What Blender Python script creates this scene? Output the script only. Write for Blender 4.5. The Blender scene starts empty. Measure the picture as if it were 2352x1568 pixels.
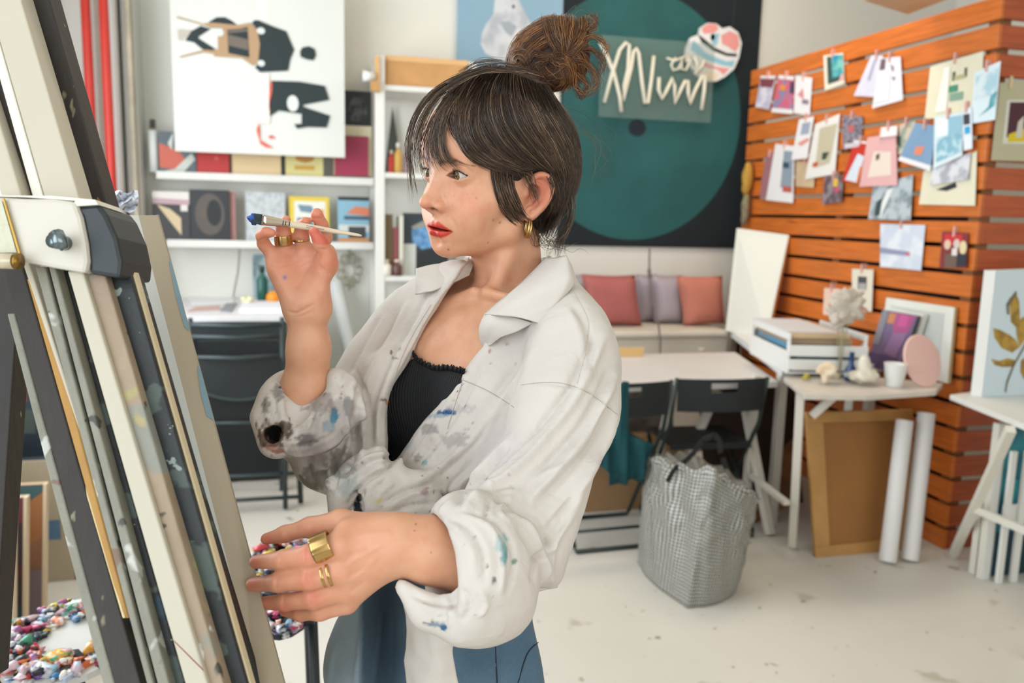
import bpy, bmesh, math, random, os
import numpy as np
from mathutils import Vector, Matrix
from mathutils.geometry import tessellate_polygon
random.seed(7); RS = np.random.RandomState(7)
C = bpy.context.scene.collection
SC = bpy.context.scene
# ---------------------------------------------------------------- camera
FPX = 1910.0
_Y = np.array([-491, -304, FPX]); _Y /= np.linalg.norm(_Y)
_D = np.array([-306, (491*306+FPX*FPX)/304, FPX]); _D /= np.linalg.norm(_D)
_X = np.cross(_D, _Y)
CM = np.array([_X, _Y, -_D])                     # camera (right, down, forward) -> world
C0 = np.array([0, 0, 1.5])
def ray(px, py): return CM @ (np.array([px-1176, py-784, FPX])/FPX)
def W(px, py, d): return C0 + d*ray(px, py)
def onX(px, py, X): r = ray(px, py); return C0 + r*(X/r[0])
def onY(px, py, Y): r = ray(px, py); return C0 + r*(Y/r[1])
def onZ(px, py, Z): r = ray(px, py); return C0 + r*((Z-1.5)/r[2])
cam = bpy.data.cameras.new('camera'); camo = bpy.data.objects.new('camera', cam); C.objects.link(camo)
cam.sensor_width = 36; cam.lens = 36*FPX/2352; cam.clip_start = 0.02; cam.clip_end = 100
camo.matrix_world = Matrix.Translation(C0.tolist()) @ Matrix([[CM[i][0], -CM[i][1], -CM[i][2]] for i in range(3)]).to_4x4()
cam.dof.use_dof = True; cam.dof.focus_distance = 1.0; cam.dof.aperture_fstop = 5.0
SC.camera = camo
# ---------------------------------------------------------------- light
SC.view_settings.view_transform = 'Standard'; SC.view_settings.look = 'None'
SC.view_settings.gamma = 1; SC.view_settings.exposure = 0.18
SC.view_settings.use_curve_mapping = False
SC.cycles.use_denoising = True
SC.cycles.max_bounces = 8; SC.cycles.diffuse_bounces = 4; SC.cycles.glossy_bounces = 3
SC.cycles.transmission_bounces = 4; SC.cycles.sample_clamp_indirect = 4
wd = bpy.data.worlds.new('sky'); SC.world = wd; wd.use_nodes = True
wd.node_tree.nodes['Background'].inputs[0].default_value = (0.75, 0.87, 1.0, 1)
wd.node_tree.nodes['Background'].inputs[1].default_value = 1.6
XL, YB, XR, YF, ZC = -1.30, 5.3, 4.6, -2.6, 3.5   # room: left wall, back wall, right wall, wall behind camera, ceiling
def area(name, loc, target, sx, sy, power, col):
    l = bpy.data.lights.new(name, 'AREA'); l.shape = 'RECTANGLE'; l.size = sx; l.size_y = sy
    l.energy = power; l.color = col
    o = bpy.data.objects.new(name, l); C.objects.link(o); o.location = loc
    o.rotation_euler = (Vector(target)-Vector(loc)).to_track_quat('-Z', 'Y').to_euler(); return o
area('daylight_left_window', (XL-0.12, -0.5, 1.95), (5, -0.2, 1.75), 2.2, 2.2, 30, (0.93, 0.97, 1.0))
area('daylight_far_window', (XL-0.12, 3.05, 1.95), (5, 3.05, 1.9), 2.7, 2.2, 80, (0.93, 0.97, 1.0))
area('daylight_window_behind', (1.6, YF-0.12, 2.05), (1.6, 5, 1.95), 4.2, 2.2, 40, (1.0, 0.86, 0.72))
area('ceiling_fill', (2.3, 4.0, ZC-.06), (2.3, 4.2, 0), 1.4, .5, 26, (1.0, 0.84, 0.66))  # unseen warm fill added overhead to brighten the back of the room
# ---------------------------------------------------------------- materials
def lin(c):
    if isinstance(c, str): c = tuple(int(c[i:i+2], 16) for i in (0, 2, 4))
    return tuple(((v/255)/12.92 if v/255 <= 0.04045 else ((v/255+0.055)/1.055)**2.4) for v in c)
_m = {}
def M(col, rough=0.6, metal=0.0, var=0.0, vs=8.0, col2=None, bump=0.0, bs=60.0, stretch=None, spots=None, trans=0.0, sheen=0.0, name=None, coord='Object', thr=(0.45, 0.6), alpha=1.0, spot_s=30.0, sss=0.0):
    """procedural principled material; col2 mixed in by noise; spots = list of flecks (colour, threshold, scale)"""
    key = repr((col, rough, metal, var, vs, col2, bump, bs, stretch, spots, trans, sheen, coord, thr, alpha, spot_s, sss))
    if key in _m: return _m[key]
    m = bpy.data.materials.new(name or 'mat'); m.use_nodes = True; nt = m.node_tree; N = nt.nodes; L = nt.links
    b = N['Principled BSDF']; c = lin(col)
    b.inputs['Base Color'].default_value = (*c, 1); b.inputs['Roughness'].default_value = rough; b.inputs['Metallic'].default_value = metal
    if trans: b.inputs['Transmission Weight'].default_value = trans
    if sheen: b.inputs['Sheen Weight'].default_value = sheen
    if alpha < 1: b.inputs['Alpha'].default_value = alpha
    if sss:
        b.inputs['Subsurface Weight'].default_value = sss; b.inputs['Subsurface Radius'].default_value = (0.012, 0.006, 0.003); b.inputs['Subsurface Scale'].default_value = 1
    tc = mp = None
    def coordnode():
        nonlocal tc, mp
        if mp is None:
            tc = N.new('ShaderNodeTexCoord'); mp = N.new('ShaderNodeMapping'); L.new(tc.outputs[coord], mp.inputs[0])
            if stretch: mp.inputs['Scale'].default_value = stretch
        return mp.outputs[0]
    out = None
    if var or col2 is not None:
        n = N.new('ShaderNodeTexNoise'); n.inputs['Scale'].default_value = vs; n.inputs['Detail'].default_value = 5; L.new(coordnode(), n.inputs['Vector'])
        r = N.new('ShaderNodeMapRange'); r.inputs[1].default_value = thr[0] if col2 is not None else 0.3; r.inputs[2].default_value = thr[1] if col2 is not None else 0.7
        L.new(n.outputs[0], r.inputs[0])
        x = N.new('ShaderNodeMix'); x.data_type = 'RGBA'; L.new(r.outputs[0], x.inputs[0])
        x.inputs[6].default_value = (*c, 1)
        c2 = lin(col2) if col2 is not None else tuple(v*(1-var) for v in c)
        x.inputs[7].default_value = (*c2, 1); out = x.outputs[2]
    for sp in (spots or []):
        n = N.new('ShaderNodeTexNoise'); n.inputs['Scale'].default_value = sp[2]; n.inputs['Detail'].default_value = 3; n.noise_dimensions = '4D'; n.inputs['W'].default_value = (hash(sp[0]) % 97 if not isinstance(sp[0], str) else sum(map(ord, sp[0]))*1.37)
        L.new(coordnode(), n.inputs['Vector'])
        r = N.new('ShaderNodeMapRange'); r.inputs[1].default_value = sp[1]; r.inputs[2].default_value = sp[1]+0.025; L.new(n.outputs[0], r.inputs[0])
        x = N.new('ShaderNodeMix'); x.data_type = 'RGBA'; L.new(r.outputs[0], x.inputs[0])
        if out is not None: L.new(out, x.inputs[6])
        else: x.inputs[6].default_value = (*c, 1)
        x.inputs[7].default_value = (*lin(sp[0]), 1); out = x.outputs[2]
    if out is not None: L.new(out, b.inputs['Base Color'])
    if bump:
        n = N.new('ShaderNodeTexNoise'); n.inputs['Scale'].default_value = bs; n.inputs['Detail'].default_value = 6; L.new(coordnode(), n.inputs['Vector'])
        bb = N.new('ShaderNodeBump'); bb.inputs['Strength'].default_value = bump; bb.inputs['Distance'].default_value = 0.01
        L.new(n.outputs[0], bb.inputs['Height']); L.new(bb.outputs[0], b.inputs['Normal'])
    _m[key] = m; return m
# ---------------------------------------------------------------- mesh helpers
class MB:
    """collects geometry with material slots"""
    def __init__(s): s.v = []; s.f = []; s.m = []; s.mats = []
    def mi(s, mat):
        if mat not in s.mats: s.mats.append(mat)
        return s.mats.index(mat)
    def add(s, v, f, mat=None):
        k = len(s.v); s.v += [tuple(map(float, p)) for p in v]; i = s.mi(mat) if mat is not None else 0
        for q in f: s.f.append(tuple(k+j for j in q)); s.m.append(i)
        return s
    def box(s, a, b, mat=None):
        a = np.minimum(a, b)*1.0, np.maximum(a, b)*1.0; (x0, y0, z0), (x1, y1, z1) = a
        return s.add([(x0,y0,z0),(x1,y0,z0),(x1,y1,z0),(x0,y1,z0),(x0,y0,z1),(x1,y0,z1),(x1,y1,z1),(x0,y1,z1)],
            [(0,3,2,1),(4,5,6,7),(0,1,5,4),(1,2,6,5),(2,3,7,6),(3,0,4,7)], mat)
    def prism(s, poly, off, mat=None):
        """poly: 3D points, extruded by off"""
        n = len(poly); p = [np.array(q, float) for q in poly]; o = np.array(off, float)
        nrm = sum(np.cross(p[i]-p[0], p[(i+1) % n]-p[0]) for i in range(n))
        if np.dot(nrm, o) > 0: p = p[::-1]
        return s.add(p+[q+o for q in p], [tuple(range(n)), tuple(range(2*n-1, n-1, -1))]+[(i, n+i, n+(i+1) % n, (i+1) % n) for i in range(n)][::1], mat)
    def bar(s, a, b, w, t, up=(0, 0, 1), mat=None):
        """rectangular bar from a to b, width w (across), thickness t (along up-ish)"""
        a = Vector(a); b = Vector(b); d = (b-a).normalized(); u = Vector(up); r = d.cross(u)
        if r.length < 1e-4: r = d.cross(Vector((1, 0, 0)))
        r.normalize(); u = r.cross(d).normalized()
        q = [r*(i*w/2)+u*(j*t/2) for i, j in ((-1,-1),(1,-1),(1,1),(-1,1))]
        return s.add([a+x for x in q]+[b+x for x in q], [(0,3,2,1),(4,5,6,7),(0,1,5,4),(1,2,6,5),(2,3,7,6),(3,0,4,7)], mat)
    def tube(s, pts, r, n=8, mat=None, cap=True, closed=False):
        v, f = tube_geo([np.array(p, float) for p in pts], r, n, cap, closed); return s.add(v, f, mat)
    def lathe(s, c, prof, n=20, mat=None, axis=None):
        """prof: list of (r, h)"""
        c = Vector(c); ax = Vector(axis or (0, 0, 1)).normalized(); e1 = ax.orthogonal().normalized(); e2 = ax.cross(e1)
        v = []
        for r, h in prof:
            for i in range(n):
                a = 2*math.pi*i/n; v.append(c+ax*h+e1*(r*math.cos(a))+e2*(r*math.sin(a)))
        f = [(j*n+i, j*n+(i+1) % n, (j+1)*n+(i+1) % n, (j+1)*n+i) for j in range(len(prof)-1) for i in range(n)]
        f += [tuple(range(n-1, -1, -1)), tuple(range((len(prof)-1)*n, len(prof)*n))]
        return s.add(v, f, mat)
    def grid(s, P, mat=None, closeu=False):
        nu, nv = len(P), len(P[0]); v = [p for row in P for p in row]
        f = [(i*nv+j, ((i+1) % nu)*nv+j, ((i+1) % nu)*nv+j+1, i*nv+j+1) for i in range(nu if closeu else nu-1) for j in range(nv-1)]
        return s.add(v, f, mat)
def tube_geo(pts, r, n=8, cap=True, closed=False):
    P = np.array(pts); k = len(P); R = np.full(k, float(r)) if np.isscalar(r) else np.array(r, float)
    T = (np.roll(P, -1, 0)-np.roll(P, 1, 0)) if closed else np.gradient(P, axis=0)
    T /= np.linalg.norm(T, axis=1)[:, None]+1e-12
    u = np.cross(T[0], [0, 0, 1.0]);
    if np.linalg.norm(u) < 1e-3: u = np.cross(T[0], [1.0, 0, 0])
    u /= np.linalg.norm(u); V = []
    for i in range(k):
        u = u-T[i]*np.dot(u, T[i]); u /= np.linalg.norm(u)+1e-12; w = np.cross(T[i], u)
        for j in range(n):
            a = 2*math.pi*j/n; V.append(P[i]+R[i]*(math.cos(a)*u+math.sin(a)*w))
    F = [(i*n+j, i*n+(j+1) % n, ((i+1) % k)*n+(j+1) % n, ((i+1) % k)*n+j) for i in range(k if closed else k-1) for j in range(n)]
    if cap and not closed: F += [tuple(range(n-1, -1, -1)), tuple(range((k-1)*n, k*n))]
    return V, F
def obj(name, mb, mat=None, parent=None, bevel=0.0, smooth=False, local=False, sub=0):
    me = bpy.data.meshes.new(name)
    v = np.array(mb.v, float)
    if parent is not None and not local: v = v-np.array(worldloc(parent))
    me.from_pydata(v.tolist(), [], mb.f)
    for m in (mb.mats or [mat]):
        me.materials.append(m if m is not None else mat)
    if mb.m and len(mb.mats) > 1: me.polygons.foreach_set('material_index', mb.m)
    if smooth: me.polygons.foreach_set('use_smooth', [True]*len(me.polygons))
    me.update(); o = bpy.data.objects.new(name, me); C.objects.link(o); o.parent = parent
    if bevel:
        b = o.modifiers.new('b', 'BEVEL'); b.width = bevel; b.segments = 2; b.limit_method = 'ANGLE'; b.angle_limit = 0.7
    if sub:
        b = o.modifiers.new('s', 'SUBSURF'); b.levels = sub; b.render_levels = sub
    return o
def worldloc(o):
    l = Vector((0, 0, 0))
    while o is not None: l = l+Vector(o.location); o = o.parent
    return l
def tag(o, label, cat, group=None, kind=None):
    if label: o['label'] = label
    if cat: o['category'] = cat
    if group: o['group'] = group
    if kind: o['kind'] = kind
    return o
def thing(name, label, cat, loc=(0, 0, 0), rotz=0, group=None):
    o = bpy.data.objects.new(name, None); C.objects.link(o); o.location = [float(x) for x in loc]; o.rotation_euler = (0, 0, rotz); o.empty_display_size = 0.05
    return tag(o, label, cat, group)
def struct(name, mb, mat=None, **k):
    o = obj(name, mb, mat, **k); o['kind'] = 'structure'; return o
def dup(root, loc, rotz, label=None, group=None):
    r = root.copy(); C.objects.link(r); r.location = loc; r.rotation_euler = (0, 0, rotz)
    if label: r['label'] = label
    if group: r['group'] = group
    for ch in list(root.children):
        c = ch.copy(); C.objects.link(c); c.parent = r
        for g in ch.children:
            d = g.copy(); C.objects.link(d); d.parent = c
    return r
def rectY(l, t, r, b, Y):
    """pixel rectangle seen on the plane y=Y -> x0,x1,z0,z1"""
    cy, cx = (t+b)/2, (l+r)/2
    return onY(l, cy, Y)[0], onY(r, cy, Y)[0], onY(cx, b, Y)[2], onY(cx, t, Y)[2]
def picture(mb, quad, thick, bg, shapes=(), edge=None, lift=0.0012):
    """flat picture: quad = four 3D corners (tl,tr,br,bl); thick vector away from viewer; shapes = (mat, [(u,v)..]) u right, v down"""
    q = [np.array(p, float) for p in quad]; t = np.array(thick, float); n = -t/np.linalg.norm(t)
    mb.prism(q, t, bg)
    def P(u, v): return (q[0]*(1-u)+q[1]*u)*(1-v)+(q[3]*(1-u)+q[2]*u)*v
    for k, (m, pts) in enumerate(shapes):
        pp = [P(*c)+n*(lift*(1+0.3*k)) for c in pts]
        nr = sum(np.cross(pp[i]-pp[0], pp[(i+1) % len(pp)]-pp[0]) for i in range(len(pp)))
        if np.dot(nr, n) < 0: pp = pp[::-1]
        tri = tessellate_polygon([[Vector(p) for p in pp]]); fs = []
        for a, b, c in tri: fs.append((a, b, c) if np.dot(np.cross(pp[b]-pp[a], pp[c]-pp[a]), n) > 0 else (a, c, b))
        mb.add(pp, fs, m)
def ell(cx, cy, rx, ry, n=28, a0=0, a1=2*math.pi): return [(cx+rx*math.cos(a0+(a1-a0)*i/n), cy+ry*math.sin(a0+(a1-a0)*i/n)) for i in range(n)]
def rr(x0, y0, x1, y1): return [(x0, y0), (x1, y0), (x1, y1), (x0, y1)]
WHITE = M('dcdbd5', 0.6, var=0.05, vs=3, bump=0.05, bs=20)
CREAM = M('ddd3bd', 0.6, var=0.08, vs=5)
SKIPS = os.environ.get('SKIPS', '').split(',')
def zs(pts, s, ox, oy): return [(x/s+ox, y/s+oy) for x, y in pts]
# ================================================================ the room
fl = M('d3cdc2', 0.55, var=0.10, vs=1.6, bump=0.03, bs=30, spots=[('b5ac9c', 0.63, 3.5), ('8a8172', 0.69, 7.0), ('6e675c', 0.71, 16.0), ('a89d8a', 0.68, 11.0)], name='painted_floor')
wallm = M('dcdbd2', 0.75, var=0.04, vs=1.2, bump=0.04, bs=12, name='painted_wall')
T = 0.12
struct('floor', MB().box((XL-T, YF-T, -0.1), (XR+T, YB+T, 0)), fl)
struct('ceiling', MB().box((XL-T, YF-T, ZC), (XR+T, YB+T, ZC+0.1)), wallm)
struct('wall_back', MB().box((XL-T, YB, 0), (XR+T, YB+T, ZC)), wallm)
struct('wall_right', MB().box((XR, YF, 0), (XR+T, YB, ZC)), wallm)
w = MB(); wins = [(-1.65, 0.65), (1.65, 4.45)]; z0, z1 = 0.8, 3.1
w.box((XL-T, YF, 0), (XL, YB, z0)); w.box((XL-T, YF, z1), (XL, YB, ZC)); w.box((XL-T, YF, z0), (XL, wins[0][0], z1)); w.box((XL-T, wins[0][1], z0), (XL, wins[1][0], z1)); w.box((XL-T, wins[1][1], z0), (XL, YB, z1))
struct('wall_left', w, wallm)
fx = (-0.6, 3.8)
w = MB(); w.box((XL-T, YF-T, 0), (XR+T, YF, 0.9)); w.box((XL-T, YF-T, 3.15), (XR+T, YF, ZC)); w.box((XL-T, YF-T, 0.9), (fx[0], YF, 3.15)); w.box((fx[1], YF-T, 0.9), (XR+T, YF, 3.15))
struct('wall_front', w, wallm)
for k, (a, b) in enumerate(wins):
    w = MB(); n = 2
    for i in range(n+1):
        y = a+(b-a)*i/n; w.box((XL-0.1, y-0.025, z0), (XL-0.05, y+0.025, z1))
    for z in (z0+0.02, 2.3, z1-0.02): w.box((XL-0.1, a, z-0.02), (XL-0.05, b, z+0.02))
    struct('window_%d' % (k+1), w, WHITE)
w = MB()
for i in range(5):
    x = fx[0]+(fx[1]-fx[0])*i/4; w.box((x-0.025, YF-0.08, 0.9), (x+0.025, YF-0.03, 3.15))
for z in (0.92, 2.3, 3.13): w.box((fx[0], YF-0.08, z-0.02), (fx[1], YF-0.03, z+0.02))
struct('window_3', w, WHITE)
struct('baseboard_back', MB().box((XL, YB-0.015, 0), (2.85, YB, 0.09)), WHITE)
# corner duct and pipes by the left wall
def vpipe(name, label, px, py, r, mat, Y=None, z0=0.0, z1=ZC, cat='pipe'):
    p = onX(px, py, XL+r+0.02) if Y is None else onY(px, py, Y)
    mb = MB().tube([(p[0], p[1], z0), (p[0], p[1], z1)], r, 18)
    return tag(obj(name, mb, mat, smooth=False), label, cat)
redm = M('c8372c', 0.35, var=0.1, vs=6)
pw = onY(322, 250, YB-0.25)[0]; pm = M('d8d8d2', 0.6, var=0.08, vs=4, stretch=(1, 1, .2))
struct('trim_1', MB().box((XL, YB-0.25, 0), (pw-.10, YB, ZC)).box((pw-.085, YB-.21, 0), (pw-.02, YB, ZC)), pm)
tag(obj('wall_duct', MB().box((pw-.055, YB-.262, 0), (pw-.028, YB-.212, 3.3)), M('b5ab93', .6, var=.3, vs=9), bevel=.004), 'narrow stained beige cable duct on the corner pillar left of the ledges', 'duct')
for (px, lab) in ((208, 'red vertical heating pipe, the left one of the pair in the corner'), (249, 'red vertical heating pipe, the right one of the pair in the corner')):
    p = onY(px, 250, YB-0.36); t = thing('heating_pipe', lab, 'pipe', (p[0], p[1], 0), group='red heating pipes'); obj('pipe', MB().tube([(p[0], p[1], 0), (p[0], p[1], ZC)], 0.024, 18), redm, t, smooth=True)
    for z in (2.7, 0.9): obj('bracket', MB().box((p[0]-.012, p[1]+.026, z), (p[0]+.012, YB-.25, z+.03)).tube([(p[0]+.029*math.cos(a), p[1]+.029*math.sin(a), z+.015) for a in np.linspace(0, 2*math.pi, 13)[:-1]], .005, 6, closed=True), redm, t)
# ---------------------------------------------------------------- orange slatted partition
XS, YS, YE = 2.90, 3.08, 5.12
sl = M('d9752c', 0.42, var=0.35, vs=7, stretch=(1, .6, 9), bump=0.06, bs=25, spots=[('5a2208', 0.70, 3.0)], name='stained_pine')
part_ = thing('slat_partition', 'orange stained wooden slat partition covered with pinned photos', 'partition', (XS, YS, 0))
A = MB(); B = MB(); pitch = 0.119; k = 0
z = 2.47
while z > 0.03:
    zz = max(z-pitch+0.02, 0.0); j = RS.uniform(-0.004, 0.004)
    A.box((XS+j*0, YS+0.0, zz), (XS+0.022, YE, z)); B.box((XS+0.0235, YS-0.001+j*0.3, zz+0.002), (XR-0.03, YS+0.021, z-0.002))
    z -= pitch
obj('slat_panel', A, sl, part_, bevel=0.003)
obj('slat_panel', B, M('b9562a', 0.45, var=0.35, vs=7, stretch=(.6, 1, 9), bump=0.06, bs=25, spots=[('5a2208', 0.70, 3.0)]), part_, bevel=0.003)  # darker copy of the slat stain, this side's weaker light put into the colour
P_ = MB()
for (x, y) in ((XS+0.055, YS+0.055), (XS+0.055, 4.1), (XS+0.055, YE-0.05), (3.7, YS+0.055), (4.4, YS+0.055)):
    obj('post', MB().box((x-0.03, y-0.03, 0), (x+0.03, y+0.03, 2.46)), M('8a5a34', 0.6), part_)
obj('backing', MB().box((XS+0.088, YS+0.09, 0.0), (XS+0.1, YE, 1.55)), M('1c1512', 0.8), part_)
# storage box lying on the partition
t = thing('storage_crate', 'shallow pale plywood box lying on top of the slat partition', 'box', (3.2, 3.5, 2.47))
a = onZ(1985, 3, 2.475); b = onZ(2060, 28, 2.475); 
mb = MB(); mb.prism([onZ(1985, 2, 2.475), onZ(2085, 33, 2.475), onZ(2330, -60, 2.475), onZ(2200, -75, 2.475)], (0, 0, 0.012))
obj('base', mb, M('c9a47c', 0.6, var=0.2, vs=5), t)
mb = MB(); q = [onZ(1985, 2, 2.475), onZ(2085, 33, 2.475), onZ(2330, -60, 2.475), onZ(2200, -75, 2.475)]
for i in range(4): 
    a = Vector(q[i])+Vector((0, 0, .055)); b = Vector(q[(i+1) % 4])+Vector((0, 0, .055)); mb.bar(a, b, 0.012, 0.085)
obj('rim', mb, M('d8d2c4', 0.6), t)
# ================================================================ things on the back wall
# --- pale canvas with dark figures
Yp = YB-0.27
def Q(l, t, r, b, Y):
    x0, x1, zz0, zz1 = rectY(l, t, r, b, Y); return [(x0, Y, zz1), (x1, Y, zz1), (x1, Y, zz0), (x0, Y, zz0)]
def shapes_px(quad, rect, lst):
    l, t, r, b = rect; return [(m, [((x-l)/(r-l), (y-t)/(b-t)) for x, y in pts]) for m, pts in lst]

dk = M('1d2a2c', 0.7); tanm = M('a98a68', 0.7); tan2 = M('6b5f55', 0.7); palep = M('ecdcd2', 0.7); redp = M('d4503c', 0.6); greyp = M('b5ada2', 0.7)
cw = M('d3d4cd', 0.75, var=0.03, vs=2, name='primed_canvas')
s_ = 3.675
Z1 = lambda pts: zs(pts, s_, 320, 0)
rect = (395, -60, 791, 354)
t = thing('painting', 'large white canvas with two dark figures and a painted chair lying sideways', 'painting', onY(593, 354, Yp))
mb = MB(); cz = M('d0d3cd', 0.75)
sh = [(palep, Z1(rr(975, -150, 1085, 150))), (dk, Z1([(580,210),(650,165),(720,158),(770,180),(830,222),(700,235)])),
 (greyp, Z1([(330,290),(380,280),(400,300),(380,375),(335,375)])), (greyp, Z1([(385,285),(450,285),(400,370),(380,340)])),
 (dk, Z1([(520,245),(600,265),(500,335),(500,350),(640,430),(560,460),(510,425),(460,385),(390,375),(440,295)])),
 (tanm, Z1([(330,180),(520,222),(540,238),(330,195)])), (tanm, Z1([(345,520),(340,508),(540,440),(640,440),(640,475),(540,462)])),
 (tanm, Z1([(520,228),(600,212),(820,216),(925,188),(985,240),(1005,360),(985,530),(940,545),(850,490),(620,490),(620,430),(655,430),(655,330),(700,250),(600,258)])),
 (dk, Z1([(735,262),(840,245),(905,225),(915,480),(740,455)])), (tan2, Z1([(740,300),(905,330),(905,420),(742,390)])), (tan2, Z1([(740,270),(905,240),(905,262),(742,290)])),
 (cz, Z1(ell(675, 288, 30, 32))), (dk, Z1([(1000,165),(1100,200),(1230,238),(1260,310),(1295,390),(1260,470),(1240,570),(1000,597),(960,560),(985,530),(1005,360),(985,240),(940,190),(965,165)])),
 (cz, Z1(ell(1015, 250, 34, 28))), (cz, Z1(ell(1012, 522, 30, 26))), (dk, Z1([(1345,400),(1365,365),(1420,350),(1470,370),(1482,420),(1460,468),(1400,462),(1350,445)])),
 (palep, Z1(rr(975, 610, 1075, 1030))), (redp, Z1([(1090,665),(1110,665),(1090,800),(1068,930),(1072,800)])),
 (dk, Z1([(1100,665),(1340,658),(1555,682),(1595,800),(1365,855),(1365,872),(1600,938),(1568,1042),(1400,1045),(1310,1065),(1285,1028),(1350,1020),(1352,935),(1150,915),(1075,970),(1075,850),(1105,750)])),
 (cz, Z1(ell(1276, 848, 50, 70))), (redp, Z1([(985,1030),(990,1180),(1100,1240),(1040,1240),(990,1210),(960,1090)])), (redp, Z1([(1060,1140),(1090,1130),(1120,1160),(1070,1162)]))]
picture(mb, Q(*rect, Yp), (0, 0.035, 0), cw, shapes_px(None, rect, sh)); obj('canvas', mb, None, t)
a = Q(*rect, Yp+0.036); obj('stretcher', MB().box((a[3][0]+.01, Yp+.036, a[3][2]+.01), (a[1][0]-.01, Yp+.05, a[3][2]+.05)).box((a[3][0]+.01, Yp+.036, a[3][2]+.01), (a[3][0]+.05, Yp+.05, a[1][2]-.01)).box((a[1][0]-.05, Yp+.036, a[3][2]+.01), (a[1][0]-.01, Yp+.05, a[1][2]-.01)), M('c9a878', .6), t)
# --- two picture ledges
for (l, tp, r, b, lab) in ((360, 401, 858, 418, 'upper white picture ledge on the back wall'), (384, 553, 858, 570, 'lower white picture ledge under the upper one')):
    Yl = YB-0.15; x0, x1, zz0, zz1 = rectY(l, tp, r, b, Yl)
    t = thing('picture_ledge', lab, 'shelf', ((x0+x1)/2, YB, zz0), group='picture ledges'); obj('board', MB().box((x0, Yl, zz1-0.016), (x1, YB, zz1-0.004)), WHITE, t)
    obj('lip', MB().box((x0, Yl-0.012, zz0), (x1, Yl, zz1)), WHITE, t, bevel=.002)
def book(name, label, cat, rect, mat, sh=(), Y=YB-0.13, th=0.02, spine=None, pages=True, **k):
    """a book or print standing upright with its front cover shown; rect is px"""
    q = Q(*rect, Y); t = thing(name, label, cat, ((q[2][0]+q[3][0])/2, Y, q[2][2]), group='books on the picture ledges' if name == 'book' else None)
    mb = MB(); picture(mb, q, (0, 0.003, 0), mat, shapes_px(None, rect, sh)); obj('cover', mb, None, t)
    if pages: obj('pages', MB().box((q[3][0]+.002, Y+.0035, q[3][2]+.003), (q[1][0]-.004, Y+th, q[1][2]-.003)), M('e4ddca', .8), t)
    obj('spine', MB().box((q[3][0]-.003, Y, q[3][2]), (q[3][0]-.0002, Y+th+.002, q[1][2])), spine or mat, t)
    obj('back_cover', MB().box((q[3][0], Y+th+.0005, q[3][2]), (q[1][0], Y+th+.0035, q[1][2])), spine or mat, t); return t
bb = M('1e2326', .6)
book('magazine', 'magazine with salmon shapes on grey at the left end of the upper ledge', 'magazine', (366, 303, 450, 401), M('59646a', .6), [(M('c2624f', .6), [(366,330),(410,345),(432,375),(405,390),(366,385)]), (M('c9cdc4', .6), [(386,330),(400,303),(395,345)]), (M('c0c5bc', .6), [(366,395),(400,388),(440,350),(448,365),(415,400),(366,401)])])
book('book', 'bright red hardcover book on the upper ledge under the canvas', 'book', (453, 330, 526, 401), M('b82c2a', .5), [(M('c9554a', .5), ell(497, 363, 5, 6))], spine=M('7a1c22', .5))
book('book', 'cream coloured book on the upper ledge right of the red one', 'book', (534, 330, 645, 404), M('dcc297', .7, var=.06))
book('book', 'pale yellow book with an orange printed block on the upper ledge', 'book', (656, 330, 742, 404), M('d3c98a', .6), [(M('b57f3a', .6), [(676,350),(724,350),(720,368),(700,374),(680,368)]), (M('c39a45', .6), rr(676, 380, 722, 390)), (bb, rr(646, 330, 655, 404)), (M('b08040', .6), [(692,352),(708,352),(712,372),(690,372)])])
book('folder', 'burgundy folder on the upper ledge beside the canvas', 'folder', (768, 312, 846, 404), M('9c2f4b', .55, var=.08), spine=M('d9cfae', .6))
book('folder', 'tall cream folder behind the burgundy one on the upper ledge', 'folder', (790, 288, 853, 404), M('dcd5b4', .6), Y=YB-0.10)
t = book('print', 'small black print with a grey chalk head above the cream folder', 'print', (792, 209, 853, 289), bb, [(M('55585a', .7, col2='22282a', vs=20), [(808,225),(828,220),(842,240),(843,262),(828,280),(806,278),(800,250)])], Y=YB-0.10, pages=False)
cfoot = M('d9d4cc', .6)
book('magazine', 'black and white photo magazine at the left end of the lower ledge', 'magazine', (352, 468, 436, 553), M('3c3b3d', .6), [(cfoot, [(352,440),(436,440),(436,468),(352,468)]), (M('cbb793', .6), [(362,470),(392,480),(416,500),(416,540),(400,520)]), (M('b79aa0', .6), [(352,455),(436,458),(436,470),(352,468)]), (cfoot, rr(416, 470, 432, 484))])
book('book', 'black book with an arched dark oval on the lower ledge', 'book', (438, 436, 527, 553), M('22272a', .45), [(M('57504a', .6), ell(482, 492, 34, 48)), (M('161b1e', .5), ell(492, 488, 17, 30)), (M('5f5348', .6), rr(462, 478, 474, 500))], spine=M('15181a', .5))
book('book', 'dusty pink book showing behind the black oval book', 'book', (500, 440, 541, 553), M('a77a78', .6), Y=YB-0.105)
book('map', 'pale grey map poster on the lower ledge behind the raised hand', 'map', (566, 441, 655, 556), M('bfc3c4', .8, col2='a5acae', vs=30))
book('book', 'yellow framed book with painted scenes on the lower ledge', 'book', (666, 452, 756, 557), M('d6bd3e', .6), [(M('dcdcd2', .6), rr(676, 462, 748, 557)), (M('6d8798', .6), [(684,470),(716,472),(724,490),(690,486)]), (M('d58a56', .6), rr(726, 480, 744, 520)), (M('c25a34', .6), rr(738, 520, 756, 548)), (M('5a7f8c', .6), rr(682, 500, 720, 530))])
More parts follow.
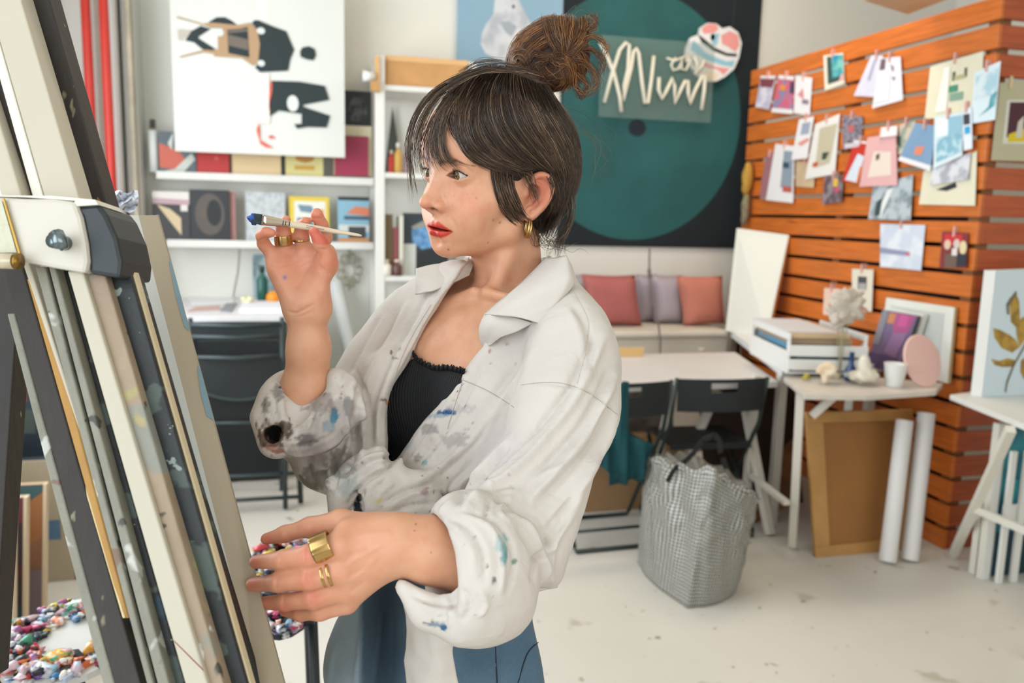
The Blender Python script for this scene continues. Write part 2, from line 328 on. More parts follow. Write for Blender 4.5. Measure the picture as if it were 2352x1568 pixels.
book('print', 'blue seaside print with a rusty dune at the right end of the lower ledge', 'print', (777, 454, 848, 560), M('83adc0', .6), [(bb, rr(777, 452, 848, 460)), (M('cd7a5a', .6), [(795,490),(815,474),(848,476),(848,496)]), (M('3d5566', .6), rr(790, 496, 848, 504)), (M('c7cdc9', .6), rr(778, 516, 848, 532)), (M('3c3d40', .6), rr(800, 520, 840, 548)), (M('c08a5c', .6), rr(777, 546, 848, 560))])
# --- rubble: black clip on wall
obj_ = tag(obj('wall_socket', MB().box((onY(345, 288, YB)[0], YB-.012, onY(345, 294, YB)[2]), (onY(357, 288, YB)[0], YB, onY(345, 274, YB)[2])), M('5c5750', .5), bevel=.002), 'small dark socket on the wall above the magazine', 'socket')
# --- rolled white print by the ledge
p = onY(352, 350, YB-.12); tag(obj('paper_tube', MB().tube([(p[0], YB-.12, onY(352, 395, YB-.12)[2]), (p[0], YB-.12, onY(352, 300, YB-.12)[2])], .024, 14), M('dfe2e0', .7), smooth=True), 'white paper tube standing left of the salmon magazine', 'tube')
# --- white rack
Yr = YB-0.40; rk = thing('shelving_rack', 'tall white metal shelving rack behind the woman\'s face', 'shelf', onY(975, 690, Yr))
x0, x1, _, _ = rectY(862, 130, 884, 200, Yr); x2, x3, _, _ = rectY(1078, 130, 1094, 200, Yr)
ztop = onY(880, 128, Yr)[2]
for (a, b) in ((x0, x1), (x2, x3)):
    for y in (Yr, YB-0.05): obj('upright', MB().box((a, y, 0), (b, y+.03, ztop)), WHITE, rk, bevel=.002)
for py in (206, 405, 640, 880):
    z = onY(975, py, Yr)[2]; obj('shelf_board', MB().box((x1, Yr+.003, z-.015), (x2, YB-.03, z+.015)), WHITE, rk, bevel=.002)
def shelf_z(py): return onY(975, py, Yr)[2]+.0155
kb = MB(); q = rectY(887, 134, 1074, 190, Yr+.03); kb.box((q[0], Yr+.03, shelf_z(206)), (q[1], YB-.1, q[3]))
kr = M('c8965e', .65, var=.25, vs=9, bump=.2, bs=9)
t = thing('kraft_box', 'wide brown kraft paper box on the top shelf of the white rack', 'box', ((q[0]+q[1])/2, Yr+.03, shelf_z(206)))
obj('body', kb, kr, t, bevel=.006); obj('lid_fold', MB().box((q[0]-.004, Yr+.026, q[3]-.028), (q[1]+.004, YB-.1, q[3]+.003)), M('d3a873', .65), t, bevel=.003)
def bottle(name, label, cat, px, pyb, pyt, wpx, Y, mat, capm=None, group=None, zb=None):
    p = onY(px, pyb, Y); h = onY(px, pyt, Y)[2]-(p[2] if zb is None else zb); r = wpx/2/FPX*p[1]*1.02; z = p[2] if zb is None else zb
    t = thing(name, label, cat, (p[0], Y, z), group=group)
    obj('body', MB().lathe((p[0], Y, z), [(r*.9, 0), (r, .004), (r, h*.62), (r*.55, h*.74), (r*.4, h*.78), (r*.4, h*.84)], 16), mat, t, smooth=True)
    obj('cap', MB().lathe((p[0], Y, z+h*.84), [(r*.48, 0), (r*.5, h*.15), (r*.4, h*.16)], 14), capm or WHITE, t, smooth=True); return t
zz = shelf_z(405)
bottle('paint_bottle', 'bright coral paint bottle on the middle shelf of the rack', 'bottle', 899, 392, 345, 13, Yr+.08, M('d8473e', .4), M('e8d8cc', .4), zb=zz, group='paint bottles on the rack')
bottle('paint_bottle', 'ochre paint bottle with a big white cap on the middle shelf of the rack', 'bottle', 914, 392, 328, 18, Yr+.06, M('c49a4c', .4), M('d7dad2', .4), zb=zz, group='paint bottles on the rack')
bottle('paint_bottle', 'mauve paint bottle on the middle shelf of the rack, nearest the fringe', 'bottle', 936, 392, 335, 18, Yr+.07, M('9c7f86', .4), M('b89f9a', .4), zb=zz, group='paint bottles on the rack')
q = rectY(886, 240, 905, 340, YB-.12); tag(obj('print', MB().prism([(q[0], YB-.05, zz), (q[1]+.06, YB-.06, zz), (q[1], YB-.04, q[3])], (0, .01, 0)), M('3a4038', .7)), 'dark green triangular card leaning at the back of the middle rack shelf', 'card')
zz = shelf_z(640)
for (l, r_, tp, c, lab) in ((886, 902, 492, '6b5a3c', 'brown book standing at the left end of the lower rack shelf'), (903, 915, 522, '8c4a50', 'maroon book standing next to the brown book on the rack'), (917, 926, 496, 'd9d6c8', 'thin white book standing right of the maroon book on the rack')):
    q = rectY(l, tp, r_, 630, Yr+.05); t = thing('book', lab, 'book', ((q[0]+q[1])/2, Yr+.05, zz), group='books on the lower rack shelf')
    obj('spine', MB().box((q[0], Yr+.05, zz), (q[1], Yr+.054, q[3])), M(c, .6), t); obj('cover', MB().box((q[0], Yr+.054, zz), (q[0]+.003, Yr+.2, q[3])).box((q[1]-.003, Yr+.054, zz), (q[1], Yr+.2, q[3])), M(c, .6), t)
    obj('pages', MB().box((q[0]+.0035, Yr+.0545, zz+.003), (q[1]-.0035, Yr+.195, q[3]-.004)), M('e4ddca', .8), t)
book('framed_picture', 'framed picture of a blue shape on black, lower shelf of the rack', 'picture', (927, 490, 1030, 632), M('27343a', .5), [(M('8f8f86', .6), [(945,520),(975,505),(1010,515),(1010,530),(950,540)]), (M('6f9fc8', .5, col2='3f6fa5', vs=25), [(945,528),(975,520),(1005,530),(1000,565),(970,572),(948,560)]), (M('c7ccc6', .6), rr(927, 560, 955, 632)), (bb, [(960,580),(1030,560),(1030,632),(955,632)])], Y=Yr+.1, pages=False)
for (px, lab, c) in ((912, 'small dark lidded jar at the front of the lower rack shelf', '5a3a34'), (888, 'little ivory ornament at the left end of the lower rack shelf', 'd8d0c2')):
    p = onY(px, 655, Yr+.025); bottle('jar', lab, 'jar', px, 632, 596, 22, Yr+.024, M(c, .4), M('d4c9b5', .5), zb=zz)
t = thing('clip_lamp', 'white clip lamp with a wooden clamp on the left upright of the rack', 'lamp', onY(850, 190, Yr)); p = onY(866, 160, Yr-.03)
q = rectY(862, 128, 871, 212, Yr-.02); obj('clamp', MB().box((q[0], Yr-.025, q[2]), (q[1], Yr-.002, q[3])), M('d0a468', .6), t)
q = rectY(851, 188, 871, 210, Yr-.02); obj('clamp_jaw', MB().box((q[0], Yr-.05, q[2]), (q[1], Yr-.026, q[3])), M('b98a52', .6), t)
q = rectY(833, 168, 861, 184, Yr-.02); obj('shade', MB().tube([(q[0], Yr-.03, q[2]+.02), (q[1], Yr-.03, q[2]+.02)], [.03, .02], 14), WHITE, t, smooth=True)
# --- standing-height desk, papers, things on it
zd = 0.955; dt = M('dcd9da', .5, var=.05)
fl_, fr = onZ(425, 727, zd), onZ(660, 727, zd); bl = onZ(418, 683, zd); Yd0 = fl_[1]; Yd1 = YB-.02
t = thing('desk', 'white topped work desk under the picture ledges', 'desk', (fl_[0], Yd0, 0)); x0, x1 = -0.72, onZ(668, 700, zd)[0]
obj('desk_top', MB().box((x0, Yd0, zd-.028), (x1, Yd1, zd)), dt, t, bevel=.003)
obj('under_desk_shade', MB().box((x0+.12, Yd0+.25, 0.02), (x1-.03, Yd1-.1, .8)), M('171d1f', .7), t)  # dark block, the shade under the desk built as a solid
obj('drawer_rail', MB().box((x0+.04, Yd0+.03, zd-.10), (x1-.04, Yd0+.06, zd-.029)), M('232a2c', .6), t)
for (x, y) in ((x0+.05, Yd0+.08), (x1-.05, Yd0+.08), (x0+.05, Yd1-.06), (x1-.05, Yd1-.06)):
    obj('leg', MB().box((x-.02, y-.02, 0), (x+.02, y+.02, zd-.029)), M('2a3032', .6), t)
def sheet(name, label, pts, z, mat, th=.002, cat='paper', z2=None):
    P = [onZ(x, y, z) for x, y in pts]; return tag(obj(name, MB().prism(P, (0, 0, th)), mat), label, cat)
sheet('paper_stack', 'stack of white paper on the desk beside the raised forearm', [(560, 697), (700, 698), (700, 717), (550, 718)], zd+.0005, M('e9e8f0', .7), .02)
sheet('paper', 'grey folded paper on the desk left of the white stack', [(520, 698), (545, 698), (530, 718), (505, 716)], zd+.0005, M('8c8d90', .7), .006)
sheet('paper', 'pinkish craft paper lying near the left end of the desk', [(450, 706), (505, 703), (505, 712), (430, 716)], zd+.0005, M('c2a39a', .7), .005)
sheet('paper', 'loose white sheet at the back of the desk', [(430, 685), (540, 684), (535, 695), (440, 699)], zd+.0005, M('e6e6e6', .7), .004)
bottle('bottle', 'dark green bottle on the desk behind the raised palm', 'bottle', 603, 683, 610, 24, YB-.3, M('0f5048', .25), M('20302c', .4), zb=zd+.001)
p = onZ(632, 684, zd); o = tag(obj('orange_fruit', MB().lathe((p[0], YB-.35, zd), [(.008, 0), (.03, .008), (.042, .035), (.036, .06), (.015, .075), (.004, .077)], 16), M('e08a1e', .5), smooth=True), 'orange fruit on the desk behind the raised palm', 'fruit')
p = onZ(575, 690, zd); 
mb = MB()
for i in range(9):
    a = i*.7; mb.lathe((p[0]+.02*math.cos(a), YB-.42+.02*math.sin(a), zd+.012+.012*(i % 3)), [(.004, -.012), (.016, -.004), (.018, .006), (.008, .016)], 8)
tag(obj('dried_flower', mb, M('ded8b4', .8), smooth=True), 'cream flower head lying on the desk left of the green bottle', 'flower')
obj_ = book('print', 'blue-grey print standing on the desk behind the green bottle', 'print', (582, 584, 660, 684), M('8fa2a4', .7, col2='5b7074', vs=9), Y=YB-.16, pages=False)
# white strap of wall moulding below lower ledge and thin cable
tag(obj('cable', MB().tube([onY(549, 572, YB-.006), onY(546, 620, YB-.006), onY(538, 660, YB-.006), onY(534, 684, YB-.006)], .004, 6), M('b9b6aa', .7)), 'thin grey cable hanging below the lower ledge', 'cable')
# wall ornament
mb = MB(); pc = onY(802, 620, YB-.03)
for i in range(9):
    a = 2*math.pi*i/9; c = pc+np.array([.055*math.cos(a), 0, .075*math.sin(a)]); mb.tube([c+np.array([.024*math.cos(b), .004*math.sin(3*b), .03*math.sin(b)]) for b in np.linspace(0, 2*math.pi, 10)[:-1]], .006, 6, closed=True)
mb.tube([pc+np.array([0, 0, .06]), pc+np.array([0, .02, .13])], .004, 6); mb.tube([pc+np.array([0, 0, -.07]), pc+np.array([0, 0, -.13])], [.008, .003], 6)
tag(obj('wreath', mb, M('9c9684', .8), smooth=True), 'small grey dried wreath hanging on the wall beside the raised wrist', 'wreath')
mb = MB().tube([onY(782, 640, YB-.05), onY(806, 800, YB-.45)], .042, 16); p = onY(806, 800, YB-.45); mb = MB().tube([onY(772, 650, YB-.11), (p[0]+.12, YB-.55, .02)], .045, 18)
tag(obj('paper_roll', mb, M('d4d6d2', .6), smooth=True), 'long white paper roll leaning on the wall behind the forearm', 'roll')
# --- blue canvas with pale bird-like animal
Yq = YB-.03; rect = (1052, -60, 1292, 165)
t = thing('painting', 'light blue canvas with a plump pale animal above the hair bun', 'painting', onY(1170, 165, Yq)); Z3 = lambda pts: zs(pts, 2.528, 1020, 0)
w1 = M('c9cdd2', .8, col2='a9b0b8', vs=7); w2 = M('9aa2ab', .8)
picture(MB1 := MB(), Q(*rect, Yq), (0, .025, 0), M('86a8bd', .8, var=.05, vs=3), shapes_px(None, rect, [(w1, Z3([(290,-20),(420,-20),(440,20),(480,90),(510,140),(490,220),(420,300),(360,360),(300,345),(240,320),(210,270),(215,210),(240,150),(280,90)])), (w2, Z3([(320,130),(370,120),(420,150),(390,210),(350,185)])), (M('3f474d', .8), Z3(ell(395, 35, 9, 11, 12)))]))
obj('canvas', MB1, None, t); obj('stretcher', MB().box((onY(1060, 50, Yq)[0], Yq+.026, onY(1170, 158, Yq)[2]), (onY(1285, 50, Yq)[0], YB, onY(1170, 120, Yq)[2])), M('c9a878', .6), t)
# --- dark wall hanging with teal disc
rect = (1288, -70, 1735, 567); Yq = YB-.02
t = thing('wall_hanging', 'black fabric wall hanging with a huge teal disc', 'wall hanging', onY(1500, 567, Yq))
teal = M('1d5a5a', .8, col2='164a4c', vs=2.5, thr=(.3, .7), bump=.08, bs=8, spots=[('2f7470', .74, 4.0)])
mb = MB(); picture(mb, Q(*rect, Yq), (0, .008, 0), M('0e1a20', .85, var=.1), shapes_px(None, rect, [(teal, [(min(max(x, 1291), 1733), max(y, -65)) for x, y in ell(1455, 263, 245, 288, 90)]), (M('0b1c28', .8), ell(1459, 288, 20, 20))])); obj('cloth', mb, None, t)
obj('hem', MB().box((onY(1289, 560, Yq)[0], Yq-.002, onY(1500, 567, Yq)[2]), (onY(1734, 560, Yq)[0], Yq+.006, onY(1500, 561, Yq)[2])), M('0b1418', .85), t)
# acrylic panel with white tube lettering
Yn = YB-.10; q = rectY(1378, 90, 1638, 275, Yn)
t = thing('tube_sign', 'clear acrylic panel with white scribbled tube lettering on the teal disc', 'sign', ((q[0]+q[1])/2, Yn, q[2]))
obj('panel', MB().box((q[0], Yn, q[2]), (q[1], Yn+.005, q[3])), M('8fa8a0', .1, alpha=.16), t)
for st in ([(905,245),(935,300),(985,420),(1020,560),(1030,650)], [(932,595),(975,430),(1020,290),(1055,248),(1075,262),(1068,400),(1045,500),(1036,585),(1085,400),(1100,300),(1115,282),(1130,310),(1148,470),(1165,598),(1185,598),(1205,450),(1218,325)],
           [(1248,450),(1245,520),(1265,575),(1290,530),(1325,455),(1338,500),(1340,602),(1375,520),(1400,470),(1415,470),(1418,540),(1425,605),(1460,520),(1500,440),(1515,440),(1510,530),(1495,638)],
           [(1292,338),(1340,352),(1420,322)], [(1345,335),(1318,375),(1330,408),(1362,400),(1385,340),(1378,400),(1405,408),(1428,350),(1415,335),(1405,360)], [(1452,330),(1470,370),(1452,432),(1500,380),(1510,350)]):
    pts = [onY(*c, Yn-.012) for c in zs(st, 2.528, 1020, 0)]
    obj('tube_letter', MB().tube(pts, .0125 if len(st) > 3 and st[0][0] < 1280 else .008, 8), M('d9d5c4', .4), t, smooth=True)
# heart
rect = (1570, 50, 1705, 190); Yh = YB-.09; Z = Z3
hp = Z([(1405,290),(1430,225),(1475,205),(1480,165),(1520,135),(1570,135),(1605,160),(1650,145),(1700,175),(1725,235),(1715,320),(1690,390),(1640,440),(1590,470),(1540,475),(1480,445),(1430,390),(1402,340)])
mb = MB(); hq = Q(*rect, Yh); pinkm, bluem, whm = M('d88f8c', .6), M('86b4c8', .6), M('d6d8d8', .6)
def uv(p): u, v = (p[0]-rect[0])/(rect[2]-rect[0]), (p[1]-rect[1])/(rect[3]-rect[1]); a = [np.array(x) for x in hq]; return (a[0]*(1-u)+a[1]*u)*(1-v)+(a[3]*(1-u)+a[2]*u)*v
mb.prism([uv(p) for p in hp], (0, .03, 0), whm)
picture(mb, [c-np.array([0, .0005, 0]) for c in map(np.array, hq)], (0, -.0001, 0), whm) if False else None
for m, pts in ((pinkm, [(1485,170),(1520,140),(1568,138),(1585,165),(1560,190),(1500,200)]), (bluem, [(1540,200),(1590,190),(1580,260),(1550,250)]), (pinkm, [(1600,200),(1650,170),(1700,190),(1712,250),(1690,290),(1640,260),(1610,250)]), (M('23282c', .6), [(1465,205),(1500,225),(1570,275),(1640,300),(1700,300),(1700,318),(1640,318),(1560,295),(1490,250)]), (bluem, [(1440,240),(1520,310),(1640,350),(1690,340),(1680,380),(1600,370),(1500,340),(1430,300)]), (pinkm, [(1500,360),(1580,385),(1660,390),(1630,430),(1590,400),(1520,395)]), (M('2a3c50', .6), ell(1553, 215, 13, 20, 12)), (M('d9c9b0', .6), [(1480,430),(1540,400),(1600,430),(1580,465),(1530,468)])):
    pp = [uv(c)+np.array([0, -.0015, 0]) for c in Z(pts)]; mb.add(pp, tessellate_polygon([[Vector(p) for p in pp]]), m)
t = thing('heart_plaque', 'pink and blue painted heart plaque at the right edge of the teal disc', 'plaque', uv((1640, 185))); obj('plaque', mb, None, t)
obj('hanging_cord', MB().tube([uv(Z([(1665, 150)])[0]), uv(Z([(1668, -20)])[0])], .002, 5), bb, t)
# ================================================================ photos pinned on the slats
def zq(q, s, ox, oy): return [(x/s+ox, y/s+oy) for x, y in q]
peg = M('d9a79c', .6); pegw = M('d8c49c', .6)
def pinned(name, label, quad, bg, sh=(), off=0.006, z=4, pegc=None, cat='photo', grp=None):
    q = zq(quad, 3.137, 1700, 0) if z == 4 else (zq(quad, 3.266, 1650, 480) if z == 5 else quad)
    P = [onX(x, y, XS-off-(.0035 if i < 2 else .010)) for i, (x, y) in enumerate(q)]
    t = thing(name, label, cat, (P[0]+P[1])/2, group=grp or ('prints pinned on the slats' if cat in ('photo', 'print', 'postcard') else None))
    mb = MB(); picture(mb, P, (0.0015, 0, 0), bg, sh); obj('print', mb, None, t)
    c = (P[0]+P[1])/2; c = c+np.array([0, 0, .002])
    pm = pegc or peg
    obj('clothes_peg', MB().box(c+np.array([-.009, -.005, -.022]), c+np.array([-.0005, .005, .026])).box(c+np.array([.002, -.005, -.022]), c+np.array([min(.0035+off, XS-.0002-c[0]), .005, .026])), pm, t); return t
lv, lb, wp = M('b9b4cc', .7, col2='d9d6e0', vs=14), M('a9cbd8', .7, col2='d5e2e6', vs=14), M('e2e0e2', .7)
dkk, crm, tl = M('3a3a40', .7), M('ded9c0', .7, var=.04), M('3f9aa0', .7, col2='7fc0ba', vs=20)
U = rr
pinned('photo', 'lilac photo with a plum top, leftmost on the slats', [(150,545),(258,545),(210,790),(110,770)], lv, [(M('7d3c46',.7), [(0,.1),(1,.1),(.9,.35),(.1,.35)]), (wp, U(0,0,1,.08))])
pinned('photo', 'pink and red collage photo beside the lilac one', [(280,540),(388,550),(380,822),(225,808)], M('c9607c', .7, col2='7f86a8', vs=16), [(wp, U(0,.88,1,1)), (wp, U(0,0,1,.1)), (M('d98a3c',.7), U(.2,.25,.55,.4)), (M('4a3a55',.7), U(.8,.15,1,.45))])
pinned('photo', 'white photo with small pink shapes, third from the left in the top group', [(400,545),(520,560),(500,830),(385,815)], wp, [(M('d3868c',.7), [(.2,.5),(.5,.3),(.6,.6)]), (M('8c7680',.7), U(.5,.6,.9,.72))])
pinned('postcard', 'white bordered card with a teal abstract picture, top row', [(600,400),(742,380),(752,600),(610,652)], M('dcd8c8',.7), [(M('2f4a48',.7), U(.18,.06,.98,.86)), (tl, U(.42,.06,.98,.72)), (M('2b86b0',.7), U(.48,.04,.75,.2)), (M('d9a2a0',.7), [(.75,.85),(.9,.65),(1,.75),(.95,.9)])], cat='postcard')
pinned('photo', 'curled pale lilac print at the top centre of the slats', [(945,400),(1030,400),(1000,700),(818,690)], M('d5d3e4',.7,var=.08,vs=12), [(M('a5a0bc',.7), U(.35,.1,.5,.6))])
pinned('photo', 'white drawing print overlapping the curled lilac one', [(1010,420),(1155,408),(1172,720),(950,782)], M('dfdee6',.7), [(M('6a5560',.7), U(.05,.02,.3,.24)), (M('8a7c92',.7), [(.55,.15),(.7,.2),(.7,.32),(.6,.28)]), (M('8f86a0',.7), [(.6,.42),(.8,.45),(.7,.52)]), (M('e6e6ea',.7), U(.05,.3,.55,.9))], off=.010)
pinned('print', 'large cream sheet with small dark and green pictures', [(1370,480),(1752,368),(1742,805),(1328,860)], crm, [(M('4f5c4c',.7), U(.46,.22,.52,.38)), (M('5c5a4c',.7), U(.68,.2,.73,.36)), (M('b3ac80',.7), U(.5,.3,.7,.38)), (M('3f8a6c',.7), U(.42,.46,.58,.58)), (M('7fa08c',.7), U(.44,.6,.68,.74)), (M('d9a07a',.7), U(.34,.48,.4,.54)), (M('ebe9e0',.7), [(.3,.1),(.42,.1),(.4,.9),(.2,.9)])], cat='print')
pinned('photo', 'tall pale blue sea photo at the corner of the slats', [(1690,522),(1877,438),(1836,862),(1660,892)], M('d5e5ea',.7), [(lb, U(.08,.1,.95,.55)), (M('4c97a2',.7,col2='8cc0c6',vs=20), [(.75,.55),(.98,.5),(.95,.75),(.3,.9),(.7,.75)])], off=.010)
pinned('photo', 'mauve print half hidden at the lower left of the slats', [(185,1120),(245,1095),(225,1420),(140,1425)], M('9a6a72',.7))
pinned('photo', 'tall white strip print with blue picture, low on the left', [(255,1035),(392,1052),(380,1462),(185,1440)], wp, [(M('5c8fb0',.7), U(.5,.22,.9,.4)), (M('8a96a4',.7), U(.5,.1,.95,.75)), (M('2c4a60',.7), U(.5,.3,.8,.4)), (M('b8584c',.7), U(.6,.72,.95,.82))], off=.012)
pinned('photo', 'white print with a coral figure above the tall white strip', [(425,860),(532,838),(482,1140),(368,1152)], wp, [(M('9aa0b4',.7), U(.3,.12,.85,.4)), (M('d98f80',.7), [(.2,.6),(.8,.5),(1,.56),(.5,.68)])], off=.016)
pinned('print', 'white poster with a beige figure, centre left of the slats', [(540,895),(718,818),(682,1252),(468,1292)], M('dfdcd8',.7), [(M('bdb49c',.7), [(.25,.12),(.95,.15),(.8,.8),(.3,.82)]), (M('3c4438',.7), [(.5,.58),(.75,.6),(.65,.72),(.5,.7)]), (M('b9552c',.7), U(.2,.72,.38,.8))], off=.010, cat='print')
pinned('photo', 'small beige print under the poster with the beige figure', [(402,1155),(540,1182),(530,1352),(400,1342)], M('c9b08f',.7,var=.15))
pinned('photo', 'dark grey checked photo beside the poster, top middle', [(735,830),(885,838),(872,1052),(740,1075)], M('8d8794',.7,col2='514b58',vs=60), [(M('b85f62',.7), U(.3,.3,.6,.5)), (M('c9c2cc',.7), U(.1,.85,.9,1))])
pinned('postcard', 'red card with pale blue figure', [(822,1010),(925,1022),(855,1318),(735,1308)], M('c22f22',.7), [(M('cfd8e4',.7), [(.15,.95),(.5,.3),(.95,.35),(.95,1)]), (M('e2e0e0',.7), U(0,0,1,.05)), (M('d9773c',.7), U(.85,.6,1,1))], off=.012, cat='postcard')
pinned('print', 'large pink sheet with a cream centre in the middle of the slats', [(918,990),(1122,958),(1132,1335),(858,1345)], M('ddacac',.7,var=.03), [(M('e0d2c4',.7), [(.3,.3),(.85,.35),(.85,.8),(.2,.82)]), (M('5f4a50',.7), [(.38,.38),(.5,.35),(.5,.46),(.4,.5)])], off=.018, cat='print')
pinned('photo', 'small white sheet clipped above the pink sheet', [(1015,918),(1132,905),(1128,975),(1010,990)], wp, off=.022)
pinned('photo', 'small pale print between the pink sheet and the blue card', [(1140,900),(1262,868),(1232,1105),(1138,1112)], M('c9bda8',.7,col2='8f9a90',vs=18), [(M('2c4c44',.7), U(0,.4,.2,.75))])
pinned('postcard', 'blue card with an orange shape, right of the pink sheet', [(1262,885),(1410,905),(1372,1232),(1138,1155)], M('7a9cbc',.7,var=.06), [(wp, [(0,.88),(1,.88),(1,1),(0,1)]), (M('d98466',.7), [(.4,.55),(.7,.5),(.65,.72),(.4,.75)])], off=.014, cat='postcard')
pinned('photo', 'light blue wave photo near the right end of the slats', [(1400,840),(1610,808),(1600,1120),(1392,1215)], M('cfe0e6',.7), [(M('7fb0c4',.7,col2='b9d6de',vs=24), U(.1,.45,.98,.9)), (M('e4edf0',.7), U(.1,.06,.5,.42)), (M('8fb9cc',.7), U(.5,.06,.98,.45))], off=.018)
pinned('photo', 'narrow white strip photo with a cyan patch by the corner', [(1600,780),(1668,772),(1672,1070),(1612,1085)], M('dce4ee',.7), [(M('3c3c44',.7), U(.1,.15,.8,.4)), (M('2fa0cc',.7), U(.2,.45,.8,.62))], off=.02)
pinned('print', 'cream sheet with a black ink blot low on the right', [(1322,1232),(1706,1088),(1692,1482),(1288,1472)], crm, [(M('2c3034',.7), [(.3,.62),(.65,.5),(.68,.62),(.5,.68)])], off=.004, cat='print')
pinned('photo', 'crumpled grey and white print over the cream sheet with the blot', [(1388,1190),(1662,1098),(1640,1292),(1365,1335)], M('d5d6dc',.7,col2='a5a8b2',vs=18), off=.012)
pinned('photo', 'grey abstract painting sheet below the pink sheet', [(2006,427),(2097,401),(2091,506),(1994,503)], M('b4bec4',.7,col2='7c8c94',vs=16), [(M('dfe3e2',.7), [(.4,.2),(.55,.2),(.3,.95),(.2,.9)]), (M('36464c',.7), [(.15,.5),(.3,.4),(.28,.9),(.15,.9)])], z=0, off=.014)
pinned('photo', 'small dark print with a yellow dot under the white poster', [(612,1265),(742,1268),(732,1452),(588,1472)], M('5c4a52',.7,col2='8a8086',vs=22), [(M('d9b04a',.7), U(.5,.1,.75,.4)), (M('c8506c',.7), U(.6,.45,.85,.6))], off=.014)
pinned('photo', 'pale lavender seascape print alone below the others', [(1215,110),(1552,120),(1520,462),(1213,432)], M('c9d2e0',.7,col2='dde2ea',vs=12), [(M('8f93b0',.7), [(0,.55),(.7,.6),(.7,.7),(0,.68)]), (M('d0707a',.7), ell(.68,.66,.05,.04,10))], z=5)
pinned('photo', 'small dark red group photo near the slat corner', [(1680,170),(1876,180),(1860,442),(1658,440)], M('7c2c30',.6), [(M('c22c34',.6), U(.1,.05,.8,.35)), (M('d9bca4',.6), ell(.25,.35,.13,.14,14)), (M('cfc0b8',.6), ell(.6,.32,.12,.14,14)), (M('d9cba0',.6), ell(.85,.42,.13,.2,14)), (M('2c2c38',.6), U(.65,.6,1,.95)), (M('6a5648',.6), U(.2,.6,.65,1)), (M('d8d4d0',.6), U(.45,.45,.65,.65))], z=5)
# picture on the camera-facing side of the partition
q = [onY(2297, 190, YS-.006), onY(2420, 188, YS-.006), onY(2404, 372, YS-.012), onY(2277, 368, YS-.012)]
t = thing('art_print', 'cream sheet with a plum and yellow picture on the front side of the slat corner', 'print', q[0]); mb = MB()
picture(mb, q, (0, .002, 0), M('b9b494', .7), [(M('d9d8cc',.7), U(.16,.22,.9,.78)), (M('4c2430',.7), U(.22,.25,.85,.7)), (M('d9c020',.7), [(.25,.66),(.85,.5),(.85,.74),(.25,.76)]), (M('e2d8b8',.7), ell(.62,.35,.07,.07,14)), (M('cfc9bc',.7), [(.4,.5),(.5,.42),(.5,.7),(.38,.7)]), (M('d9862c',.7), U(.55,.45,.62,.66))]); obj('print', mb, None, t)
obj('clothes_peg', MB().box(q[0]+np.array([.045, -.008, -.02]), q[0]+np.array([.058, -.001, .03])), pegw, t)
# bundle hanging at the far end of the partition
t = thing('hanging_bundle', 'bundle of yellow and brown net bags hanging at the far end of the slats', 'bundle', onY(1725, 365, YE-.02))
for (a, b, r, c) in (((1722,372),(1728,450),.035,'c2943c'), ((1714,440),(1712,520),.026,'8f8468'), ((1733,440),(1736,520),.018,'b5a58a')):
    A_, B_ = onY(*a, YE-.12), onY(*b, YE-.12); A_[0] = min(A_[0], XS-.045); B_[0] = min(B_[0], XS-.045)
    pts = [A_*(1-k/6)+B_*k/6+np.array([.006*math.sin(k*2), .006*math.cos(k*1.3), 0]) for k in range(7)]
    obj('bag', MB().tube(pts, [r*.3, r*.8, r, r*1.05, r, r*.8, r*.3], 10), M(c, .8, var=.4, vs=25, bump=.3), t, smooth=True)
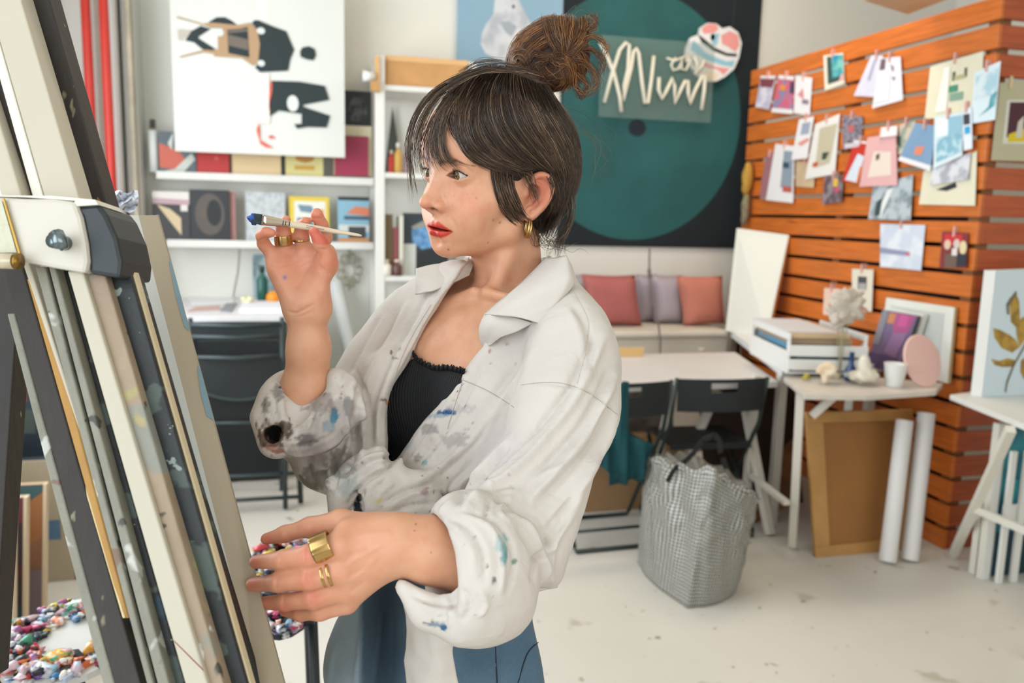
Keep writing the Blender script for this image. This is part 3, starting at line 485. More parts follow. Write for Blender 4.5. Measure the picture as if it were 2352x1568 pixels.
# ================================================================ bench, cushions, tables
zb = onY(1500, 746, 4.95)[2]
zb -= .010
bx0, bx1 = onY(1130, 745, 4.8)[0], onY(1668, 745, 4.8)[0]
t = thing('bench', 'high cream cloth covered bench below the teal disc', 'bench', (bx0, 4.75, 0))
cov = M('cfc7b8', .8, var=.08, vs=4, bump=.4, bs=7)
obj('seat', MB().box((bx0, 4.74, zb-.05), (bx1, YB-.03, zb)), cov, t, bevel=.02)
obj('cloth_cover', MB().box((bx0+.01, 4.76, .1), (bx1-.01, 4.79, zb-.051)), cov, t)
for x in (bx0+.06, bx1-.06):
    for y in (4.84, YB-.09): obj('leg', MB().box((x-.03, y-.03, 0), (x+.03, y+.03, zb-.051)), WHITE, t)
def cushion(label, quad, Y, mat, grp):
    P = [onY(x, y, Y) for x, y in quad]; n = 15; F_, Bk = [], []; th = .075
    for i in range(n):
        ra, rb = [], []
        for j in range(n):
            u, v = i/(n-1), j/(n-1); a = 2*u-1; b = 2*v-1
            pin = 0.06*(1-b*b)*a*(-1); pin2 = .06*(1-a*a)*b*(-1)
            uu, vv = u+pin*.5, v+pin2*.5
            p = (P[0]*(1-uu)+P[1]*uu)*(1-vv)+(P[3]*(1-uu)+P[2]*uu)*vv
            h = th*((1-a**4)*(1-b**4))**.55
            ra.append(p+np.array([0, -h, 0])); rb.append(p+np.array([0, h, 0]))
        F_.append(ra); Bk.append(rb)
    mb = MB(); mb.grid(F_); mb.grid([r[::-1] for r in Bk])
    t = thing('cushion', label, 'cushion', (P[2]+P[3])/2, group=grp); o = obj('cover', mb, mat, t, smooth=True); 
    bm = bmesh.new(); bm.from_mesh(o.data); bmesh.ops.remove_doubles(bm, verts=bm.verts, dist=.0005); bmesh.ops.recalc_face_normals(bm, faces=bm.faces); bm.to_mesh(o.data); bm.free()
    rim = [P[0], P[1], P[2], P[3]]; pts = []
    for i in range(4):
        for k in range(6):
            w_ = k/6; c = sum(P)/4; q_ = rim[i]*(1-w_)+rim[(i+1) % 4]*w_; pts.append(c+(q_-c)*(1-.06*4*w_*(1-w_)))
    obj('seam', MB().tube(pts, .004, 5, closed=True), mat, t, smooth=True)
def knit(c, d, st):
    m = M(c, .85, var=.15, vs=3, stretch=st, name='knit').copy(); nt = m.node_tree; N = nt.nodes; tc = N.new('ShaderNodeTexCoord'); wv = N.new('ShaderNodeTexWave'); wv.bands_direction = d; wv.inputs['Scale'].default_value = 32; wv.inputs['Distortion'].default_value = .6
    nt.links.new(tc.outputs['Object'], wv.inputs['Vector']); b = N.new('ShaderNodeBump'); b.inputs['Strength'].default_value = .7; b.inputs['Distance'].default_value = .01; nt.links.new(wv.outputs[0], b.inputs['Height']); nt.links.new(b.outputs[0], N['Principled BSDF'].inputs['Normal']); return m
lil = M('a99ea6', .85, var=.06, vs=6, bump=.1, bs=40)
cushion('greyish lilac cushion half hidden behind the shirt shoulder', [(1262,632),(1345,630),(1350,742),(1262,744)], 5.16, lil, 'lilac cushions on the bench')
cushion('lilac cushion just right of the rose cushion', [(1462,630),(1508,629),(1510,740),(1462,742)], 5.19, lil, 'lilac cushions on the bench')
cushion('lilac cushion left of the salmon cushion, behind the hanging cable', [(1494,630),(1566,632),(1568,742),(1503,742)], 5.08, lil, 'lilac cushions on the bench')
cushion('dusty rose ribbed cushion next to the shirt shoulder', [(1336,630),(1458,632),(1474,748),(1362,748)], 4.98, knit('c4706a', 'X', None), 'pink cushions on the bench')
cushion('salmon pink ribbed cushion at the right end of the bench', [(1554,634),(1658,634),(1664,742),(1572,748)], 4.96, knit('d98874', 'Z', None), 'pink cushions on the bench')
tag(obj('cable', MB().tube([onY(1492, 571, 4.84), onY(1491, 625, 4.8), onY(1497, 690, 4.77), onY(1512, 742, 4.72), onY(1517, 780, 4.70), onY(1516, 830, 4.70)], .006, 6).tube([onY(1491, 618, 4.8), onY(1492, 640, 4.8)], .012, 8), M('6c625c', .6)), 'thin cable hanging in front of the cushions with a black connector', 'cable')
# main white table
zt = .74; tm = M('d5d0cc', .5, var=.07, vs=3, spots=[('b0a8a4', .72, 6.)])
TF, TB = 3.47, 4.30; tx0, tx1 = onZ(1130, 890, zt)[0], onZ(1800, 880, zt)[0]
t = thing('work_table', 'large white work table in front of the cushions', 'table', (tx0, TF, 0))
obj('tabletop', MB().prism([(tx0, TF, zt), (tx1, TF, zt), (onZ(1700, 812, zt)[0], TB, zt), (tx0, TB, zt)], (0, 0, -.03)), tm, t, bevel=.003)
lg = M('cfc9bc', .5)
for (a, b) in (((1648, 895), (1608, 985)), ((1706, 900), (1768, 1226)), ((1545, 896), (1520, 1010))):
    A_ = onY(*a, 3.75 if a[0] != 1706 else 3.62); A_[2] = min(A_[2], zt-.031); B_ = onY(*b, 3.75) if b[1] < 1100 else onZ(*b, .012)
    if b[1] < 1100: B_ = A_+(B_-A_)*((A_[2]-.012)/(A_[2]-B_[2]))
    obj('leg', MB().bar(A_, B_, .035, .035), lg, t)
obj('leg', MB().bar((tx0+.1, TB-.1, zt-.031), (tx0+.05, TB-.05, .0), .035, .035), lg, t); obj('leg', MB().bar((tx0+.1, TF+.1, zt-.031), (tx0+.05, TF+.1, .0), .035, .035), lg, t)
q = rectY(1408, 797, 1478, 815, TB-.08); tag(obj('wooden_tray', MB().box((q[0], TB-.09, zt+.0005), (q[1], TB-.07, zt+.05)).box((q[0], TB-.07, zt+.0005), (q[1], TB+.0, zt+.012)), M('d2ad74', .6), bevel=.002), 'small light wooden tray at the back edge of the white work table', 'tray')
tag(obj('pebble', MB().lathe((*onZ(1612, 806, zt)[:2], zt), [(.01, 0), (.025, .004), (.022, .014), (.006, .02)], 12), M('b3a796', .8), smooth=True), 'small brown pebble on the white work table near the console', 'pebble')
# console along the slats
zc = .80; a = onZ(1664, 748, zc); b = onZ(1796, 846, zc)
t = thing('console', 'white low console along the slats carrying the crate', 'console', (b[0], b[1], 0)); XC = XS-.012
obj('top', MB().prism([b, (XC, b[1]+.05, zc), (XC, a[1]+.05, zc), a], (0, 0, -.04)), M('e4e4e2', .45), t, bevel=.003)
for (x, y) in ((b[0]+.05, b[1]+.07), (XC-.05, b[1]+.12), (XC-.05, a[1]-.02), (a[0]+.08, a[1]-.02)): obj('leg', MB().box((x-.02, y-.02, 0), (x+.02, y+.02, zc-.041)), lg, t)
# big blank canvas leaning
q = [onY(1702, 524, 4.86), onY(1822, 540, 4.52), onY(1772, 768, 4.40), onY(1676, 768, 4.74)]
q[2][2] = q[3][2] = zc+.001
for p in q: p[0] -= .03
t = thing('blank_canvas', 'tall blank white canvas standing on the console against the slats', 'canvas', (q[2]+q[3])/2); nv = np.cross(q[1]-q[0], q[3]-q[0]); nv /= -np.linalg.norm(nv); nv = nv if nv[1] > 0 else -nv
obj('canvas', MB().prism(q, nv*.004), M('dddcd2', .8), t); obj('stretcher', MB().prism([x+nv*.005 for x in q], nv*.022), M('c98f52', .6), t)
# crate
def stand(px, py, z): return onZ(px, py, z)
c0 = onZ(1722, 812, zc); c1 = onZ(1806, 858, zc); dl = (c1-c0); dl /= np.linalg.norm(dl); dr = np.array([-dl[1], dl[0], 0]); dr = dr if dr[0] > 0 else -dr
t = thing('crate', 'white slatted wooden crate full of books and boards on the console', 'crate', c0); wm = M('e2e2de', .5); L1 = np.linalg.norm(c1-c0); L2 = .37; up = np.array([0, 0, 1.]); hC = onY(1716, 740, c0[1])[2]-zc
def cb(name, o_, s0, s1, r0, r1, h0, h1): 
    P = [c0+dl*s+dr*r for s, r in ((s0, r0), (s1, r0), (s1, r1), (s0, r1))]; obj(name, MB().prism([p+up*h0 for p in P], up*(h1-h0)), wm, o_, bevel=.002)
for r in (0, L2-.012):
    cb('end_panel', t, 0, L1, r, r+.012, .001, hC*.62); cb('end_panel', t, 0, .022, r, r+.012, hC*.62+.0004, hC*.93); cb('end_panel', t, L1-.022, L1, r, r+.012, hC*.62+.0004, hC*.93); cb('handle', t, 0, L1, r, r+.012, hC*.93+.0005, hC*1.12)
for h in (.02, .085):
    for s in (-.0125, L1+.0005): cb('side_slat', t, s, s+.012, 0, L2, h, h+.05)
cb('bottom', t, 0, L1, .0125, L2-.0125, .001, .010)
def cstack(name, label, cat, s0, s1, r0, r1, h0, h1, m):
    P = [c0+dl*s+dr*r for s, r in ((s0, r0), (s1, r0), (s1, r1), (s0, r1))]; return tag(obj(name, MB().prism([p+up*h0 for p in P], up*(h1-h0)), m, bevel=.002), label, cat)
cstack('book', 'grey-brown sketchbook lying lowest in the white crate', 'book', .02, L1-.02, .04, .31, .011, .05, M('8f8474', .7))
cstack('book', 'dark teal book in the middle of the crate stack', 'book', .015, L1-.015, .05, .31, .0505, .10, M('41606c', .6))
cstack('book', 'slate blue book above the teal one in the crate', 'book', .02, L1-.01, .03, .30, .1005, .135, M('5f93ae', .6, col2='7c8894', vs=6))
cstack('book', 'thick tan book propped in the crate under the boards', 'book', .012, L1-.03, .02, .31, .1355, .165, M('a58b6c', .6))
cstack('board', 'wide beige board lying on top of the crate stack', 'board', .012, L1-.012, .015, .29, .166, .185, M('c9b08a', .6, var=.2, vs=7))
cstack('board', 'pale sheet of card on top of the beige board', 'card', .0, L1-.06, .0, .25, .1855, .192, M('cfd0d4', .6))
# small side table with still life
zs_ = .785; pts = [(1800, 866), (1850, 906), (1990, 908), (2150, 897), (2166, 880), (1845, 848)]
P = [onZ(x, y, zs_) for x, y in pts]; P = [np.array([min(p[0], XS-.02), min(p[1], b[1]-.005), p[2]]) for p in P]
t = thing('side_table', 'small white trestle table with shells, bottles and pictures', 'table', (P[1][0], P[1][1], 0)); sm = M('cfc6ba', .55, var=.15, vs=8)
obj('tabletop', MB().prism(P, (0, 0, -.022)), sm, t, bevel=.002)
A_ = onZ(1848, 905, zs_-.023); A_[1] += .03; obj('leg', MB().bar(A_, onZ(1826, 1258, .01)+np.array([0, .02, 0]), .034, .034), lg, t)
A2 = onZ(2062, 905, zs_-.023); A2[1] = 3.36; obj('leg', MB().bar(A2, (A2[0]+.01, A2[1]+.01, 0.0), .034, .034), lg, t)
A3 = onZ(1985, 905, zs_-.023); A3[1] += .14; obj('brace', MB().bar(A3, A3+np.array([-.12, .05, -.14]), .03, .03), lg, t); 
A4 = np.array([A_[0]+.02, A_[1]+.40, zs_-.023]); obj('leg', MB().bar(A4, (A4[0], A4[1]+.02, 0), .034, .034), lg, t); obj('brace', MB().bar((A_[0]-.006, A_[1]+.03, .25), (A4[0]-.004, A4[1]-.02, .27), .03, .02), lg, t)
ZT = zs_+.0005
def up_pic(name, label, cat, rect_quad, py_base, mat, sh=(), lean=.06, th=.018, edge=None, zz=ZT, xc=None):
    Y = onZ((rect_quad[2][0]+rect_quad[3][0])/2, py_base, zz)[1]
    q = [onY(*rect_quad[0], Y+lean), onY(*rect_quad[1], Y+lean), onY(*rect_quad[2], Y), onY(*rect_quad[3], Y)]
    q[2][2] = q[3][2] = zz
    for p in q: p[0] = min(p[0], XS-.012)
    t = thing(name, label, cat, (q[2]+q[3])/2); mb = MB(); picture(mb, q, (0, .003, 0), mat, sh); obj('face', mb, None, t)
    if th: obj('frame', MB().prism([p+np.array([0, .0033, 0]) for p in q], (0, th, 0)), edge or M('d8d6cc', .6), t)
    return t
def slat_pic(name, label, cat, quad, X, mat, sh, th, edge, lean=.03):
    q = [onX(*quad[0], X), onX(*quad[1], X), onX(*quad[2], X-lean), onX(*quad[3], X-lean)]; q[2][2] = q[3][2] = ZT
    t = thing(name, label, cat, (q[2]+q[3])/2); mb = MB(); picture(mb, q, (.003, 0, 0), mat, sh); obj('face', mb, None, t)
    obj('frame', MB().prism([p+np.array([.0033, 0, 0]) for p in q], (th, 0, 0)), edge, t)
    obj('edge_strip', MB().prism([q[1]+np.array([0, -.0008, 0]), q[1]+np.array([.003+th, -.0008, 0]), q[2]+np.array([.003+th, -.0008, 0]), q[2]+np.array([0, -.0008, 0])], (0, -.003, 0)), edge, t); return t
slat_pic('framed_print', 'white framed print leaning on the slats behind the purple painting', 'picture', [(2036,683),(2192,706),(2176,880),(2010,862)], XS-.025, M('e0e1da', .7), [(M('c6cbc6', .7), U(.1,.1,.88,.95))], .012, M('c8b48c', .6), .012)
slat_pic('small_canvas', 'white edged canvas standing beside the purple painting', 'canvas', [(2040,706),(2122,722),(2078,880),(2010,866)], XS-.060, M('e2e2dc', .7), [], .02, M('dcdcd4', .6), .015)
slat_pic('abstract_painting', 'purple and magenta abstract painting standing on the small table', 'painting', [(2028,712),(2108,726),(2058,880),(1988,866)], XS-.090, M('7c6a8c', .7), [(M('b05c8c',.7), [(.3,0),(.95,0),(.9,.3),(.5,.35)]), (M('c98a5c',.7), U(.22,.02,.42,.2)), (M('d0609c',.7), U(.55,.02,.8,.22)), (M('9c7aa4',.7), [(.5,.35),(.9,.3),(.8,.75),(.4,.7)]), (M('5c4a74',.7), U(.0,.75,.9,1)), (M('8a8a94',.7), U(0,.0,.2,.6))], .012, M('3a3c44', .6), .02)
p = onZ(2135, 889, ZT); o = MB(); cx, cz_ = onY(2135, 832, p[1])[0], onY(2135, 832, p[1])[2]; rx = (onY(2176, 832, p[1])[0]-onY(2093, 832, p[1])[0])/2; rz = cz_-ZT
tl_ = .3
ov = [(cx+rx*math.cos(a), p[1]+.04*(math.sin(a)+1)/1, cz_+rz*math.sin(a)) for a in np.linspace(0, 2*math.pi, 33)[:-1]]
tag(obj('oval_plaque', MB().prism(ov, (0, .012, 0)), M('e2b9ae', .6), bevel=.003), 'smooth pale pink oval plaque leaning at the right end of the small table', 'plaque')
# white cup
def lathe_thing(name, label, cat, px, pyb, prof, mat, n=20, zz=ZT, seg=None, parts=None, dy=0):
    p = onZ(px, pyb, zz); t = thing(name, label, cat, (p[0], p[1]+dy, zz)); obj(parts or 'body', MB().lathe((p[0], p[1]+dy, zz), prof, n), mat, t, smooth=True); return t, np.array([p[0], p[1]+dy, zz])
lathe_thing('cup', 'plain white paper cup in front of the purple painting', 'cup', 2053, 886, [(.035, 0), (.037, .003), (.049, .1), (.0505, .102), (.047, .1), (.035, .006)], M('e2e2de', .6))
gl = M('cfd0c8', .25, var=.1)
t, p = lathe_thing('bottle', 'milky glass bottle behind the white rock', 'bottle', 1978, 866, [(.03, 0), (.036, .006), (.037, .07), (.03, .095), (.016, .115), (.014, .14), (.017, .145)], gl); obj('stopper', MB().lathe(p+np.array([0, 0, .1455]), [(.012, 0), (.013, .012)], 12), M('b9ada0', .6), t)
t, p = lathe_thing('vase', 'slim white vase left of the cobalt blue bottle', 'vase', 1932, 862, [(.016, 0), (.024, .01), (.028, .04), (.02, .075), (.012, .1), (.013, .15)], M('dcdcd0', .4))
t, p = lathe_thing('blue_bottle', 'cobalt blue bottle between the slim vase and the milky bottle', 'bottle', 1952, 874, [(.022, 0), (.026, .006), (.026, .05), (.012, .075), (.010, .13), (.012, .132)], M('21406f', .2)); obj('label', MB().lathe(p+np.array([0, 0, .02]), [(.0263, 0), (.0263, .02)], 20), M('b8c4d4', .6), t)
# shells and stones
def spiky(c, r, n, seed, mat):
    rs = np.random.RandomState(seed); mb = MB(); bm = bmesh.new(); bmesh.ops.create_icosphere(bm, subdivisions=3, radius=1)
    dirs = [np.array(d)/np.linalg.norm(d) for d in rs.normal(size=(n, 3))]
    for v in bm.verts:
        d = np.array(v.co); s = 1+sum(.55*max(0, (np.dot(d, e)-.86)/.14)**1.5 for e in dirs); s *= 1+.12*math.sin(6*d[0]+3*d[2]); v.co = Vector((d*s*np.array([r, r*.8, r*.75])+c).tolist())
    mb.add([tuple(v.co) for v in bm.verts], [tuple(v.index for v in f.verts) for f in bm.faces]); bm.free(); z = min(v[2] for v in mb.v); mb.v = [(a, b, c_-z+ZT) for a, b, c_ in mb.v]; return mb
p = onZ(1898, 880, ZT); tag(obj('conch_shell', spiky(p, .042, 14, 3, None), M('dcc4a4', .6, col2='e6d8c0', vs=20), smooth=True), 'spiky cream conch shell at the front left of the small table', 'shell')
p = onZ(1986, 884, ZT); tag(obj('coral_rock', spiky(p, .044, 22, 5, None), M('d9d2c0', .7), smooth=True), 'white knobbly coral rock in front of the milky bottle', 'coral')
mb = MB(); p = onZ(1893, 862, ZT); rs = np.random.RandomState(4)
for i in range(22):
    d = rs.normal(size=3); d /= np.linalg.norm(d); mb.tube([p+np.array([0, 0, .045]), p+np.array([0, 0, .045])+d*.034], [.004, .011], 6)
mb.tube([p, p+np.array([0, 0, .04])], .005, 6); tag(obj('dried_flower', mb, M('6c4a48', .8, col2='a07a48', vs=40)), 'dark brown dried flower head behind the conch shell', 'flower')
p = onZ(1852, 874, ZT); mb = MB().tube([p+np.array([-.02, 0, .008]), p+np.array([.0, 0, .022]), p+np.array([.025, .01, .01])], [.006, .014, .006], 8); tag(obj('lichen_piece', mb, M('a89a3c', .8), smooth=True), 'small yellow lichen piece at the left corner of the small table', 'lichen')
# pampas bouquet and its tall cards
Yv = onZ(1952, 874, ZT)[1]+.02; pc = np.array(onY(1950, 705, Yv))
t = thing('dried_bouquet', 'fluffy cream and peach dried bouquet above the bottles', 'bouquet', (pc[0], pc[1], ZT)); rs = np.random.RandomState(8)
for i, (dx, dz, r) in enumerate(((0, 0, .048), (-.038, -.03, .038), (.036, -.02, .036), (-.02, .042, .036), (.024, .045, .034), (0, -.055, .036), (-.048, .02, .028))):
    mb = spiky(np.array([0, 0, 0]), r*.8, 40, 20+i, None); zm = np.mean([v[2] for v in mb.v]); mb.v = [(x+pc[0]+dx, y*.7+pc[1]+.01*(i % 3), z-zm+pc[2]+dz) for x, y, z in mb.v]
    obj('plume' if i % 3 else 'blossom', mb, M('d3c8ba', .95, var=.12, vs=60, bump=.6, bs=160) if i != 2 else M('dcae98', .95, bump=.6, bs=160), t, smooth=True)
vz = MB()
for i in range(9): vz.tube([np.array([pc[0]-.01, pc[1]+.01, ZT])+rs.normal(size=3)*.0, pc+np.array([0, .03, -.04])+rs.normal(size=3)*np.array([.02, .01, .01])], .0014, 4)
obj('stems', vz, M('9c9474', .8), t)
q = [onX(1957, 617, XS-.03), onX(2006, 620, XS-.03), onX(2003, 705, XS-.03), onX(1956, 700, XS-.03)]
pinned('card', 'narrow ivory card with a small black and white photo behind the bouquet', [(1957,617),(2006,619),(2002,716),(1956,708)], M('dcd6c4', .7), [(M('4a4a4a',.7), U(.3,.18,.72,.5)), (M('a5a5a0',.7), U(.35,.34,.7,.5))], z=0, off=.02, cat='card')
pinned('card', 'pale peach card with a red mark left of the bouquet', [(1893,661),(1930,663),(1926,728),(1890,722)], M('e2c4b0', .7), [(M('d08478',.7), [(.3,.6),(.8,.5),(.6,.85)])], z=0, off=.02, cat='card')
# ================================================================ under the tables
# hardboard backed frame
Yb_ = onZ(1875, 1281, 0)[1]; 
q = [onY(1852, 947, Yb_+.16), onY(2098, 941, Yb_+.16), onZ(2112, 1272, 0), onZ(1874, 1281, 0)]; q[2][1] = q[3][1] = Yb_
t = thing('framed_board', 'large wooden framed hardboard leaning under the small table, back side out', 'frame', (q[2]+q[3])/2)
fm = M('b98a4c', .55, var=.25, vs=6, stretch=(1, 1, 1)); hb = M('9c6a34', .7, var=.12, vs=5, bump=.03)
def bil(q, u, v): return (q[0]*(1-u)+q[1]*u)*(1-v)+(q[3]*(1-u)+q[2]*u)*v
off = np.array([0, .02, 0])
obj('hardboard', MB().prism([bil(q, .04, .03)+off, bil(q, .96, .03)+off, bil(q, .96, .97)+off, bil(q, .04, .97)+off], (0, .006, 0)), hb, t)
for (a, b, c, d) in ((0, 0, 1, .075), (0, .925, 1, 1), (0, .0755, .15, .9245), (.85, .0755, 1, .9245)):
    obj('frame_bar', MB().prism([bil(q, a, b), bil(q, c, b), bil(q, c, d), bil(q, a, d)], (0, .0195, 0)), fm, t, bevel=.002)
rm = M('dcd9d6', .5, var=.06, vs=5)
for (a, b, r, lab) in (((2018, 1276), (2078, 965), .037, 'white paper roll leaning on the hardboard frame'), ((2068, 1272), (2128, 948), .038, 'white paper roll nearer the slats, right of the other roll')):
    A_ = onZ(*a, .006); A_[1] -= .06; B_ = onY(*b, A_[1]+.115); B_[0] = min(B_[0], XS-.06)
    t = thing('paper_roll', lab, 'roll', A_, group='paper rolls beside the framed board'); obj('roll', MB().tube([A_, B_], r, 24), rm, t, smooth=False); d = (B_-A_)/np.linalg.norm(B_-A_); obj('core', MB().tube([B_-d*.02, B_+d*.0015], r*.6, 20), M('8f867c', .8), t)
    for pl in t.children[0].data.polygons: pl.use_smooth = len(pl.vertices) == 4
# brown boards behind
bm_ = M('6c4a30', .75, col2='8f6238', vs=5)
q = [onY(1800, 985, 3.66), onY(1846, 965, 3.66), onZ(1838, 1232, 0), onZ(1788, 1236, 0)]; 
q = [onY(1775, 1010, 3.75), onY(1790, 992, 3.78), onY(1844, 1060, 3.6), onY(1830, 1175, 3.5), onZ(1790, 1238, 0), onY(1765, 1160, 3.5)]; q = [np.array([p[0], 3.56+.2*p[2], p[2]]) for p in q]
tag(obj('brown_board', MB().prism(q, (0, .012, 0)), bm_), 'rough brown board leaning in the dark behind the table leg', 'board')
q = [(2.05, 3.95, .62), (2.62, 3.95, .62), (2.62, 3.78, .001), (2.05, 3.78, .001)]; tag(obj('dark_board', MB().prism(q, (0, .012, 0)), M('3a2b22', .8, var=.3, vs=4)), 'dark brown board standing under the console', 'board')
q = [(1.70, 4.28, .60), (2.05, 4.28, .60), (2.05, 4.16, .001), (1.70, 4.16, .001)]; tag(obj('cardboard_sheet', MB().prism(q, (0, .012, 0)), M('8f8474', .8, col2='5c564c', vs=5)), 'grey stained cardboard sheet under the white work table', 'cardboard')
mb = MB(); x0, x1 = onY(1440, 960, 3.95)[0], onY(1560, 960, 3.95)[0]
t = thing('cardboard_box', 'open brown cardboard box under the work table beside the chair', 'box', (x0, 3.9, .0)); 
obj('body', MB().box((x0-.25, 3.85, 0.), (x1, 4.12, .34)), M('a8845c', .8, var=.1), t); obj('flap', MB().prism([(x0-.25, 3.85, .3405), (x1, 3.85, .3405), (x1+.02, 3.80, .42), (x0-.25, 3.80, .42)], (0, .004, 0)), M('c09c70', .8), t)
# ---------------------------------------------------------------- folding chairs
ch = M('0f1719', .6, var=.2, vs=9); che = M('26312f', .5)
def folding_chair(label, loc, rz):
    t = thing('folding_chair', label, 'chair', loc, rz, 'black folding chairs at the white work table'); w = .215
    def P(mb, name, m=ch, **k): return obj(name, mb, m, t, local=True, **k)
    n = 12; g0, g1 = [], []
    for i in range(n+1):
        a = -1+2*i/n; y = -.005-.03*(1-a*a); g0.append((a*w, y, 0)); 
    mb = MB()      # backrest with slot
    def pan(x0, x1, z0, z1):
        for i in range(6):
            a = x0+(x1-x0)*i/6; b = x0+(x1-x0)*(i+1)/6; f = lambda x: -.215-.03*(1-(x/w)**2)
            mb.prism([(a, f(a), z0), (b, f(b), z0), (b, f(b), z1), (a, f(a), z1)], (0, .006, 0))
    pan(-w, w, .625, .715); pan(-w, w, .76, .778); pan(-w, -.065, .715, .76); pan(.065, w, .715, .76)
    P(mb, 'backrest')
    P(MB().box((-w+.01, -.14, .435), (w-.01, .2, .447)).box((-w+.01, -.14, .42), (w-.01, -.13, .4345)).box((-w+.01, .19, .42), (w-.01, .2, .4345)), 'seat', bevel=.004)
    for s in (-1, 1):
        P(MB().tube([(s*(w+.008), -.215, .78), (s*(w+.008), -.16, .55), (s*(w+.008), .17, .03)], .010, 8), 'front_leg', che, smooth=True)
        P(MB().tube([(s*(w-.006), .15, .425), (s*(w-.006), -.20, .03)], .010, 8), 'rear_leg', che, smooth=True)
    P(MB().tube([(-w-.008, .17, .03), (-w-.005, .185, .011), (w+.005, .185, .011), (w+.008, .17, .03)], .010, 8), 'foot_bar', che, smooth=True)
    P(MB().tube([(-w+.006, -.20, .03), (-w+.01, -.215, .011), (w-.01, -.215, .011), (w-.006, -.20, .03)], .010, 8), 'foot_bar', che, smooth=True)
    P(MB().tube([(-w+.006, -.155, .08), (w-.006, -.155, .08)], .008, 8), 'stretcher', che, smooth=True); return t
p = onZ(1670, 870, .778); folding_chair('black folding chair behind the woven bag, its slotted back to the camera', (p[0], p[1]+.23, 0), -.06)
p = onZ(1437, 880, .778); folding_chair('black folding chair with a teal cloth hung on it', (p[0], p[1]+.23, 0), .04)
# teal cloth
pc_ = onZ(1437, 880, .778); yc_ = pc_[1]-.055
pl = zs([(330,95),(445,100),(455,430),(595,485),(560,600),(500,722),(460,700),(420,722),(320,745),(318,660),(245,605),(300,520),(320,300)], 2.703, 1280, 840)
mb = MB(); bm = bmesh.new(); f = bm.faces.new([bm.verts.new(onY(x, y, yc_)) for x, y in pl]); bmesh.ops.triangulate(bm, faces=[f]); bmesh.ops.subdivide_edges(bm, edges=bm.edges[:], cuts=5, use_grid_fill=True)
for v in bm.verts: v.co.y += .02*math.sin(v.co.x*70+v.co.z*8)+.01*math.sin(v.co.x*150)-.012
r = bmesh.ops.extrude_face_region(bm, geom=bm.faces[:])
for v in [g for g in r['geom'] if isinstance(g, bmesh.types.BMVert)]: v.co.y += .008
bm.verts.index_update(); mb.add([v.co for v in bm.verts], [tuple(v.index for v in f.verts) for f in bm.faces]); bm.free()
tag(obj('teal_cloth', mb, M('0c4a50', .85, var=.3, vs=6), smooth=True), 'dark teal cloth hanging over the left folding chair', 'cloth')
# ---------------------------------------------------------------- woven bag
bagm = bpy.data.materials.new('woven_bag'); bagm.use_nodes = True; nt = bagm.node_tree; N = nt.nodes; L = nt.links; bs_ = N['Principled BSDF']; bs_.inputs['Roughness'].default_value = .45
uvn = N.new('ShaderNodeUVMap'); ck = N.new('ShaderNodeTexBrick'); ck.offset = 0; ck.inputs['Scale'].default_value = 1; ck.inputs['Mortar Size'].default_value = .022; ck.inputs['Brick Width'].default_value = .1; ck.inputs['Row Height'].default_value = .1
mp = N.new('ShaderNodeMapping'); mp.inputs['Scale'].default_value = (1, 1, 1); L.new(uvn.outputs[0], mp.inputs[0]); L.new(mp.outputs[0], ck.inputs[0])
ck.inputs[1].default_value = (*lin('c9c8bf'), 1); ck.inputs[2].default_value = (*lin('bdbcb2'), 1); ck.inputs[3].default_value = (*lin('57534d'), 1); L.new(ck.outputs[0], bs_.inputs['Base Color'])
b0, b1, b2 = onZ(1462, 1290, 0), onZ(1578, 1398, 0), onZ(1690, 1362, 0); b3 = b0+(b2-b1)*.8
base = [b0, b1, b2, b3]; ct = sum(base)/4; hB = .56; NU, NV = 96, 34; G = []; UV = []
def ringpt(t, v):
    k = int(t*4) % 4; f = t*4-int(t*4); p = base[k]*(1-f)+base[(k+1) % 4]*f
    top = [onY(1506, 1050, b0[1]+.05), onY(1640, 1066, b1[1]+.10), onY(1722, 1142, b2[1]+.10), onY(1600, 1050, b3[1]-.10)]
    q = top[k]*(1-f)+top[(k+1) % 4]*f; q = q.copy()
    p2 = p*(1-v)+q*v; c = ct*(1-v)+(sum(top)/4)*v
    bulge = 1+.04*math.sin(math.pi*min(v*1.15, 1))*(1 if v < .9 else .6); r = p2-c
    r[2] *= .5; rnd = .035*(math.sin(f*math.pi))
    fold = (.020*abs(math.sin(f*6.3+v*3+k*2))+.016*abs(math.sin(f*9-v*7+k))*v+.014*abs(math.sin(v*13+f*6+k*1.7))*v+.006*math.sin(f*25+v*9)+.006*abs(math.sin(f*15-v*21+k)))*min(1,.15+1.2*v)-.006
    rr_ = np.array([r[0], r[1], 0]); n_ = rr_/(np.linalg.norm(rr_)+1e-6)
    out = c+np.array([r[0], r[1], 0])*bulge+n_*(fold+rnd)+np.array([0, 0, p2[2]-c[2]]); out[2] = p2[2]+(.012*math.sin(f*23+k*3) if v > .95 else 0)
    if v == 0: out[2] = .002
    return out
for i in range(NU):
    G.append([ringpt(i/NU, j/(NV-1)) for j in range(NV)])
mb = MB(); mb.grid(G, closeu=True); nb = len(mb.v)
mb.v.append(tuple(ct+np.array([0, 0, .002]))); mb.f += [(((i+1) % NU)*NV, i*NV, nb) for i in range(NU)]; mb.m += [0]*NU
tp = sum(np.array(G[i][-1]) for i in range(NU))/NU; mb.v.append(tuple(tp-np.array([0, 0, .05]))); mb.f += [(i*NV+NV-1, ((i+1) % NU)*NV+NV-1, nb+1) for i in range(NU)]; mb.m += [0]*NU
t = thing('shopping_bag', 'large silver-grey checked woven bag standing on the floor before the chair', 'bag', ct)
o = obj('body', mb, bagm, t, smooth=True); uvl = o.data.uv_layers.new(name='UVMap')
per = sum(np.linalg.norm(base[(k+1) % 4]-base[k]) for k in range(4))
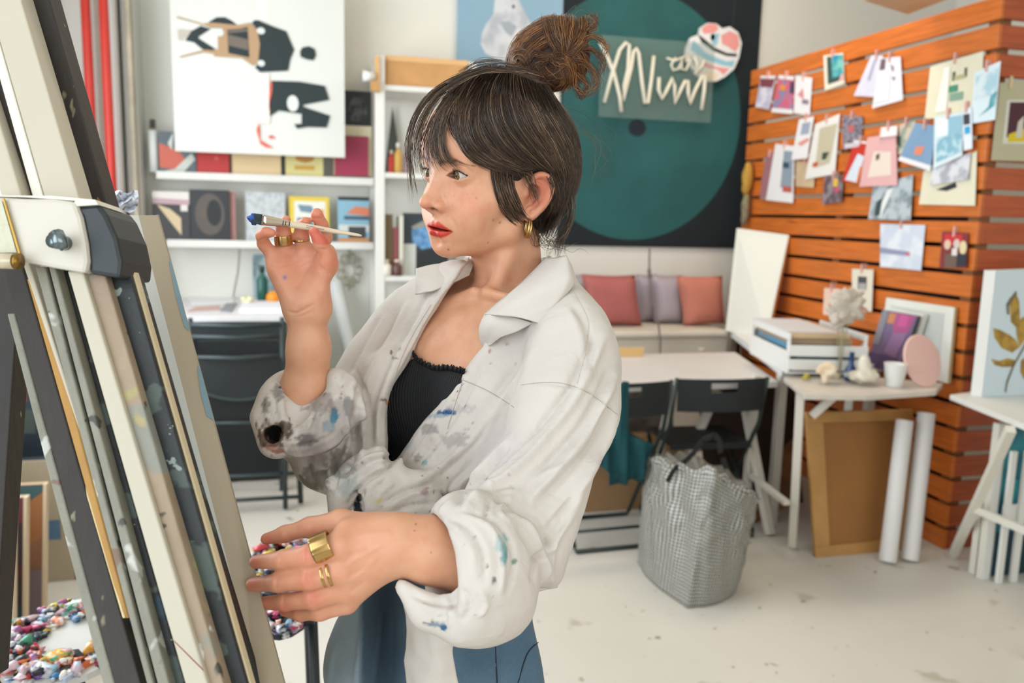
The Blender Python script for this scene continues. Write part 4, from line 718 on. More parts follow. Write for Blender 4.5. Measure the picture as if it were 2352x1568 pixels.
for lp in o.data.loops:
    vi = lp.vertex_index
    if vi < nb: uvl.data[lp.index].uv = ((vi//NV)/NU*per*7, (vi % NV)/(NV-1)*hB*7)
blk = M('101214', .6)
def strap(pts, w=.022): 
    mb = MB(); P = [np.array(p) for p in pts]
    for i in range(len(P)-1): mb.bar(P[i], P[i+1], w, .003, up=(0, -1, 0))
    return mb
fy = G[int(NU*.12)][20][1]-.03
for st in ([(1533,1106),(1548,1078),(1575,1058),(1597,1036),(1612,1010),(1640,998),(1652,1010),(1655,1040)], [(1592,1136),(1601,1112)], [(1660,1052),(1672,1085),(1695,1105)]):
    obj('handle', strap([onY(x, y, (3.02 if st[0][0] != 1660 else 3.12)) for x, y in st]), blk, t)
# ================================================================ far right table, canvases
zf = .78; P = [onZ(2182, 906, zf), onZ(2352, 974, zf), onZ(2560, 1050, zf), onZ(2560, 925, zf), onZ(2240, 898, zf)]
P = [np.array([p[0], min(p[1], YS-.03), p[2]]) for p in P]
t = thing('white_table', 'white topped trestle table cut by the right edge of the photo', 'table', (P[0][0], P[0][1], 0)); obj('tabletop', MB().prism(P, (0, 0, -.022)), WHITE, t, bevel=.002)
wl = M('d9d5c8', .5)
A_ = onZ(2322, 985, zf-.03); obj('leg', MB().bar(A_, onZ(2188, 1276, .01), .032, .032), wl, t)
B0 = onZ(2300, 975, zf-.03)+np.array([.1, .1, 0]); 
q0 = onZ(2188, 1276, .01); fr_ = .42; S0 = q0+(A_-q0)*fr_; obj('stretcher', MB().bar(S0, S0+np.array([.02, -.75, 0])*.9, .02, .03), wl, t)
obj('leg', MB().bar((P[2][0]-.1, P[2][1]+.15, zf-.023), (P[2][0]-.05, P[2][1]+.15, 0), .032, .032), wl, t)
# plant painting
Yc_ = onZ(2245, 912, zf)[1]; q = [onY(2262, 621, Yc_), onY(2560, 610, Yc_), onY(2560, 925, Yc_), onY(2255, 918, Yc_)]; q[2][2] = q[3][2] = zf+.001; q[0][0] = q[3][0]
t = thing('leaf_painting', 'pale blue canvas with a golden dried leaf on the right hand table', 'painting', q[3]); mb = MB(); gold = M('b08c38', .7, col2='8a6c2c', vs=20); gd2 = M('6b6048', .7)
def pz(pts): return [((x/3.266+1650-2262)/298, (y/3.266+480-621)/300) for x, y in pts]
leafs = [(2100,690,2170,620,2230,860), (2040,880,2010,1010,2200,1100), (2020,1130,2090,1220,2220,1190), (2250,520,2300,540,2290,760), (2240,1150,2290,1320,2293,1100), (2150,900,2270,780,2280,1000)]
shl = [(M('c8d6dc',.7), U(.0,.0,.3,1)), (gold, pz([(2120,680),(2170,640),(2200,700),(2220,850),(2190,900),(2150,860)])), (gold, pz([(2020,900),(2080,920),(2150,960),(2200,1000),(2230,1060),(2180,1100),(2100,1060),(2040,980)])), (gold, pz([(2030,1140),(2090,1160),(2150,1140),(2210,1160),(2190,1210),(2120,1210),(2060,1190)])), (gold, pz([(2270,520),(2330,560),(2330,760),(2300,780),(2280,640)])), (gold, pz([(2190,880),(2240,820),(2290,850),(2290,960),(2230,1060),(2200,960)])), (gold, pz([(2250,1160),(2310,1120),(2330,1300),(2280,1310),(2250,1250)])), (gd2, pz([(2190,1200),(2240,1090),(2293,980),(2300,1000),(2240,1120),(2200,1210),(2165,1340),(2160,1410),(2150,1410),(2155,1320)])), (gd2, pz([(2100,720),(2165,620),(2175,640),(2120,730),(2130,800),(2115,800)]))]
picture(mb, q, (0, .004, 0), M('bccbd4', .75, col2='d0dade', vs=5), shl); obj('canvas', mb, None, t); obj('stretcher', MB().prism([p+np.array([0, .0045, 0]) for p in q], (0, .03, 0)), WHITE, t)
sd = .035; q2 = [q[0]+np.array([-.001, 0, 0]), q[0]+np.array([-.028, .034, 0]), q[3]+np.array([-.028, .034, 0]), q[3]+np.array([-.001, 0, 0])]
obj('side_wrap', MB().prism([q2[0], q2[1], q2[2], q2[3]], (.001, .001, 0)), WHITE, t)
# stored canvases under it
def slabpx(name, label, cat, l, tp, r, b, Y, mat, sh=(), th=.03, parts='canvas', **k):
    q = Q(l, tp, r, b, Y); q = [np.array(p) for p in q]; q[2][2] = q[3][2] = 0.002; t = thing(name, label, cat, (q[2]+q[3])/2, **k); mb = MB(); picture(mb, q, (0, .003, 0), mat, sh); obj(parts, mb, None, t)
    obj('stretcher', MB().prism([p+np.array([0, .0035, 0]) for p in q], (0, th, 0)), wl, t); return t
Ys = onZ(2330, 1318, 0)[1]
slabpx('teal_painting', 'teal painting stored upright under the right hand table', 'painting', 2296, 980, 2420, 1318, Ys, M('1c6478', .6, col2='2f8c94', vs=4), [(M('143c4c',.6), U(0,.7,1,1)), (M('7c8a9c',.6), U(.3,.02,.5,.08)), (M('2aa0a8',.6), U(.1,.35,.3,.6))])
t = slabpx('white_canvas', 'white canvas stored left of the teal painting', 'canvas', 2277, 975, 2294, 1312, Ys-.03, WHITE)
t = slabpx('cream_canvas', 'small cream canvas stored leftmost under the right hand table', 'canvas', 2250, 1134, 2270, 1298, Ys+.02, wl)
t = thing('storage_rack', 'white slatted storage rack in front of the teal painting', 'rack', onZ(2310, 1325, 0))
for (l, r) in ((2304, 2316), (2336, 2350), (2378, 2392)):
    q = rectY(l, 1036, r, 1325, Ys-.06); obj('slat', MB().box((q[0], Ys-.072, 0.001), (q[1], Ys-.056, q[3])), WHITE, t, bevel=.001)
q = rectY(2304, 1155, 2420, 1195, Ys-.05); obj('rail', MB().box((q[0], Ys-.0555, q[2]), (q[1], Ys-.045, q[3])), WHITE, t)
q = rectY(2240, 1190, 2420, 1204, Ys-.09); 
# ================================================================ lower left, behind the easel
def leaning(name, label, l, tp, r, b, Y, mat, sh=(), edge='c9b394', cat='canvas', z0=0.002):
    q = [np.array(p) for p in Q(l, tp, r, b, Y)]; q[2][2] = q[3][2] = z0; q[0] = q[0]+np.array([0, .12, 0]); q[1] = q[1]+np.array([0, .12, 0])
    for p in q: p[0] = max(p[0], XL+.01)
    t = thing(name, label, cat, (q[2]+q[3])/2, group='paintings stored upright in the lower left'); mb = MB(); picture(mb, q, (0, .004, 0), mat, sh); obj('canvas', mb, None, t)
    obj('stretcher', MB().prism([p+np.array([0, .0045, 0]) for p in q], (0, .028, 0)), M('b09a78', .6), t)
    obj('edge_strip', MB().prism([q[1]+np.array([.0005, -.001, 0]), q[1]+np.array([.011, -.001, 0]), q[2]+np.array([.011, -.001, 0]), q[2]+np.array([.0005, -.001, 0])], (0, .033, 0)), M(edge, .6), t); return t
leaning('stored_painting', 'orange and brown painting stored upright in the lower left', -40, 1140, 86, 1452, 3.1, M('8f5a30', .6, col2='6a4c3c', vs=4), [(M('2c4a4c',.6), [(.0,0),(1,0),(1,.05),(.7,.12),(0,.12)]), (M('6b5a5c',.6), U(0,.6,1,1))])
leaning('stored_painting', 'dark red striped painting second in the lower left stack', -80, 1174, 38, 1500, 2.88, M('2c2022', .6), [(M('5c1c20',.6), U(0,.0,1,.16)), (M('44180f',.6), U(0,.42,1,.5)), (M('a8441c',.6), U(0,.8,1,.9)), (M('1f3036',.6), U(0,.66,1,.74))])
leaning('stored_painting', 'almost black painting front-most in the lower left stack', -120, 1200, 6, 1560, 2.66, M('181c20', .6, var=.3, vs=4))
q = [np.array(p) for p in Q(-60, 1060, 172, 1385, 3.5)]; q[2][2] = q[3][2] = .002
for p in q: p[0] = max(p[0], XL+.01)
t = thing('plywood_board', 'beige board with a blue square leaning behind the stored paintings', 'board', (q[2]+q[3])/2); mb = MB(); picture(mb, q, (0, .012, 0), M('a89880', .75, var=.08, vs=3), [(M('4c6c84',.7), U((q[0][0]*0+ (onY(102,1245,3.5)[0]-q[0][0])/(q[1][0]-q[0][0])), .49, (onY(141,1245,3.5)[0]-q[0][0])/(q[1][0]-q[0][0]), .65)), (M('5c3424',.7), U(.975, 0, 1, 1))]); obj('board', mb, None, t)
q = [np.array(p) for p in Q(-60, 868, 96, 1058, 3.62)]
for p in q: p[0] = max(p[0], XL+.01)
zz_ = q[2][2]; t = thing('shelf_unit', 'low dark cabinet behind the boards in the lower left', 'cabinet', (q[3][0], 3.6, 0)); obj('body', MB().box((XL+.005, 3.56, 0), (onY(172, 1062, 3.6)[0], 3.9, zz_-.002)), M('9a8d78', .7), t); obj('top', MB().box((XL+.005, 3.55, zz_-.0015), (onY(176, 1062, 3.6)[0], 3.9, zz_+.012)), M('3a4044', .6), t)
for p in (q[2], q[3]): p[2] = zz_+.013
t = thing('dark_painting', 'dark blue night painting standing on the low cabinet', 'painting', (q[2]+q[3])/2); mb = MB(); picture(mb, q, (0, .02, 0), M('12202c', .5, col2='1c3440', vs=5), [(M('7a2c24',.6), U(.3,0,.8,.3)), (M('3c4440',.6), U(.6,.4,.9,.7))]); obj('canvas', mb, None, t)
q = rectY(-20, 862, 100, 868, 3.62); obj('frame', MB().box((max(q[0], XL+.01), 3.615, q[2]), (q[1], 3.645, q[3]+.01)), M('a5a090', .6), t)
# stack of dark folding chairs under the desk
Yk = 4.12
t = thing('stacked_chairs', 'stack of folded dark metal chairs in front of the desk, slatted backs up', 'chair stack', onZ(545, 1200, 0)*0+np.array([onY(545, 900, Yk)[0], Yk, 0]))
bkm = M('171f21', .5, var=.25, vs=12, spots=[('5c5c50', .66, 16.)]); fmx = M('2a3638', .45)
for k, (y0, y1) in enumerate(((738, 752), (762, 776), (806, 818))):
    q = rectY(440, y0, 642, y1, Yk+.02*k); obj('back_slat', MB().tube([(q[0], Yk-.02*k, (q[2]+q[3])/2), ((q[0]+q[1])/2, Yk-.03-.02*k, (q[2]+q[3])/2-.004), (q[1], Yk-.02*k, (q[2]+q[3])/2)], .012, 8), fmx, t, smooth=True)
q = rectY(455, 822, 648, 915, Yk)
mb = MB(); n = 16; top, bot = [], []
for i in range(n+1):
    u = i/n; x = q[0]+(q[1]-q[0])*u; s = 1-(2*u-1)**2; top.append((x, Yk-.03*s, q[3])); bot.append((x, Yk-.03*s, q[2]+.045*(1-s)))
for i in range(n): mb.prism([top[i], top[i+1], bot[i+1], bot[i]], (0, .006, 0))
obj('seat_panel', mb, bkm, t); obj('seat_rim', MB().tube(bot, .008, 8), fmx, t, smooth=True)
q = rectY(440, 735, 650, 975, Yk)
for x in (q[0], q[1]): obj('frame_tube', MB().tube([(x, Yk+.015, q[3]+.01), (x, Yk+.05, q[2]), (x+(.06 if x > 0 else 0), Yk+.03, .012)], .012, 8), fmx, t, smooth=True)
for py in (958, 1080, 1135):
    r_ = rectY(450, py, 690, py+12, Yk+.05); obj('cross_bar', MB().tube([(r_[0], Yk+.05, r_[2]), (r_[1], Yk+.05, r_[2])], .011, 8), fmx, t, smooth=True)
obj('folded_seat', MB().box((q[0]+.02, Yk+.07, .42), (q[1]-.02, Yk+.12, .86)), M('14191b', .6), t)
r_ = rectY(690, 1000, 706, 1180, Yk+.1); obj('frame_tube', MB().tube([(r_[0], Yk+.1, .012), (r_[0]-.02, Yk+.1, .62)], .014, 8), fmx, t, smooth=True)
# ================================================================ easel and canvas in the foreground
paint = [('46524c', .585, 22.), ('27414f', .60, 12.), ('8c9a94', .66, 50.), ('5c2c2c', .69, 40.), ('b9b48a', .70, 70.)]
ed = M('24292a', .5, var=.4, vs=16, bump=.15, bs=90, spots=paint, name='paint_stained_dark_wood')
edb = M('332c27', .6, var=.35, vs=14, stretch=(1, 1, .25), bump=.15, bs=80, spots=[('8a8468', .68, 36.), ('4c5050', .62, 18.), ('b5b8ac', .71, 60.)])
eg = M('8f8d7e', .55, var=.2, vs=12, bump=.3, bs=60, spots=[('c3c4bc', .60, 20.), ('7c6656', .62, 26.), ('4c4c46', .63, 36.), ('7f93a4', .66, 30.)])
ecr = M('c6beaa', .5, var=.05, vs=6)
ewd = M('c0a07c', .55, var=.2, vs=8, stretch=(3, 3, .5), spots=[('9c9c90', .70, 14.)])
eyl = M('b8893e', .5, var=.2, vs=9, stretch=(3, 3, .4))
es = thing('easel', 'paint stained dark wooden studio easel leaning across the left foreground', 'easel', (-.35, .9, 0))
FW = CM[:, 2]
def bar4(name, top, bot, mat, d0, d1, depth=.03, mats=None, root=None, ext=None):
    """bar seen as the pixel quad top=(x0,x1,y) .. bot=(x0,x1,y); d = distance at top / bottom, solid back by depth"""
    a, b = W(top[0], top[2], d0), W(top[1], top[2], d0); c, d = W(bot[1], bot[2], d1), W(bot[0], bot[2], d1)
    return obj(name, MB().prism([a, b, c, d], FW*depth), mat, es if root is None else root, bevel=.0015)
def ln(p, q, y): return p[0]+(q[0]-p[0])*(y-p[1])/(q[1]-p[1])
Y0, Y1 = -60, 1640
def strip(name, L, R, mat, d0, d1, depth=.03, y0=Y0, y1=Y1, root=None):
    """L, R: two pixel points each giving the left and right edge lines"""
    return bar4(name, (ln(*L, y0), ln(*R, y0), y0), (ln(*L, y1), ln(*R, y1), y1), mat, d0, d1, depth, root=root)
dt_, db_ = .92, .74
# upper portion
strip('front_mast', ((-28, 0), (102, 455)), ((48, 0), (182, 455)), ecr, dt_-.03, .84, .03, y1=470)
strip('mast_face', ((-52, 0), (75, 455)), ((-29, 0), (101, 455)), M('e2ddd0', .5), dt_-.028, .842, .02, y1=470)
strip('rear_post', ((48.5, 0), (182.5, 455)), ((114, 0), (246, 470)), edb, dt_-.0, .875, .03, y1=640)
strip('side_post', ((-85, 0), (52, 455)), ((-30, 0), (101, 455)), edb, dt_-.01, .85, .02, y1=470)
strip('outer_rail', ((-140, 0), (5, 455)), ((-86, 0), (51, 455)), ecr, dt_-.02, .83, .02, y0=-60, y1=470)
strip('edge_strip', ((192, 365), (262, 590)), ((200, 365), (276, 600)), M('8a5a2c', .5, var=.2), .90, .865, .012, y0=365, y1=600)
# clamp block
cb_ = thing('x', None, None) if False else None
def polyb(name, pts, d, mat, depth, root=es, bev=.004):
    return obj(name, MB().prism([W(x, y, dd) for x, y, dd in [(p[0], p[1], p[2] if len(p) > 2 else d) for p in pts]], FW*depth), mat, root, bevel=bev)
hd = polyb('clamp_block', [(-60,450),(8,452),(60,455),(120,455),(172,462),(186,500),(198,560),(202,600),(196,628),(120,615),(45,600),(-60,585)], .80, M('d2ccbe', .5, var=.08, vs=7), .03)
polyb('clamp_block_top', [(-60,448),(120,449),(218,458),(226,470),(165,474),(172,461),(60,453),(-60,450)], .802, M('dfd9cb', .5), .05, root=hd, bev=.001)
polyb('clamp_side', [(168,474),(226,468),(244,492),(268,545),(280,600),(276,640),(204,628),(203,600),(199,560),(187,500)], .805, M('2b3234', .45, var=.3, vs=14), .07, root=hd)
wn = MB(); c = W(137, 556, .79); r_ = CM[:, 0]; dn = -np.array([0, 0, 1.0])
wn.tube([c+FW*.012, c-FW*.012], .007, 12); wn.tube([W(114, 552, .785), W(126, 553, .785)], .0035, 8); wn.tube([W(128, 536, .785), W(137, 553, .783), W(150, 572, .785)], [.007, .007, .004], 8)
obj('wing_bolt', wn, M('7f8c90', .25, .9), hd, smooth=True)
kn = MB().tube([W(-40, 598, .79), W(34, 600, .79)], .0075, 14); obj('pivot_rod', kn, M('d9cdb4', .3, .2), hd, smooth=True); obj('rod_cap', MB().tube([W(34.5, 600, .79), W(47, 600, .79)], .0078, 14), M('8a6a30', .3, .8), hd, smooth=True)
obj('hinge_strip', MB().prism([W(8, 456, .7985), W(12, 456, .7985), W(50, 585, .7985), W(46, 588, .7985)], -FW*.002), M('b08c3c', .4, .5), hd)
obj('paint_crust', MB().prism([W(-60, 470, .7985), W(6, 462, .7985), (W(40, 580, .7985)), W(-60, 582, .7985)], -FW*.0015), M('c9c9b0', .5, bump=.6, bs=60, spots=[('2c3a44', .62, 30.), ('b9a840', .64, 22.), ('b8562c', .70, 30.), ('7fa08c', .68, 18.)]), hd)
# lower portion, left to right
ys, ye = 600, 1660
strip('rear_leg', ((-40, 640), (-60, 1300)), ((44, 640), (0, 1300)), edb, .93, .90, .03, y0=590, y1=1560)
strip('left_leg_side', ((32, 784), (235, 1568)), ((51, 784), (262, 1568)), eg, .86, .73, .03, y0=720, y1=ye)
strip('left_leg', ((51.5, 784), (262.5, 1568)), ((101, 784), (323, 1568)), edb, .862, .732, .028, y0=590, y1=ye)
strip('inner_rail', ((50, 600), (112, 784)), ((66, 600), (124, 784)), ecr, .835, .79, .02, y0=600, y1=1000)
strip('plywood_strip', ((101, 784), (281, 1420)), ((127, 784), (297, 1420)), eyl, .851, .748, .006, y0=640, y1=1420)
strip('plywood_edge', ((172, 1050), (281, 1420)), ((178, 1050), (287, 1420)), M('e2cf9c', .5), .805, .746, .004, y0=1050, y1=1420)
strip('grooved_rail', ((126, 784), (336, 1568)), ((148, 784), (351, 1568)), eg, .82, .725, .025, y0=612, y1=ye)
strip('rail_groove', ((148.5, 784), (351.5, 1568)), ((155, 784), (360, 1568)), M('1c1c1a', .6), .825, .73, .02, y0=612, y1=ye)
strip('grooved_rail', ((155.5, 784), (360.5, 1568)), ((173, 784), (388, 1568)), eg, .82, .725, .025, y0=612, y1=ye)
strip('mast_side', ((172, 784), (387, 1568)), ((200, 784), (424, 1568)), ed, .835, .735, .03, y0=612, y1=ye)
strip('central_mast', ((200.5, 784), (424.5, 1568)), ((239, 784), (476, 1568)), M('c2bba8', .45, var=.04, vs=4), .81, .715, .03, y0=622, y1=ye)
strip('mast_wing', ((239.5, 784), (476.5, 1568)), ((286, 784), (512, 1568)), M('a8947c', .55, var=.25, vs=10, bump=.3, bs=50, spots=[('8c8c80', .54, 9.), ('d5d8d4', .62, 24.), ('4a4438', .63, 28.), ('a89c6c', .61, 13.)]), .815, .72, .03, y0=628, y1=ye)
strip('right_post', ((286.5, 784), (512.5, 1568)), ((343, 784), (566, 1568)), ed, .83, .735, .03, y0=590, y1=ye)
strip('right_post_edge', ((345, 784), (566.5, 1568)), ((353, 784), (576, 1568)), M('cfc09c', .5), .835, .74, .012, y0=600, y1=ye)
strip('shadow_gap_bar', ((290, 600), (577, 1568)), ((294, 600), (584, 1568)), M('23201c', .6), .90, .78, .02, y0=600, y1=ye)
obj('foil_wrap', MB().grid([[W(270+i*9+j*10, 1415+j*26+6*math.sin(i*3+j), .775+.006*math.sin(i*2.1+j*1.7)) for j in range(9)] for i in range(7)]), M('b9bcc2', .25, .6, bump=.8, bs=40), es, smooth=True)
obj('mitre_line', MB().prism([W(400, 1470, .7168), W(402, 1474, .7168), W(468, 1540, .7168), W(466, 1535, .7168)], -FW*.0008), M('8a4a2c', .6), es)
# the stretched canvas on the easel, seen along its edge
cv = thing('stretched_canvas', 'large stretched canvas on the easel seen edge-on beside the woman', 'canvas', W(450, 1000, .9))
dT, dB = 1.02, .80; edge_m = M('b3a48c', .75, var=.05, vs=5)
def cvp(x, y, t): return W(x, y, dT+(dB-dT)*(y-490)/1080+t)
fr_ = [cvp(345, 492, 0), cvp(362, 500, .003), cvp(664, 1640, .004), cvp(612, 1640, 0)]
L0, L1, R0, R1 = (318, 500), (612, 1640), (362, 494), (672, 1640)
mb = MB(); n = 14; secs = []
for k in range(n+1):
    v = k/n; y = 494+(1640-494)*v
    xl = 272+(575-272)*v*1.0; xm = 318+(612-318)*v; xr = 362+(672-362)*v
    secs.append([cvp(xl, y, .012), cvp(xl+10, y, .006), cvp(xm-8, y, .001), cvp(xm, y, 0), cvp(xr, y, .0), cvp(xr+3, y, .02), cvp(xr+3, y, .5), cvp(xr-4, y, .5), cvp(xr-4, y, .035)])
ns = len(secs[0]); 
for s in secs: mb.v += [tuple(p) for p in s]
side_m = M('cfcfc6', .7, var=.06, vs=6, spots=[('8f9488', .72, 9.)])
i_s = mb.mi(side_m); i_e = mb.mi(edge_m)
for k in range(n):
    for j in range(ns): mb.f.append((k*ns+j, k*ns+(j+1) % ns, (k+1)*ns+(j+1) % ns, (k+1)*ns+j)); mb.m.append(i_s if j in (0, 1, 2) else i_e)
mb.f += [tuple(range(ns-1, -1, -1)), tuple(range(n*ns, n*ns+ns))]; mb.m += [i_s, i_e]
obj('canvas', mb, None, cv, smooth=False)
bm_blue = M('7f9aa4', .6)
mb = MB(); pts = [(378,600),(392,640),(404,690),(412,730),(432,790),(452,860),(470,905),(484,955),(474,962),(464,930),(458,880),(444,820),(424,740),(404,690),(390,650)]
dd = lambda y: .0012
xr_ = lambda y: 362+310*(y-494)/1146
for a, b, c, d in ((600,760,10,'t'), (840,965,14,'t')):
    mb = MB(); q = [cvp(xr_(a)-2, a, -.001), cvp(xr_(a)+2.5, a, -.001), cvp(xr_(b)+2.5, b, -.001), cvp(xr_(b)-c, b-10, -.001), cvp(xr_((a+b)/2)-c*.8, (a+b)/2, -.001)]; mb.prism(q, -FW*.0006); obj('paint_drip', mb, bm_blue, cv)
tag(obj('tissue', MB().grid([[cvp(244+i*8+3*math.sin(j), 440+j*9+4*math.sin(i*1.3+j), .05+.02*math.sin(i*.9+j*2)) for j in range(6)] for i in range(10)]), M('dfe2ea', .8, spots=[('6c7cae', .66, 60.)]), smooth=True), 'crumpled white tissue with blue marks on top of the stretched canvas', 'tissue')
# ---------------------------------------------------------------- palettes with paint blobs
cols = ['e2e0dc', 'c9ccd4', '1b1e28', 'd8b8c0', '23242c', 'c8446c', 'd98ca4', 'e6e2da', '2f6f9c', '1b2430', 'd9a03c', 'c43c2c', '7c5c9c', '8fb8cc', 'e4c84c', 'e8e6e2', '23242c', '3c8c6c', 'd96c3c', 'b8c4d8']
def palette(label, c, rx, ry, n, seed, zt, zoff=0, blobr=.010, kin=.3, bc='c9c8c2'):
    rs = np.random.RandomState(seed); t = thing('palette', label, 'palette', c)
    mb = MB(); mb.prism([(c[0]+rx*math.cos(a), c[1]+ry*math.sin(a), zt) for a in np.linspace(0, 2*math.pi, 25)[:-1]], (0, 0, -.012)); obj('board', mb, M(bc, .4, var=.1, vs=10, spots=[('2c2c34', .68, 25.), ('c8446c', .70, 18.)]), t)
    rest = MB()
    for i in range(n):
        a = rs.uniform(0, 2*math.pi); k = rs.uniform(kin, 1.02)**.6; p = np.array([c[0]+rx*k*math.cos(a), c[1]+ry*k*math.sin(a), zt+rs.uniform(-.002, .016)]); r = blobr*rs.uniform(.35, 1.2)
        bm = bmesh.new(); bmesh.ops.create_icosphere(bm, subdivisions=2, radius=r); s1, s2 = rs.uniform(2, 6, 2); el_ = rs.uniform(.7, 1.9, 3)
        for v in bm.verts: q = np.array(v.co)/r; v.co = Vector((np.array(v.co)*(1+.35*math.sin(3*q[0]+s1)*math.cos(3*q[1]+s2)+.25*math.sin(6*q[2]+s1))*np.array([el_[0], el_[1], .8])+p).tolist())
        g = [v.co for v in bm.verts], [tuple(v.index for v in f.verts) for f in bm.faces]; mt = M(cols[rs.randint(len(cols))], .35, col2=cols[rs.randint(len(cols))], vs=60)
        if i < 98: obj('paint_blob', MB().add(*g), mt, t, smooth=True)
        else: rest.add(*g, mt)
        bm.free()
    if rest.v: o = obj('paint_crumbs', rest, None, t, smooth=True); o['kind'] = 'stuff'
    return t
pz_ = .70; pc1 = onZ(160, 1470, pz_)
palette('white palette heaped with colourful paint blobs behind the easel leg', pc1, .115, .15, 230, 3, pz_)
pt = thing('paint_stand', 'dark stand carrying the colourful palette in the lower left', 'stand', (pc1[0], pc1[1], 0)); obj('post', MB().lathe((pc1[0], pc1[1], .02), [(.022, 0), (.022, pz_-.034)], 14), M('2c3234', .5), pt, smooth=True); obj('base', MB().lathe((pc1[0], pc1[1], 0.0), [(.14, 0), (.14, .012), (.03, .0195)], 20), M('2c3234', .5), pt, smooth=True)
pc2 = onZ(648, 1330, .72); p2z = .72
palette('black tray crusted with paint blobs behind the lower hand', pc2, .085, .24, 330, 9, p2z, kin=.0, bc='23262c', blobr=.009)
tt = thing('tray_stand', 'slim dark metal stand under the crusted paint tray', 'stand', (pc2[0], pc2[1], 0))
for (dx, dy) in ((-.05, -.1), (.06, -.14), (.05, .12)): obj('leg', MB().tube([(pc2[0]+dx, pc2[1]+dy, p2z-.0125), (pc2[0]+dx*1.3, pc2[1]+dy*1.2, 0)], .010, 10), M('23282a', .5), tt, smooth=True)
# ================================================================ sculpting kit: smooth distance fields -> mesh
# everything below is laid out in metres along the camera's right / down / forward axes, then placed in the room
def pc(px, py, d): return np.array([(px-1176)/FPX*d, (py-784)/FPX*d, d])
def sp(c, r):
    c = np.asarray(c, float); return lambda X: np.sqrt(((X-c)**2).sum(-1))-r
def rc(a, b, ra, rb):
    a = np.asarray(a, float); b = np.asarray(b, float); ba = b-a; L2 = (ba**2).sum()+1e-12
    def f(X):
        pa = X-a; h = np.clip((pa@ba)/L2, 0, 1); return np.sqrt(((pa-h[..., None]*ba)**2).sum(-1))-(ra+(rb-ra)*h)
    return f
def el(c, r, A=None):
    c = np.asarray(c, float); r = np.asarray(r, float)
    def f(X):
        p = X-c
        if A is not None: p = p@A.T
        k0 = np.sqrt(((p/r)**2).sum(-1)); k1 = np.sqrt(((p/r**2)**2).sum(-1))+1e-9; return k0*(k0-1)/k1
    return f
def chain(pts, k=0.006):
    """list of (point, r)"""
    F = [rc(pts[i][0], pts[i+1][0], pts[i][1], pts[i+1][1]) for i in range(len(pts)-1)]
    def f(X):
        d = F[0](X)
        for g in F[1:]: d = smin(d, g(X), k)
        return d
    return f
def smin(a, b, k):
    h = np.maximum(k-np.abs(a-b), 0)/k; return np.minimum(a, b)-h*h*k*.25
def smax(a, b, k): return -smin(-a, -b, k)
def poly_sd(P, q):
    """signed distance of 2D points q to polygon P (negative inside)"""
    P = np.asarray(P, float); d = np.full(q.shape[:-1], 1e9); ins = np.zeros(q.shape[:-1], bool); n = len(P)
    for i in range(n):
        a, b = P[i], P[(i+1) % n]; e = b-a; w = q-a; h = np.clip((w@e)/(e@e+1e-12), 0, 1); dd = w-h[..., None]*e; d = np.minimum(d, (dd**2).sum(-1))
        c1 = q[..., 1] >= a[1]; c2 = q[..., 1] < b[1]; c3 = e[0]*w[..., 1] > e[1]*w[..., 0]
        t = (c1 & c2 & c3) | (~c1 & ~c2 & ~c3); ins ^= t
    d = np.sqrt(d); return np.where(ins, -d, d)
def catmull(P, n=8, closed=False):
    P = np.asarray(P, float); k = len(P); out = []
    for i in range(k if closed else k-1):
        p0, p1, p2, p3 = (P[(i-1) % k], P[i], P[(i+1) % k], P[(i+2) % k]) if closed else (P[max(i-1, 0)], P[i], P[i+1], P[min(i+2, k-1)])
        for j in range(n):
            t = j/n; out.append(.5*(2*p1+(p2-p0)*t+(2*p0-5*p1+4*p2-p3)*t*t+(3*p1-p0-3*p2+p3)*t**3))
    if not closed: out.append(P[-1])
    return np.array(out)
def raster(P, st=3.0, pad=90):
    """polygon distance sampled on a grid, looked up bilinearly"""
    P = np.clip(np.asarray(P, float), -200, 2600); lo = P.min(0)-pad; n = np.ceil((P.max(0)+pad-lo)/st).astype(int)+1
    gx, gy = np.meshgrid(np.arange(n[0]), np.arange(n[1]), indexing='ij'); G = poly_sd(P, np.stack([gx, gy], -1)*st+lo).astype(np.float64)
    def f(px, py):
        u = (px-lo[0])/st; v = (py-lo[1])/st; uc = np.clip(u, 0, n[0]-1.001); vc = np.clip(v, 0, n[1]-1.001); i = uc.astype(int); j = vc.astype(int); a = uc-i; b = vc-j
        return (G[i, j]*(1-a)+G[i+1, j]*a)*(1-b)+(G[i, j+1]*(1-a)+G[i+1, j+1]*a)*b+(np.abs(u-uc)+np.abs(v-vc))*st
    return f
def outline(pts, d0=-9, d1=9, sm=4):
    """outline given as pixel points, extruded away from the viewer between distances d0, d1"""
    P = catmull(pts, sm, True) if sm else np.asarray(pts, float); sd = raster(P)
    def f(X):
        z = X[..., 2]; s = sd(X[..., 0]/z*FPX+1176, X[..., 1]/z*FPX+784)*z/FPX; return np.maximum(s, np.maximum(d0-z, z-d1))
    return f
def smooth_path(L_, n=3):
    P = catmull([list(p)+[r] for p, r in L_], n); return [(q[:3], q[3]) for q in P]
